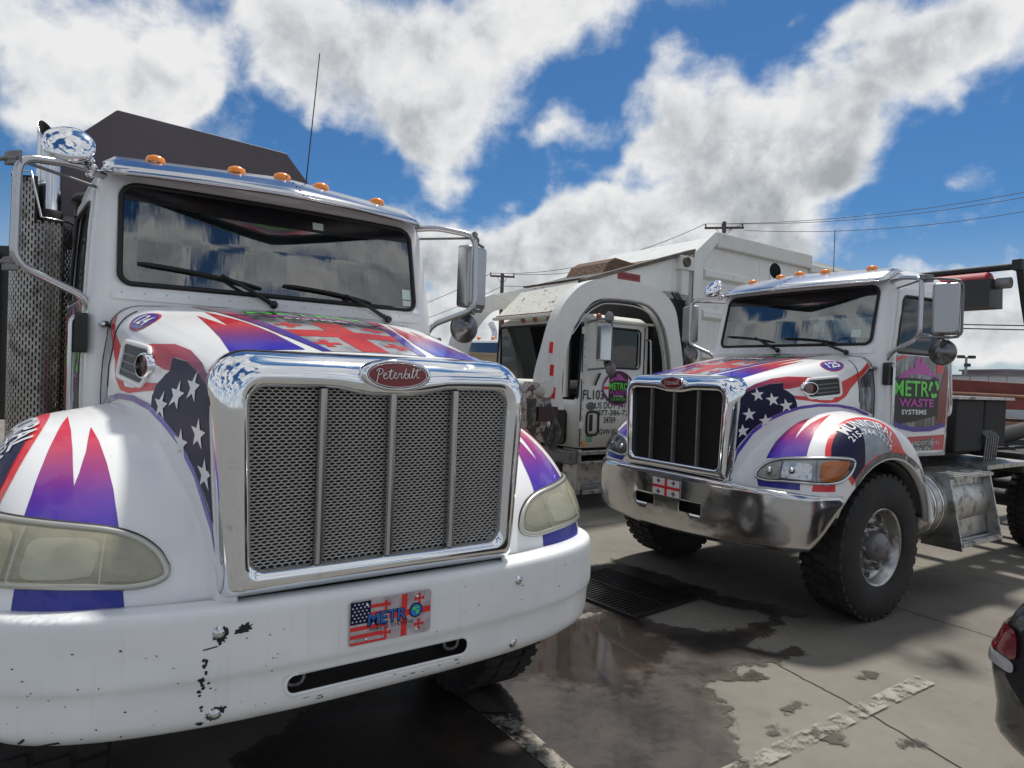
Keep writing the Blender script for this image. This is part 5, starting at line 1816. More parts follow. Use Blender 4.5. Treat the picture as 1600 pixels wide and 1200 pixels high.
    e2 = up.cross(e1)
    top = lambda nm, polys, m, off: lay(nm, polys, (0, 0.6, 1.92), e1, e2, up, bh, m, hood, off, 0.035)
    q = lambda pts: [(x, (y - 0.6) * 1.016) for x, y in pts]
    top('flag_panel', [q([(-.205, .165), (-.24, .355), (-.281, .539), (-.324, .736), (-.385, 1.031), (-.465, 1.44), (.465, 1.44), (.385, 1.031), (.324, .736), (.281, .539), (.24, .355), (.205, .165)])], flag_print(), 0.0018)
    top('flag_cross', [q([(-.265, .445), (.265, .445), (.295, .585), (-.295, .585)])], V_RED_SOFT, 0.0030)
    top('flag_cross', [q([(-.055, .175), (.055, .175), (.060, .445), (-.060, .445)])], V_RED_SOFT, 0.0030)
    top('flag_cross', [q([(-.062, .585), (.062, .585), (.068, .80), (-.068, .80)])], V_RED_SOFT, 0.0030)
    for x, y in ((-.145, .31), (.145, .31), (-.19, .70), (.19, .70)):
        w, l = 0.018, 0.055
        top('small_cross', [q([(x - w, y - l * 1.2), (x + w, y - l * 1.2), (x + w * .7, y - w), (x + l, y - w * 1.2), (x + l, y + w * 1.2), (x + w * .7, y + w), (x + w, y + l * 1.2), (x - w, y + l * 1.2), (x - w * .7, y + w), (x - l, y + w * 1.2), (x - l, y - w * 1.2), (x - w * .7, y - w)])], V_RED_SOFT, 0.0032)
    HT = lambda t, y, size, w, m, b=0.0: lay_text('lettering', t, Vector((0, 0.6, 1.92)) + e2 * ((y - 0.6) * 1.016), e1, e2, up, bh, m, hood, size=size, width=w, off=0.0045, bold=b, step=0.04)
    HT('METRO', 1.06, 0.15, 0.56, V_GREEN, 0.01)
    HT('WASTE', 0.96, 0.075, 0.44, V_PINK, 0.02)
    HT('SYSTEMS', 0.90, 0.04, 0.30, V_WHITE, 0.02)
    top('skyline', [q([(a * 0.60, 1.24 + b * 0.17) for a, b in SKYLINE])], V_PINK, 0.0045)


V_HOOD_LINE = ramp_mat('vinyl_hood_line', 1, [(0.10, L(60, 50, 170)), (0.55, L(70, 50, 160)), (0.95, L(150, 44, 84)), (1.35, L(206, 50, 60))])
V_NIGHT = vinyl('night', L(24, 24, 32), 0.45, 0.1, var=(8, 0.3))
V_RED_SOFT = vinyl('red_soft', L(186, 44, 48), var=(6, 0.25))

# ================================================================ front-loader refuse truck behind
def rusty_white(name, amount=0.62, base=(0.74, 0.74, 0.70)):
    if name in MATS:
        return MATS[name]
    m = bpy.data.materials.new(name)
    m.use_nodes = True
    T = NT(m.node_tree)
    b = T.n['Principled BSDF']
    tc = T.node('ShaderNodeTexCoord').outputs['Object']
    x, y, z = T.sep(tc)
    n = T.noise(tc, 3.5, 8, 0.68)
    drip = T.noise(T.comb(T.math('MULTIPLY', x, 9.0), T.math('MULTIPLY', y, 9.0), T.math('MULTIPLY', z, 0.9)), 1.0, 6, 0.65)
    c = T.ramp(n, [(0.3, tuple(q * 0.90 for q in base)), (0.65, base)])
    c = T.mix(T.math('MULTIPLY', T.smooth(drip, 0.57, 0.74), 0.30), c, (0.22, 0.16, 0.10))
    spot = T.noise(tc, 11.0, 8, 0.72)
    c = T.mix(T.smooth(spot, amount, amount + 0.06), c, (0.085, 0.04, 0.022))
    T.set(b.inputs['Base Color'], c)
    b.inputs['Roughness'].default_value = 0.45
    MATS[name] = m
    return m


def arch_arm(x0, x1):
    """lift arm: flat steel box bent over the cab"""
    outer = [(-0.70, 1.36), (-0.80, 1.70), (-0.70, 2.12), (-0.56, 2.55), (-0.36, 2.82), (-0.10, 3.00), (0.24, 3.08), (0.80, 3.10), (1.28, 3.03), (1.58, 2.82), (1.70, 2.47), (1.80, 2.06), (1.86, 1.50)]
    inner = [(-0.42, 1.36), (-0.46, 1.72), (-0.40, 2.12), (-0.25, 2.48), (-0.04, 2.72), (0.12, 2.80), (0.30, 2.835), (0.80, 2.845), (1.12, 2.78), (1.36, 2.56), (1.46, 2.35), (1.54, 2.05), (1.60, 1.50)]
    a, b = cr(outer, 5), cr(inner, 5)
    return MB().grid([[(x0, *p) for p in a], [(x1, *p) for p in a], [(x1, *q) for q in b], [(x0, *q) for q in b]], closed_u=True, smooth=False)


def refuse_truck():
    root = bpy.data.objects.new('refuse_truck', None)
    COL.objects.link(root)
    tag(root, 'rust-stained white front-loader refuse truck with lift arm arched over its cab', 'truck')
    rw = rusty_white('rusty_white')
    rw2 = rusty_white('dirty_white', 0.66, (0.80, 0.81, 0.78))
    rw3 = rusty_white('canopy_white', 0.57, (0.80, 0.78, 0.70))
    # cab: tall box with rounded corners
    def loop(z, x0, x1, y0, y1, r):
        return [(x, y, z) for x, y in rrect(x0, x1, y0, y1, r, 6)]
    rings = [loop(0.84, -0.90, 1.20, 0.0, 1.36, 0.12), loop(1.4, -0.90, 1.20, 0.0, 1.36, 0.12), loop(1.55, -0.90, 1.195, 0.03, 1.36, 0.12), loop(2.50, -0.88, 1.18, 0.09, 1.36, 0.12), loop(2.58, -0.87, 1.17, 0.10, 1.35, 0.12), loop(2.64, -0.80, 1.10, 0.18, 1.28, 0.12)]
    m = MB().grid(rings, closed_v=True)
    n = len(rings[0])
    m.add(rings[0], [tuple(range(n))], False).add(rings[-1], [tuple(range(n))], False)
    cab = m.build('cab', rw2, root, weld=True)
    inner = MB().box(-0.84, 1.14, 0.16, 1.28, 1.20, 2.52).build('cut', rw2)
    c1 = MB().prism(rrect(-0.82, 1.12, 1.47, 2.50, 0.06), 1, -0.3, 0.6).build('cut', rw2)
    c2 = MB().prism(rrect(0.46, 1.13, 1.93, 2.46, 0.07), 0, 0.6, 1.6).build('cut', rw2)
    boolean(cab, [inner, c1, c2])
    cab.data.materials.clear()
    cab.data.materials.append(rw2)
    ws = MB().prism(rrect(-0.82, 1.12, 1.47, 2.50, 0.06), 1, 0.10, 0.108).build('windscreen', M_GLASS_SIDE, root)
    ws.rotation_euler = (0, 0, 0)
    MB().tube([(x, 0.04 + 0.05 * (z - 1.5), z) for x, z in rrect(-0.83, 1.13, 1.46, 2.51, 0.06)], 0.016, 6, closed=True).build('windscreen_rubber', M_RUBBER, ws)
    MB().prism(rrect(0.46, 1.13, 1.93, 2.46, 0.07), 0, 1.150, 1.156).build('door_window', M_GLASS_SIDE, root)
    MB().tube([(1.178 + 0.010 * (2.5 - z), y, z) for y, z in rrect(0.45, 1.14, 1.92, 2.47, 0.07)], 0.014, 6, closed=True).build('window_rubber', M_RUBBER, root)
    for x in (0.80,):
        MB().box(x, x + 0.05, 0.06, 0.10, 1.50, 2.52).build('quarter_post', rw2, root)
    MB().box(-0.80, 1.10, 0.2, 0.55, 1.25, 1.62).build('dashboard', M_INTERIOR, root, bevel=0.03)
    MB().box(0.35, 0.95, 0.80, 1.25, 1.25, 1.60).box(0.40, 0.90, 1.10, 1.26, 1.55, 2.30).build('seat', M_SEAT, root, bevel=0.04)
    MB().box(-0.84, 1.14, 1.27, 1.28, 1.25, 2.50).build('rear_bulkhead', M_INTERIOR, root)
    vest = MB().ellipsoid((0.98, 0.36, 1.66), (0.10, 0.08, 0.12), 12, 8).build('hung_vest', mat('lime_fabric', L(176, 196, 30), 0.8), root)
    # door seam lines, gutter, hinge
    for y in (0.035, 1.20):
        MB().box(1.196, 1.206, y, y + 0.012, 0.86, 2.52).build('door_seam', M_DARK, root)
    MB().box(1.16, 1.225, 0.10, 1.36, 2.545, 2.575).build('roof_gutter', rw, root)
    # left headlamp pod and corner
    MB().prism(rrect(0.52, 0.98, 0.86, 1.34, 0.08), 1, -0.045, 0.02).build('headlight_pod', M_BLACK, root, bevel=0.02)
    MB().lathe([(0.10, -0.04), (0.095, -0.06), (0.0, -0.075)], (0.72, -0.01, 1.14), 'y', 20).build('headlight', M_CHROME, root)
    MB().box(-0.90, 1.20, -0.10, 0.02, 0.62, 0.80).build('front_bumper', M_DULL, root, bevel=0.02)
    # steps below the door
    st = MB()
    st.box(0.86, 1.22, 0.05, 0.95, 0.62, 0.66).box(0.86, 1.24, 0.10, 0.95, 0.22, 0.28).box(0.90, 1.20, 0.02, 0.09, 0.22, 0.82).box(0.88, 0.90, 0.09, 0.95, 0.28, 0.62)
    st.box(1.0, 1.21, 0.02, 1.3, 0.74, 0.80)
    st.build('step', M_ALU, root, bevel=0.008)
    MB().box(-0.60, 0.86, 0.1, 5.6, 0.60, 0.95).build('chassis', M_DARK, root)
    for s, xx in ((1, 1.18), (-1, 0.88)):
        pass
    wheel(root, 1.12, 1.75, 0.52, 0.52, 0.30, 0.29, True, 1)
    wheel(root, 0.82, 1.75, 0.52, 0.52, 0.30, 0.29, True, -1)
    for y in (5.4, 6.7):
        wheel(root, 1.20, y, 0.52, 0.52, 0.28, 0.29, False, 1)
        wheel(root, 0.90, y, 0.52, 0.52, 0.28, 0.29, False, -1)
    # roof lamps in a row, side lamps
    for x in (-0.76, -0.22, 0.08, 0.40):
        b = MB().lathe([(0.045, 0.0), (0.040, -0.02), (0.0, -0.045)], (x, 0.09, 2.600), 'y', 14).build('marker_light', mat('marker_faded', (0.42, 0.14, 0.06), 0.35), root)
    for x, y, z in ((1.16, -0.02, 2.60), (1.205, 0.30, 2.60)):
        MB().ellipsoid((x, y, z), (0.04, 0.04, 0.045), 12, 8).build('marker_light', mat('marker_faded', (0.42, 0.14, 0.06), 0.35), root)
    MB().ellipsoid((1.205, 0.11, 0.89), (0.012, 0.03, 0.035), 12, 8).build('marker_light', M_AMBER, root)
    # sloping canopy above the cab
    cn = MB().hexa([(-0.78, -0.06, 2.62), (1.10, -0.06, 2.64), (1.10, 0.02, 2.64), (-0.78, 0.02, 2.62), (-0.70, 0.42, 3.12), (1.06, 0.46, 3.19), (1.06, 0.52, 3.19), (-0.70, 0.50, 3.12)])
    cn.box(-0.78, 1.10, -0.09, -0.02, 2.61, 2.65)
    cn.build('canopy', rw3, root)
    # ragged scorched flap on the hopper edge
    MB().prism([(0.62, 3.26), (0.72, 3.42), (0.86, 3.50), (1.30, 3.46), (1.70, 3.60), (1.66, 3.56), (1.2, 3.40), (0.9, 3.34)], 0, 0.1, 0.9).build('hopper_flap', mat('scorched', (0.13, 0.10, 0.075), 0.9, dirt=(14, 0.45, 0.6, (0.22, 0.11, 0.05)), bump=(25, 0.8, 0.03)), root)
    # hopper with sloping top edge
    hp = MB().prism([(0.0, 3.02), (2.15, 3.70), (2.15, 3.12), (1.42, 3.06), (0.3, 2.95)], 0, 1.16, 1.20).build('hopper_side', rw2, root)
    MB().prism([(0.0, 3.02), (2.15, 3.70), (2.15, 3.12), (1.42, 3.06), (0.3, 2.95)], 0, -0.90, -0.86).build('hopper_side', rw2, root)
    MB().hexa([(1.12, -0.02, 3.02), (1.26, -0.02, 3.02), (1.26, 2.16, 3.71), (1.12, 2.16, 3.71), (1.12, -0.02, 3.07), (1.26, -0.02, 3.07), (1.26, 2.16, 3.765), (1.12, 2.16, 3.765)]).build('hopper_rail', mat('grimy_rail', (0.12, 0.10, 0.085), 0.8, var=(9, 0.4)), root)
    MB().box(-0.86, 1.16, 1.42, 1.46, 1.0, 3.06).build('hopper_front', M_DARK, root)
    MB().box(-0.80, 1.12, 1.44, 2.3, 1.0, 3.0).build('packer', M_DARK, root)
    MB().box(1.201, 1.206, 0.62, 1.06, 3.145, 3.245).build('placard', mat('placard_red', L(146, 60, 66), 0.5), root)
    lay_text('lettering', 'DANGER', (1.206, 0.84, 3.170), Vector((0, 1, 0)), Vector((0, 0, 1)), Vector((1, 0, 0)), None, mat('placard_ink', L(70, 30, 36), 0.6), root, size=0.05, width=0.36, off=0.002)
    lb = MB().box(1.20, 1.30, 1.80, 2.10, 3.42, 3.62).box(1.20, 1.27, 1.86, 2.02, 3.05, 3.42).build('lamp_bracket', rw, root)
    MB().lathe([(0.075, 0.0), (0.075, 0.03), (0.05, 0.034), (0.045, 0.02), (0.0, 0.02)], (1.30, 1.91, 3.53), 'x', 20).build('work_lamp', mat('lamp_rust', (0.10, 0.08, 0.05), 0.6), lb)
    # arms
    for a, b in ((1.24, 1.40), (-1.10, -0.94)):
        arm = arch_arm(a, b).build('lift_arm', rw2, root)
        if a > 0:
            # hose run on the inside of the bend, joint and fork linkage at the front
            MB().tube([(1.39, *p) for p in cr([(-0.30, 2.40), (-0.10, 2.64), (0.10, 2.76), (0.30, 2.81), (0.80, 2.82), (1.10, 2.76), (1.33, 2.55), (1.46, 2.2), (1.54, 1.8)], 5)], 0.014, 6).build('hose', M_DULL, arm)
            MB().tube([(1.37, *p) for p in cr([(-0.30, 2.32), (-0.08, 2.58), (0.12, 2.71), (0.32, 2.765), (0.80, 2.77), (1.08, 2.70), (1.29, 2.50), (1.41, 2.2), (1.48, 1.8)], 5)], 0.010, 6).build('hose', M_STEEL, arm)
            for k in range(5):
                z0 = 1.50 + 0.14 * k
                y0 = -0.60 - 0.10 * math.sin((z0 - 1.3) * 1.6) + 0.03
                MB().prism([(y0 - 0.03, z0), (y0 + 0.03, z0), (y0 + 0.035, z0 + 0.138), (y0 - 0.025, z0 + 0.138)], 0, 1.402, 1.404).build('reflector_tape', (V_RED if k % 2 == 0 else V_WHITE), arm)
    MB().tube([(-1.0, -0.72, 1.62), (1.42, -0.72, 1.62)], 0.11, 16).build('cross_tube', rw, root)
    jt = MB().lathe([(0.0, -0.10), (0.08, -0.10), (0.10, -0.08), (0.10, 0.05), (0.06, 0.08), (0.04, 0.10), (0.0, 0.10)], (1.34, -0.80, 1.58), 'x', 24).prism([(-0.95, 0.90), (-0.80, 0.86), (-0.62, 1.40), (-0.64, 1.66), (-0.92, 1.70), (-1.0, 1.45)], 0, 1.22, 1.40)
    jt.build('arm_joint', rusty_white('joint_rust', 0.50, (0.50, 0.48, 0.44)), root)
    lk = MB()
    lk.tube([(1.42, -0.70, 1.42), (1.42, -0.52, 1.10), (1.42, -0.60, 0.86)], 0.05, 10)
    lk.tube([(1.42, -0.95, 1.50), (1.42, -0.92, 0.80)], 0.06, 10)
    lk.tube([(1.44, -0.60, 1.25), (1.44, -0.72, 0.92)], 0.028, 8)
    lk.build('fork_linkage', mat('linkage_dark', (0.06, 0.055, 0.05), 0.6, dirt=(9, 0.5, 0.7, (0.30, 0.28, 0.26))), root)
    MB().box(1.30, 1.46, -0.86, -0.56, 1.22, 1.40).build('tail_lamp_box', mat('lampbox', (0.07, 0.035, 0.035), 0.5), root)
    # body: smooth wall with pressed ribs, capped top rail, slanted front edge
    bd = MB().prism([(2.14, 0.95), (2.14, 3.66), (2.62, 4.02), (8.6, 4.02), (8.6, 0.95)], 0, -1.02, 1.20).build('body', rw2, root)
    MB().prism([(2.10, 0.95), (2.10, 3.68), (2.60, 4.08), (2.68, 4.08), (2.72, 3.98), (2.34, 3.62), (2.34, 0.95)], 0, 1.20, 1.27).build('body_post', rw2, root)
    MB().box(1.20, 1.28, 2.66, 5.32, 3.86, 4.10).build('top_rail', rw, root, bevel=0.02)
    MB().box(1.20, 1.26, 5.32, 8.6, 3.80, 3.95).build('top_rail', rw, root, bevel=0.02)
    for z in (3.34, 2.72, 2.10):
        MB().prism([(1.20, z), (1.27, z + 0.05), (1.27, z + 0.13), (1.20, z + 0.18)], 1, 2.40, 8.5).build('body_rib', rw2, root)
    MB().box(1.20, 1.25, 2.42, 2.62, 1.3, 2.05).box(1.25, 1.27, 2.44, 2.47, 1.3, 2.0).box(1.25, 1.27, 2.56, 2.59, 1.3, 2.0).build('ladder_panel', M_DULL, root)
    lay_text('lettering', 'MUNICIPAL', (1.201, 4.0, 3.05), Vector((0, 1, 0)), Vector((0, 0, 1)), Vector((1, 0, 0)), None, V_BLACK, root, size=0.20, width=2.0, off=0.002, bold=0.02, shear=0.2)
    for z in (1.10, 1.75, 2.35):
        MB().box(1.20, 1.222, 0.012, 0.075, z, z + 0.09).build('door_hinge', rw, root, bevel=0.004)
    for k in range(14):
        MB().ellipsoid((1.202, 0.075, 0.90 + 0.115 * k), (0.006, 0.009, 0.009), 8, 4).build('rivet', M_DULL, root)
    for dx, r_ in ((0.0, 0.016), (0.05, 0.012), (0.09, 0.012)):
        MB().tube([(1.30 + dx * 0.3, *p) for p in cr([(1.62 + dx, 3.05), (1.86 + dx, 2.80), (1.96 + dx, 2.3), (1.98 + dx, 1.5)], 5)], r_, 6).build('hydraulic_line', M_DARK, root)
    for z, h in ((2.66, 0.012), (3.17, 0.02)):
        MB().box(-0.72, 1.08, (-0.075 if z < 3 else 0.43), (-0.055 if z < 3 else 0.50), z, z + h).build('canopy_edge', mat('rust_edge', (0.10, 0.055, 0.03), 0.85, var=(12, 0.5)), root)
    MB().prism([(2.10, 0.95), (2.10, 3.68), (2.12, 3.70), (2.12, 0.95)], 0, 1.262, 1.275).build('rust_streak', mat('rust_edge', (0, 0, 0)), root)
    # door mirror
    mf = MB().tube(fillet([(1.20, 0.10, 2.50), (1.48, 0.06, 2.54), (1.50, 0.26, 2.54), (1.50, 0.28, 1.92), (1.22, 0.12, 1.88)], 0.04), 0.014, 8).build('mirror_frame', M_DULL, root)
    MB().box(1.44, 1.52, 0.05, 0.25, 2.00, 2.46).build('mirror_head', M_STEEL, root, bevel=0.015)
    MB().ellipsoid((1.47, 0.24, 2.57), (0.035, 0.08, 0.08), 14, 10).build('convex_mirror', M_DULL, root)
    MB().ellipsoid((1.47, 0.30, 1.90), (0.04, 0.09, 0.09), 14, 10).build('convex_mirror', M_DULL, root)
    MB().tube([(1.21, 0.36, 1.84), (1.215, 0.27, 1.68)], 0.014, 6).build('wiper_stay', M_BLACK, root)
    MB().tube(fillet([(1.20, 1.24, 2.34), (1.26, 1.26, 2.34), (1.26, 1.30, 1.70), (1.20, 1.28, 1.66)], 0.03), 0.014, 8).build('grab_rail', M_STEEL, root)
    # pull-handle recess with black surround
    hr = MB().tube([(1.204, y, z) for y, z in rrect(0.15, 0.36, 1.01, 1.32, 0.06)], 0.018, 8, closed=True).build('handle_surround', M_BLACK, root)
    MB().box(1.20, 1.215, 0.20, 0.25, 1.06, 1.28).build('pull_handle', M_BLACK, hr)
    # lettering and round company sticker
    e1, e2, nx = Vector((0, 1, 0)), Vector((0, 0, 1)), Vector((1, 0, 0))
    TX = lambda t, y0, y1, z, size, m=V_BLACK, off=0.005, b=0.0: lay_text('lettering', t, (1.20, (y0 + y1) / 2, z), e1, e2, nx, None, m, root, size=size, width=y1 - y0, off=off, bold=b)
    TX('FL103', 0.07, 0.45, 1.49, 0.125, b=0.012)
    TX('US DOT 34191', 0.30, 0.98, 1.365, 0.085, b=0.01)
    TX('877-386-7234', 0.34, 1.05, 1.27, 0.075, b=0.01)
    TX('34769', 0.46, 0.68, 1.165, 0.085, b=0.01)
    TX('GVW 60', 0.38, 0.70, 1.01, 0.075, b=0.01)
    MB().prism(ellipse(0.22, 1.395, 0.085, 0.055, 20), 0, 1.20, 1.204).build('oval_sticker', mat('sticker_grey', L(96, 100, 106), 0.5, var=(30, 0.4)), root)
    gs = MB().prism([(0.14, 0.915), (0.27, 0.915), (0.27, 1.0), (0.14, 1.0)], 0, 1.20, 1.203).build('permit_sticker', mat('sticker_green_pale', L(150, 190, 170), 0.6), root)
    for z in (0.92, 0.985):
        MB().prism([(0.145, z), (0.265, z), (0.265, z + 0.012), (0.145, z + 0.012)], 0, 1.203, 1.205).build('sticker_band', mat('sticker_green', L(50, 120, 90), 0.6), gs)
    TX('678', 0.16, 0.25, 0.94, 0.035, mat('sticker_ink', L(50, 80, 70), 0.6))
    ds = MB().prism(ellipse(0.715, 1.645, 0.29, 0.235, 40), 0, 1.20, 1.205).build('company_sticker', V_NIGHT, root)
    rim = ellipse(0.715, 1.645, 0.29, 0.235, 40)
    MB().tube([(1.206, y, z) for y, z in rim], 0.007, 6, closed=True).build('sticker_rim', V_PINK, ds)
    def disc(poly, m, off, nm='sticker_print'):
        MB().prism(poly, 0, 1.205 + off - 0.001, 1.205 + off).build(nm, m, ds)
    for sg in (-1, 1):
        disc([(0.715 + sg * 0.185, 1.50), (0.715 + sg * 0.275, 1.60), (0.715 + sg * 0.28, 1.68), (0.715 + sg * 0.185, 1.80)], V_WHITE, 0.002)
        disc([(0.715 + sg * 0.185, 1.625), (0.715 + sg * 0.285, 1.625), (0.715 + sg * 0.285, 1.665), (0.715 + sg * 0.185, 1.665)], V_RED, 0.003)
    disc([(0.715 + a * 0.40, 1.735 + b * 0.12) for a, b in SKYLINE], V_PINK, 0.003)
    TX('METRO', 0.53, 0.90, 1.625, 0.095, V_GREEN, 0.010, 0.02)
    TX('WASTE', 0.54, 0.89, 1.555, 0.058, V_PINK, 0.010, 0.02)
    TX('SYSTEMS', 0.62, 0.81, 1.522, 0.022, V_WHITE, 0.010, 0.02)
    TX('215-744-7234', 0.58, 0.85, 1.475, 0.034, V_GREEN, 0.010, 0.01)
    root.location = (0.187, 9.576, 0)
    root.rotation_euler = (0, 0, -0.95)
    return root


# ================================================================ truck bodies
def container_a():
    """dark chamfered container riding on the near truck"""
    m = MB().prism([(-1.18, 1.12), (1.02, 1.12), (1.02, 2.92), (0.478, 3.528), (-0.722, 3.578), (-1.18, 3.11)], 1, 3.40, 8.2)
    o = m.build('roll_off_container', mat('container_brown', L(80, 72, 79), 0.5, var=(1.2, 0.18)), None, bevel=0.012)
    tag(o, 'dark brown container with sloped top edges carried behind the nearest cab', 'container')
    o.location = TA.location
    o.rotation_euler = TA.rotation_euler
    for k in range(5):
        y = 4.2 + 0.9 * k
        MB().box(1.02, 1.09, y, y + 0.10, 1.2, 2.9).build('side_rib', mat('container_brown', (0, 0, 0)), o)
        MB().box(-1.25, -1.18, y, y + 0.10, 1.2, 3.1).build('side_rib', mat('container_brown', (0, 0, 0)), o)
    return o


def hoist(root, P):
    """hook-lift rails, oil tank, tarp gantry of the far wrapped truck"""
    f = MB()
    for x in (-0.42, 0.42):
        f.box(x - 0.08, x + 0.08, 2.9, P['length'], 1.03, 1.22)
    f.build('hoist_rails', M_DARK, root)
    tk = MB().box(0.42, 0.92, 2.72, 3.30, 1.20, 1.70).box(0.40, 0.90, 3.36, 3.86, 1.24, 1.70).build('oil_tank', mat('tank_black', (0.007, 0.007, 0.008), 0.7), root, bevel=0.02)
    MB().box(0.40, 0.96, 2.70, 3.88, 1.70, 1.725).build('tank_lid', M_ALU, tk)
    MB().box(0.46, 1.10, 2.95, 3.95, 1.06, 1.10).build('deck_plate', M_ALU, root)
    cl = MB()
    for k in range(6):
        cl.tube([(0.93, 3.30 + 0.05 * k, 1.10), (0.95, 3.30 + 0.05 * k, 1.34), (0.90, 3.28 + 0.05 * k, 1.40)], 0.009, 6)
    cl.build('control_levers', M_DULL, root)
    cyl = MB().tube([(0.62, 4.0, 1.25), (0.62, 5.9, 1.42)], 0.09, 14).tube([(0.62, 5.9, 1.42), (0.62, 6.8, 1.5)], 0.05, 12)
    cyl.build('hoist_cylinder', M_DARK, root)
    for y in (4.1, 4.55, 5.0):
        MB().box(0.46, 0.98, y, y + 0.30, 0.95, 1.16).build('valve_block', M_DARK, root, bevel=0.03)
    MB().lathe([(0, 0.78), (0.08, 0.78), (0.09, 0.86), (0.09, 1.02), (0.05, 1.08), (0, 1.08)], (1.02, 4.45, 0), 'z', 14).build('filter_can', M_ALU, root)
    # tarp gantry
    g = MB()
    g.tube([(-1.03, 3.62, 3.02), (1.03, 3.62, 3.02)], 0.035, 10)
    for x in (-1.03, 1.03):
        g.tube([(x, 3.62, 3.06), (x, 3.80, 2.66), (x, 4.62, 1.10)], 0.032, 10)
        g.box(x - 0.04, x + 0.04, 3.57, 3.68, 2.98, 3.08)
    gt = g.build('tarp_gantry', M_DARK, root)
    MB().lathe([(0.0, -0.92), (0.115, -0.92), (0.125, -0.90), (0.125, 0.78), (0.115, 0.80), (0.0, 0.80)], (0, 3.60, 2.86), 'x', 24).build('tarp_roll', mat('tarp_red', L(150, 30, 44), 0.6, var=(8, 0.3)), gt)
    MB().prism([(3.44, 2.62), (3.76, 2.62), (3.74, 2.86), (3.70, 2.90), (3.46, 2.90)], 0, -0.95, 0.86).build('tarp_tray', M_BLACK, gt)
    MB().tube([(0.86, 3.60, 2.86), (0.98, 3.60, 2.86)], 0.055, 14).build('tarp_motor', M_DULL, gt)
    # whip aerial behind the cab
    MB().tube([(-0.17, 2.46, 2.80), (-0.175, 2.46, 3.40)], 0.004, 5).build('aerial', M_BLACK, root)


# ================================================================ ground
def ground_mat():
    m = bpy.data.materials.new('concrete')
    m.use_nodes = True
    T = NT(m.node_tree)
    b = T.n['Principled BSDF']
    tc = T.node('ShaderNodeTexCoord').outputs['Object']
    n1 = T.noise(tc, 0.7, 8, 0.62)
    n2 = T.noise(tc, 9.0, 8, 0.68)
    n3 = T.noise(tc, 140.0, 3, 0.6)
    c = T.ramp(n1, [(0.28, L(98, 93, 86)), (0.5, L(117, 112, 103)), (0.72, L(132, 127, 115))])
    c = T.mix(T.math('MULTIPLY', T.smooth(n2, 0.55, 0.75), 0.35), c, L(92, 86, 78))
    c = T.mix(T.math('MULTIPLY', T.smooth(n3, 0.35, 0.65), 0.22), c, L(104, 100, 92))
    stain = T.noise(tc, 2.3, 9, 0.7, 0.4)
    c = T.mix(T.math('MULTIPLY', T.smooth(stain, 0.60, 0.68), 0.5), c, L(80, 74, 68))
    T.set(b.inputs['Base Color'], c)
    T.set(b.inputs['Roughness'], T.ramp(n2, [(0.3, (0.72,) * 3), (0.7, (0.9,) * 3)]))
    bn = T.node('ShaderNodeBump')
    T.set(bn.inputs['Height'], T.math('ADD', n3, T.math('MULTIPLY', n2, 1.5)))
    bn.inputs['Strength'].default_value = 0.25
    bn.inputs['Distance'].default_value = 0.004
    T.l.new(bn.outputs[0], b.inputs['Normal'])
    return m


def wet_mat():
    m = bpy.data.materials.new('wet_concrete')
    m.use_nodes = True
    T = NT(m.node_tree)
    b = T.n['Principled BSDF']
    tc = T.node('ShaderNodeTexCoord').outputs['Object']
    x, y, z = T.sep(tc)
    at = T.node('ShaderNodeAttribute', attribute_name='wet').outputs['Fac']
    n1 = T.noise(tc, 2.2, 8, 0.66)
    n2 = T.noise(tc, 18.0, 7, 0.68)
    n4 = T.noise(tc, 6.0, 7, 0.65)
    edge = T.math('ADD', at, T.math('ADD', T.math('MULTIPLY', T.math('SUBTRACT', n4, 0.5), 0.34), T.math('MULTIPLY', T.math('SUBTRACT', n2, 0.5), 0.12)))
    alpha = T.smooth(edge, 0.0, 0.045)
    c = T.ramp(n1, [(0.30, L(42, 39, 36)), (0.50, L(52, 46, 42)), (0.66, L(68, 58, 49)), (0.82, L(84, 74, 62))])
    c = T.mix(T.math('MULTIPLY', T.smooth(n2, 0.50, 0.72), 0.45), c, L(40, 36, 34))
    c = T.mix(T.smooth(edge, 0.12, 0.0, 0.0, 0.55), c, L(92, 84, 74))
    T.set(b.inputs['Base Color'], c)
    # standing water in the hollow by the bumper, only damp elsewhere
    pool = T.smooth(T.math('ADD', T.vmath('DISTANCE', T.comb(x, y, 0.0), (0.45, 4.35, 0.0)), T.math('MULTIPLY', T.math('SUBTRACT', n1, 0.5), 1.2)), 0.80, 0.50)
    pool2 = T.smooth(n1, 0.60, 0.35)
    damp = T.ramp(n2, [(0.3, (0.46,) * 3), (0.7, (0.68,) * 3)])
    T.set(b.inputs['Roughness'], T.mixf(T.math('MAXIMUM', pool, T.math('MULTIPLY', pool2, 0.4)), damp, 0.05))
    b.inputs['Specular IOR Level'].default_value = 0.4
    bn = T.node('ShaderNodeBump')
    T.set(bn.inputs['Height'], n2)
    T.set(bn.inputs['Strength'], T.mixf(pool, 0.35, 0.02))
    bn.inputs['Distance'].default_value = 0.004
    T.l.new(bn.outputs[0], b.inputs['Normal'])
    T.set(b.inputs['Alpha'], alpha)
    return m


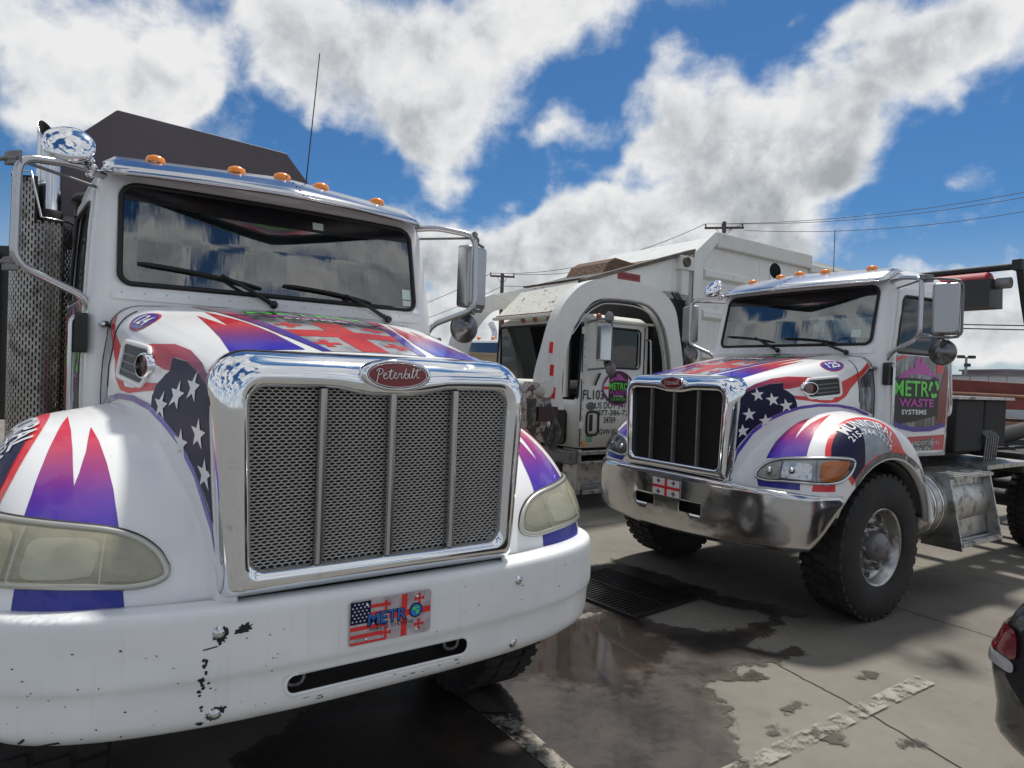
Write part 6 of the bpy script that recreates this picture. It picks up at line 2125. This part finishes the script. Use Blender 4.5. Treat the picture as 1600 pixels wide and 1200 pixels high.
def wet_sheet(polys, m, parent, x0, x1, y0, y1, step=0.035):
    """thin film over the slab; each vertex knows how far inside the wet area it lies, the material frays the edge"""
    nx_, ny_ = int((x1 - x0) / step) + 1, int((y1 - y0) / step) + 1
    X, Y = np.meshgrid(np.linspace(x0, x1, nx_), np.linspace(y0, y1, ny_), indexing='ij')
    best = np.full(X.shape, -9.0)
    for poly in polys:
        Q = np.array(poly, float)
        ins = np.zeros(X.shape, bool)
        d2 = np.full(X.shape, 99.0)
        for (ax, ay), (bx, by) in zip(Q, np.roll(Q, -1, axis=0)):
            if ay != by:
                cr_ = ((ay > Y) != (by > Y)) & (X < (bx - ax) * (Y - ay) / (by - ay) + ax)
                ins ^= cr_
            t = np.clip(((X - ax) * (bx - ax) + (Y - ay) * (by - ay)) / ((bx - ax) ** 2 + (by - ay) ** 2 + 1e-9), 0, 1)
            d2 = np.minimum(d2, (X - ax - t * (bx - ax)) ** 2 + (Y - ay - t * (by - ay)) ** 2)
        best = np.maximum(best, np.where(ins, 1, -1) * np.sqrt(d2))
    P = np.stack([X, Y, np.full(X.shape, 0.006)], 2)
    o = MB().grid(P, smooth=False).build('wet_patch', m, parent)
    at = o.data.attributes.new('wet', 'FLOAT', 'POINT')
    at.data.foreach_set('value', best.ravel().astype(np.float32))
    if o.data.polygons[0].normal.z < 0:
        o.data.flip_normals()
    return o


def ragged(poly, it=4, amp=0.16, seed=1):
    rnd = random.Random(seed)
    P = [Vector((p[0], p[1], 0)) for p in poly]
    for k in range(it):
        Q = []
        for i in range(len(P)):
            a, b = P[i], P[(i + 1) % len(P)]
            d = b - a
            n = Vector((-d.y, d.x, 0))
            Q += [a, (a + b) / 2 + n * rnd.uniform(-amp, amp)]
        P = Q
    return [(p.x, p.y) for p in P]


def flat(name, poly, z, m, parent=None):
    V = [(p[0], p[1], z) for p in poly]
    F = [tuple(t) for t in tessellate_polygon([[Vector(v) for v in V]])]
    o = MB().add(V, F, False).build(name, m, parent)
    me = o.data
    if me.polygons and sum(p.normal.z for p in me.polygons) < 0:
        me.flip_normals()
    return o


def build_ground():
    gd = MB().add([(-600, -300, 0), (600, -300, 0), (600, 900, 0), (-600, 900, 0)], [(0, 1, 2, 3)], False).build('ground', ground_mat())
    tag(gd, kind='structure')
    wm = wet_mat()
    w1 = [(.10, 4.95), (.40, 4.75), (.68, 4.86), (.85, 5.02), (1.03, 4.93), (1.14, 4.76), (1.39, 4.64), (1.62, 4.65), (1.92, 4.84), (2.14, 5.02), (2.08, 4.82), (1.80, 4.5), (1.70, 4.36), (1.82, 4.22), (1.70, 4.05), (1.45, 4.02), (1.45, 3.9), (1.19, 3.8), (1.23, 3.68), (1.24, 3.44), (1.19, 3.25), (1.18, 2.99), (1.05, 2.5), (.6, 1.9), (-.6, 1.9), (-1.2, 2.9), (-.6, 4.3)]
    wet_shade_band = [(.66, 6.0), (1.06, 6.37), (1.55, 5.82), (1.91, 5.35), (2.35, 5.12), (2.40, 4.98), (2.05, 4.94), (1.83, 5.10), (1.44, 5.36), (1.10, 5.38), (.72, 4.92), (.40, 4.82), (.2, 5.4)]  # dark wet band; also paints in the shade along the far truck's bumper
    polys = [w1, wet_shade_band]
    for (x, y, a, b) in [(1.61, 3.57, .10, .045), (2.24, 3.98, .12, .05), (1.68, 3.30, .12, .06), (1.50, 3.92, .12, .08), (1.42, 3.30, .08, .06), (2.05, 3.25, .09, .05), (1.9, 4.28, .16, .07)]:
        polys.append(ellipse(x, y, a, b, 14, 0.5))
    wet_sheet(polys, wm, gd, -1.4, 2.7, 1.6, 6.7)
    # unseen sheet on the camera's side, added to tune chrome reflections and bounce light
    ln = flat('unseen_ground_sheet', [(-300, -250), (300, -250), (300, 2.1), (3.4, 2.1), (1.2, 1.5), (-1.6, 1.5), (-300, 1.5)], 0.004, mat('ground_sheet_grey', (0.16, 0.156, 0.147), 0.85, var=(3, 0.3), bump=(120, 0.4, 0.005)))
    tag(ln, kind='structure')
    pm = bpy.data.materials.new('worn_line_paint')
    pm.use_nodes = True
    T = NT(pm.node_tree)
    b = T.n['Principled BSDF']
    tc = T.node('ShaderNodeTexCoord').outputs['Object']
    n = T.noise(tc, 9.0, 9, 0.72)
    T.set(b.inputs['Base Color'], T.ramp(n, [(0.38, L(92, 88, 82)), (0.49, L(146, 142, 130)), (0.7, L(172, 168, 156))]))
    b.inputs['Roughness'].default_value = 0.75
    T.set(b.inputs['Alpha'], T.smooth(n, 0.43, 0.56, 0.0, 0.8))
    flat('painted_line', [(-.10, 3.36), (.21, 2.93), (1.2, 1.55), (1.30, 1.55), (.325, 2.94), (.06, 3.37)], 0.012, pm, gd)
    dm = mat('stained_line', L(72, 68, 64), 0.6, var=(14, 0.4))
    flat('painted_line', [(-.44, 3.82), (-.11, 3.375), (.045, 3.385), (-.30, 3.86)], 0.012, dm, gd)
    flat('painted_line', [(-.6, 1.95), (1.06, 2.985), (2.56, 4.01), (2.62, 3.91), (1.20, 2.965), (-.5, 1.87)], 0.012, pm, gd)
    ck = mat('joint_dark', L(60, 56, 52), 0.9)
    for path in ([(1.74, 4.10), (1.85, 3.86), (1.96, 3.63), (2.12, 3.20), (2.5, 2.2)], [(2.6, 6.2), (3.6, 4.6), (4.4, 3.2)], [(3.2, 7.4), (6.4, 4.4)]):
        rnd = random.Random(len(path))
        pts = cr(path, 8)
        Lp = [(p[0] + rnd.uniform(-.006, .006), p[1]) for p in pts]
        poly = [(x - .005, y) for x, y in Lp] + [(x + .005, y) for x, y in reversed(Lp)]
        flat('slab_joint', poly, 0.0035, ck, gd)
    # drain grate let into the slab
    gr = bpy.data.objects.new('drain_grate', None)
    COL.objects.link(gr)
    tag(gr, 'long black slotted drain grate set in the concrete beside the wet patch', 'drain grate')
    gr.location = (0.95, 5.40, 0.012)
    gr.rotation_euler = (0, 0, R(-50))
    gm = mat('grate_iron', (0.045, 0.043, 0.042), 0.38, 0.6)
    W_, H_ = 0.46, 0.37
    MB().box(-W_, W_, -H_, H_, -0.010, -0.002).build('pit', mat('pit_black', (0.004, 0.004, 0.004), 0.9), gr)
    fr = MB().box(-W_ - .03, W_ + .03, -H_ - .03, -H_, -0.006, 0.018).box(-W_ - .03, W_ + .03, H_, H_ + .03, -0.006, 0.018).box(-W_ - .03, -W_, -H_, H_, -0.006, 0.018).box(W_, W_ + .03, -H_, H_, -0.006, 0.018)
    fr.build('frame', gm, gr)
    MB().box(-W_, W_, -0.015, 0.015, 0.0, 0.019).build('middle_rib', gm, gr)
    k = 0
    me = None
    while k < 23:
        x = -W_ + 0.02 + k * 0.04
        for y0, y1 in ((-H_, -0.015), (0.015, H_)):
            if me is None:
                o = MB().box(-0.009, 0.009, 0, H_ - 0.015, 0.0, 0.016).build('bar', gm, gr)
                me = o.data
            else:
                o = new_obj('bar', me, gr)
            o.location = (x, y0, 0)
        k += 1
    return gd


# ================================================================ things around the yard
def utility_pole(x, y, top, arms, yaw, label):
    root = bpy.data.objects.new('utility_pole', None)
    COL.objects.link(root)
    tag(root, label, 'utility pole', 'wooden utility poles')
    wood = mat('pole_wood', L(96, 88, 82), 0.9, var=(5, 0.3))
    MB().tube([(0, 0, 0), (0, 0, top)], [0.17, 0.12], 12).build('post', wood, root)
    for z, w in arms:
        a = MB().box(-w, w, -0.06, 0.06, z - 0.06, z + 0.06).build('crossarm', wood, root)
        MB().tube([(-w * 0.45, 0.07, z), (0, 0.14, z - 0.55), (w * 0.45, 0.07, z)], 0.02, 6).build('brace', M_DULL, root)
        for q in (-0.95, -0.1, 0.92):
            MB().lathe([(0.03, 0), (0.05, 0.05), (0.03, 0.08), (0.055, 0.12), (0.03, 0.18), (0, 0.19)], (q * w, 0, z + 0.06), 'z', 10).build('insulator', mat('insulator', (0.10, 0.08, 0.075), 0.3), a)
    root.location = (x, y, 0)
    root.rotation_euler = (0, 0, yaw)
    return root


def wire(a, b, sag, label, r=0.018):
    pts = []
    for k in range(25):
        t = k / 24
        p = Vector(a).lerp(Vector(b), t)
        p.z -= sag * 4 * t * (1 - t)
        pts.append(tuple(p))
    o = MB().tube(pts, r, 5).build('power_line', mat('cable_black', (0.03, 0.03, 0.032), 0.6))
    tag(o, label, 'power line', 'overhead power lines')
    return o


def yard():
    utility_pole(-0.93, 45, 8.75, [(8.55, 0.85)], R(6), 'wooden utility pole with one crossarm above the rusty truck canopy')
    utility_pole(12.6, 40, 11.62, [(11.25, 1.15)], R(-12), 'taller wooden utility pole rising behind the refuse truck body')
    p1, p2 = (-0.93, 45), (12.6, 40)
    wire((-1.7, 45, 8.75), (11.5, 40.2, 11.50), 0.9, 'upper power line between the two utility poles')
    wire((-0.2, 45, 8.72), (13.6, 39.8, 11.45), 0.9, 'second power line just below the topmost one between the poles')
    wire((-0.9, 45, 7.9), (12.6, 40, 10.3), 0.8, 'lowest power line strung between the two utility poles')
    wire((11.5, 40.2, 11.50), (34, 33, 14.2), 0.9, 'topmost power line running right from the taller pole')
    wire((12.6, 40.0, 11.50), (34, 33, 13.9), 0.9, 'power line just below the topmost one right of the taller pole')
    wire((13.8, 39.8, 11.10), (34, 33, 13.2), 1.0, 'lowest of three power lines running right from the taller pole')
    wire((-1.7, 45, 8.75), (-16, 50, 4.6), 0.8, 'power line sloping down to the left behind the near cab mirror')
    wire((-0.9, 45, 7.9), (-16, 50, 3.6), 0.8, 'lower power line sloping left behind the near cab mirror')
    wire((20, 52, 7.0), (48, 48, 7.05), 0.1, 'upper of two black cables level above the grey building', 0.05)
    wire((20, 52, 6.75), (48, 48, 6.70), 0.1, 'lower of two black cables level above the grey building', 0.05)
    # floodlight mast
    fl = bpy.data.objects.new('floodlight_mast', None)
    COL.objects.link(fl)
    tag(fl, 'distant twin-headed floodlight mast above the grey building roof', 'light pole')
    MB().tube([(0, 0, 0), (0, 0, 5.0)], [0.14, 0.10], 10).build('mast', M_DULL, fl)
    MB().tube([(-0.5, 0, 4.9), (0.5, 0, 4.9)], 0.05, 8).build('crossbar', M_DULL, fl)
    for x in (-0.5, 0.5):
        MB().box(x - 0.26, x + 0.22, -0.25, 0.2, 4.86, 5.14).build('lamp_head', M_DARK, fl, bevel=0.03)
    MB().box(-0.1, 0.3, -0.2, 0.15, 4.1, 4.4).build('control_box', M_DARK, fl)
    fl.location = (41.6, 60, 0)
    # grey sheet-clad building and the darker roof behind
    bl = bpy.data.objects.new('warehouse', None)
    COL.objects.link(bl)
    tag(bl, 'long low grey sheet-clad warehouse at the right edge behind the red trailers', 'building')
    gm = mat('grey_cladding', L(186, 190, 194), 0.6, var=(0.5, 0.1))
    a, b_ = Vector((31.0, 54.0, 0)), Vector((50.0, 38.0, 0))
    d = (b_ - a).normalized()
    n = Vector((d.y, -d.x, 0))
    nseg = 22
    for k in range(nseg):
        p, q = a.lerp(b_, k / nseg), a.lerp(b_, (k + 1) / nseg)
        q = q - d * 0.03
        zt = 2.95 + 0.02 * k
        MB().hexa([tuple(p), tuple(q), tuple(q - n * 0.25), tuple(p - n * 0.25), tuple(p + Vector((0, 0, zt))), tuple(q + Vector((0, 0, zt))), tuple(q - n * 0.25 + Vector((0, 0, zt))), tuple(p - n * 0.25 + Vector((0, 0, zt)))]).build('wall_panel', gm, bl)
    MB().hexa([tuple(a - n * 0.26), tuple(b_ - n * 0.26), tuple(b_ - n * 12), tuple(a - n * 12)] + [tuple(v + Vector((0, 0, h))) for v, h in ((a - n * 0.26, 2.93), (b_ - n * 0.26, 3.35), (b_ - n * 12, 3.35), (a - n * 12, 2.93))]).build('hall', gm, bl)
    MB().hexa([tuple(a + n * 0.1 + Vector((0, 0, 2.93))), tuple(b_ + n * 0.1 + Vector((0, 0, 3.38))), tuple(b_ - n * 0.3 + Vector((0, 0, 3.38))), tuple(a - n * 0.3 + Vector((0, 0, 2.93))), tuple(a + n * 0.1 + Vector((0, 0, 3.02))), tuple(b_ + n * 0.1 + Vector((0, 0, 3.47))), tuple(b_ - n * 0.3 + Vector((0, 0, 3.47))), tuple(a - n * 0.3 + Vector((0, 0, 3.02)))]).build('eaves', mat('eaves_grey', L(120, 122, 126), 0.6), bl)
    o = MB().box(44, 70, 58, 64, 0, 3.80).box(43.8, 70.2, 57.8, 64.2, 3.80, 3.95).build('factory_hall', mat('hall_mauve', L(110, 100, 106), 0.7))
    tag(o, 'darker mauve-grey hall with flat roof rising behind the grey warehouse', 'building')
    # tan block wall and a white truck beyond the near cab
    o = MB().box(-1.6, 1.6, 15.4, 15.9, 0, 2.22).box(-1.62, 1.62, 15.38, 15.92, 2.22, 2.28).build('block_wall', mat('tan_blocks', L(176, 158, 132), 0.8, var=(2, 0.12)))
    tag(o, 'short tan wall between the near hood and the refuse truck windscreen', 'wall')
    far_truck()
    trailer()
    car()
    sk = MB()
    # line of yard clutter far left behind the stack
    bx = MB().box(-9.5, -5.4, 9.0, 11.5, 0.9, 3.3)
    o = bx.build('dark_container', mat('dark_steel', (0.03, 0.03, 0.032), 0.6, var=(3, 0.3)), None, bevel=0.02)
    tag(o, 'black steel container far left behind the perforated exhaust guard', 'container')
    for k in range(6):
        MB().box(-9.3 + 0.7 * k, -9.2 + 0.7 * k, 8.93, 9.0, 1.0, 3.2).build('side_rib', mat('dark_steel', (0, 0, 0)), o)


def far_truck():
    root = bpy.data.objects.new('parked_truck', None)
    COL.objects.link(root)
    tag(root, 'small distant white truck glimpsed between near mirror and refuse truck', 'truck')
    wp = mat('far_white', (0.62, 0.64, 0.65), 0.4)
    MB().prism([(-0.0, 0.7), (0.0, 1.75), (0.15, 1.95), (1.5, 2.1), (1.5, 0.7)], 0, -0.7, 0.7).build('hood', wp, root, bevel=0.08)
    MB().prism([(1.5, 0.8), (1.5, 2.1), (1.85, 2.75), (3.1, 2.8), (3.1, 0.8)], 0, -0.98, 0.98).build('cab', wp, root, bevel=0.06)
    MB().hexa([(-0.86, 1.48, 2.10), (0.86, 1.48, 2.10), (0.86, 1.52, 2.08), (-0.86, 1.52, 2.08), (-0.82, 1.80, 2.66), (0.82, 1.80, 2.66), (0.82, 1.84, 2.64), (-0.82, 1.84, 2.64)]).build('windscreen', mat('far_glass', (0.03, 0.06, 0.11), 0.05, spec=0.8), root)
    MB().prism([(1.95, 2.05), (2.9, 2.05), (2.9, 2.6), (2.1, 2.6)], 0, 0.975, 0.985).build('door_window', mat('far_glass', (0, 0, 0)), root)
    MB().tube(fillet([(0.95, 3.3, 0.8), (0.95, 3.3, 3.1), (1.15, 3.35, 3.35)], 0.2), 0.09, 12).build('exhaust_stack', M_STEEL, root)
    MB().tube(fillet([(-0.95, 3.3, 0.8), (-0.95, 3.3, 3.1), (-1.15, 3.35, 3.35)], 0.2), 0.09, 12).build('exhaust_stack', M_STEEL, root)
    MB().prism([(3.4, 0.9), (3.4, 2.2), (3.9, 2.75), (7.4, 2.6), (7.4, 0.9)], 0, -1.15, 1.15).build('body', wp, root, bevel=0.05)
    MB().box(-1.1, 1.1, -0.15, 0.05, 0.5, 0.8).build('bumper', M_STEEL, root, bevel=0.03)
    for s in (-1, 1):
        MB().prism([(0.1, 0.75), (0.1, 1.25), (0.5, 1.45), (1.2, 1.4), (1.5, 0.9), (1.45, 0.75)], 0, min(s * 0.7, s * 1.12), max(s * 0.7, s * 1.12)).build('fender', wp, root, bevel=0.05)
        MB().box(min(s * 1.15, s * 1.35), max(s * 1.15, s * 1.35), 1.5, 1.58, 2.0, 2.5).build('mirror', M_BLACK, root)
        wheel(root, 1.08, 0.9, 0.5, 0.5, 0.28, 0.28, True, s)
        wheel(root, 1.12, 5.6, 0.5, 0.5, 0.28, 0.28, False, s)
    for x in (-0.5, 0, 0.5):
        MB().ellipsoid((x, 1.95, 2.80), (0.06, 0.06, 0.05), 8, 6).build('marker_light', M_AMBER, root)
    root.location = (-1.7, 16.8, 0)
    root.rotation_euler = (0, 0, R(-35))


def trailer():
    root = bpy.data.objects.new('flatbed_trailer', None)
    COL.objects.link(root)
    tag(root, 'red low flatbed trailer with tan deck and red-white reflector strip behind truck 125', 'trailer')
    red = mat('trailer_red', L(118, 58, 54), 0.65, var=(3, 0.3))
    tan = mat('trailer_tan', L(150, 116, 98), 0.8, var=(2.5, 0.25))
    MB().box(-7, 7, -1.2, 1.2, 1.40, 1.62).build('deck', tan, root, bevel=0.02)
    MB().box(-7, 7, -1.24, -1.20, 1.42, 1.66).build('side_rail', red, root)
    MB().box(-7, 7, -1.18, 1.18, 0.95, 1.12).build('lower_rail', tan, root)
    MB().box(-7, 7, -1.22, -1.16, 0.80, 0.93).build('bumper_rail', red, root)
    for k in range(24):
        MB().box(-6.9 + 0.58 * k, -6.9 + 0.58 * k + 0.28, -1.226, -1.222, 0.835, 0.895).build('reflector', V_WHITE, root)
    MB().box(-7, 7, -0.5, 0.5, 0.6, 0.95).build('chassis', M_DARK, root)
    eq = MB().prism([(-5.6, 1.62), (-5.6, 2.02), (-4.2, 2.10), (-2.0, 2.02), (-1.0, 1.72), (0.5, 1.66), (0.5, 1.62)], 1, -0.9, 0.9).build('folded_ramp', red, root, bevel=0.03)
    MB().tube(fillet([(-1.6, -0.95, 1.62), (-1.6, -0.95, 2.05), (-0.9, -0.95, 1.95), (-0.5, -0.95, 1.64)], 0.12), 0.03, 8).build('guard_hoop', M_DULL, root)
    MB().tube([(-5.6, -1.0, 1.78), (-1.6, -1.0, 1.70)], 0.04, 8).build('handrail', tan, root)
    for x in (3.2, 4.4):
        for y in (-0.95, 0.95):
            w = MB().lathe([(0.0, -0.13), (0.24, -0.13), (0.26, -0.14), (0.46, -0.13), (0.48, -0.08), (0.48, 0.08), (0.46, 0.13), (0.0, 0.13)], (x, y, 0.48), 'y', 24).build('wheel', M_TYRE, root)
    MB().box(-6.6, -6.3, -0.9, -0.7, 0, 0.95).build('landing_leg', M_DARK, root)
    MB().box(-6.6, -6.3, 0.7, 0.9, 0, 0.95).build('landing_leg', M_DARK, root)
    root.location = (14.2, 15.4, 0)
    root.rotation_euler = (0, 0, R(-22))


def car():
    """dark hatchback whose rear corner enters the frame at the right"""
    root = bpy.data.objects.new('parked_car', None)
    COL.objects.link(root)
    tag(root, 'dark grey car cut off by the right edge, only its rear corner and lamp showing', 'car')
    paint = mat('car_grey', (0.020, 0.023, 0.028), 0.28, 0.3, coat=0.8)
    # sections along the length (x forward), each a half outline (y, z)
    st = []
    for x, zb, zs, zr, wb, ws, wr in [(-2.26, 0.42, 0.66, 0.90, 0.60, 0.70, 0.62), (-2.22, 0.30, 0.70, 0.98, 0.78, 0.82, 0.66), (-2.08, 0.24, 0.74, 1.06, 0.86, 0.88, 0.70), (-1.85, 0.22, 0.80, 1.22, 0.89, 0.90, 0.70), (-1.45, 0.21, 0.86, 1.40, 0.90, 0.915, 0.66), (-0.9, 0.21, 0.88, 1.47, 0.90, 0.92, 0.64), (0.0, 0.21, 0.89, 1.47, 0.90, 0.92, 0.64), (0.55, 0.21, 0.89, 1.36, 0.90, 0.92, 0.66), (1.10, 0.21, 0.90, 1.00, 0.90, 0.91, 0.74), (1.7, 0.22, 0.84, 0.90, 0.89, 0.89, 0.72), (2.15, 0.26, 0.70, 0.78, 0.82, 0.80, 0.60), (2.30, 0.36, 0.60, 0.66, 0.60, 0.60, 0.45)]:
        half = [(0.0, zb), (wb * 0.6, zb), (wb * 0.97, zb + 0.06), (wb * 1.0, zb + (zs - zb) * 0.45), (ws, zs - 0.04), (ws * 0.965, zs + 0.02), (wr + (ws - wr) * 0.40, zs + (zr - zs) * 0.55), (wr, zr - 0.06), (wr * 0.80, zr - 0.01), (0.0, zr + 0.015)]
        h = cr(half, 3)
        st.append([(x, y, z) for y, z in h] + [(x, -y, z) for y, z in h[-2:0:-1]])
    P = np.array(st)
    Q = np.array([cr(P[:, j], 4) for j in range(P.shape[1])]).transpose(1, 0, 2)
    m = MB().grid(Q, closed_v=True)
    nn = Q.shape[1]
    m.add(Q[0], [tuple(range(nn))], True).add(Q[-1], [tuple(range(nn))], True)
    body = m.build('body', paint, root)
    bv = bvh_of([body])
    gl = mat('car_glass', (0.010, 0.012, 0.014), 0.06)
    lay('rear_window', [rrect(-0.52, 0.52, 1.02, 1.34, 0.06)], (0, 0, 0), Vector((0, -1, 0)), Vector((0, 0, 1)), Vector((-1, 0, 0)), bv, gl, body, 0.006, 0.06, reach=4)
    for s in (-1, 1):
        lay('side_window', [[(-1.4 * s, 0.96), (0.55 * s, 0.96), (0.35 * s, 1.28), (-0.2 * s, 1.38), (-1.0 * s, 1.36)]], (0, 0, 0), Vector((s, 0, 0)), Vector((0, 0, 1)), Vector((0, -s, 0)), bv, gl, body, 0.006, 0.08, reach=4)
        nn_ = Vector((-0.80, s * 0.60, 0)).normalized()
        e1, e2, n3 = frame_of(nn_)
        c = Vector((-2.15, s * 0.76, 0.0))
        tl = lay('tail_light', [rrect(-0.15, 0.16, 0.70, 0.82, 0.03)], c, e1, e2, n3, bv, mat('tail_red', L(120, 20, 34), 0.15, coat=1.0), body, 0.012, 0.04, reach=2)
        lay('reverse_lens', [rrect(-0.14, 0.15, 0.645, 0.695, 0.02)], c, e1, e2, n3, bv, mat('tail_clear', (0.45, 0.45, 0.46), 0.2, coat=1.0), tl, 0.010, 0.04, reach=2)
        for x in (-1.38, 1.42):
            w = MB().lathe([(0.0, s * 0.02), (0.20, s * 0.02), (0.215, s * 0.03), (0.225, s * 0.0), (0.31, s * 0.012), (0.325, s * -0.02), (0.325, s * -0.19), (0.2, s * -0.2)], (x, s * 0.90, 0.325), 'y', 32).build('wheel', M_TYRE, root)
            MB().lathe([(0.0, s * 0.03), (0.06, s * 0.03), (0.19, s * 0.022), (0.2, s * 0.024)], (x, s * 0.90, 0.325), 'y', 20).build('hub_cap', M_ALU, w)
    MB().box(-2.28, -2.20, -0.26, 0.26, 0.55, 0.67).build('number_plate', mat('plate_plain', (0.35, 0.35, 0.36), 0.5), root)
    root.location = (4.36, 2.14, 0)
    root.rotation_euler = (0, 0, R(5))

# ================================================================ scene
GA = dict(number='124', hero=True, hazed=True, length=6.6, axles=(4.9,))
GB = dict(number='125', hero=False, hazed=False, length=7.6, axles=(5.3, 6.65))


def truck(name, label, loc, yaw, P):
    root = bpy.data.objects.new(name, None)
    COL.objects.link(root)
    tag(root, label, 'truck', 'patriotic wrapped trucks')
    hood = build_hood(root)
    fl, fr = build_fender(root, 1), build_fender(root, -1)
    build_grille(root, P)
    (build_bumper_white if P['hero'] else build_bumper_steel)(root)
    cab, cbv = build_cab(root, P)
    build_mirrors(root, P)
    build_stack(root)
    build_chassis(root, P)
    for s, f in ((1, fl), (-1, fr)):
        build_headlight(root, bvh_of([f]), s, P)
    P['bv'] = {'hood': bvh_of([hood]), 'fl': bvh_of([fl]), 'fr': bvh_of([fr]), 'cab': cbv}
    P['parts'] = dict(hood=hood, fl=fl, fr=fr, cab=cab)
    decals(root, P)
    root.location = (loc[0], loc[1], 0)
    root.rotation_euler = (0, 0, yaw)
    return root


TA = truck('roll_off_truck', 'white flag-wrapped truck with white bumper and chrome mesh grille, nearest', (-0.4171, 2.3152), 0.59329, GA)
TB = truck('roll_off_truck', 'white flag-wrapped truck numbered 125 with dented steel bumper', (1.3189, 5.3067), -0.99557, GB)

hoist(TB, GB)
MB().tube([(0.255, 2.05, 2.80), (0.26, 2.06, 2.98), (0.318, 2.06, 3.78)], [0.010, 0.004, 0.003], 6).build('aerial', M_BLACK, TA)
container_a()
TC = refuse_truck()
build_ground()
yard()
bpy.context.view_layer.update()
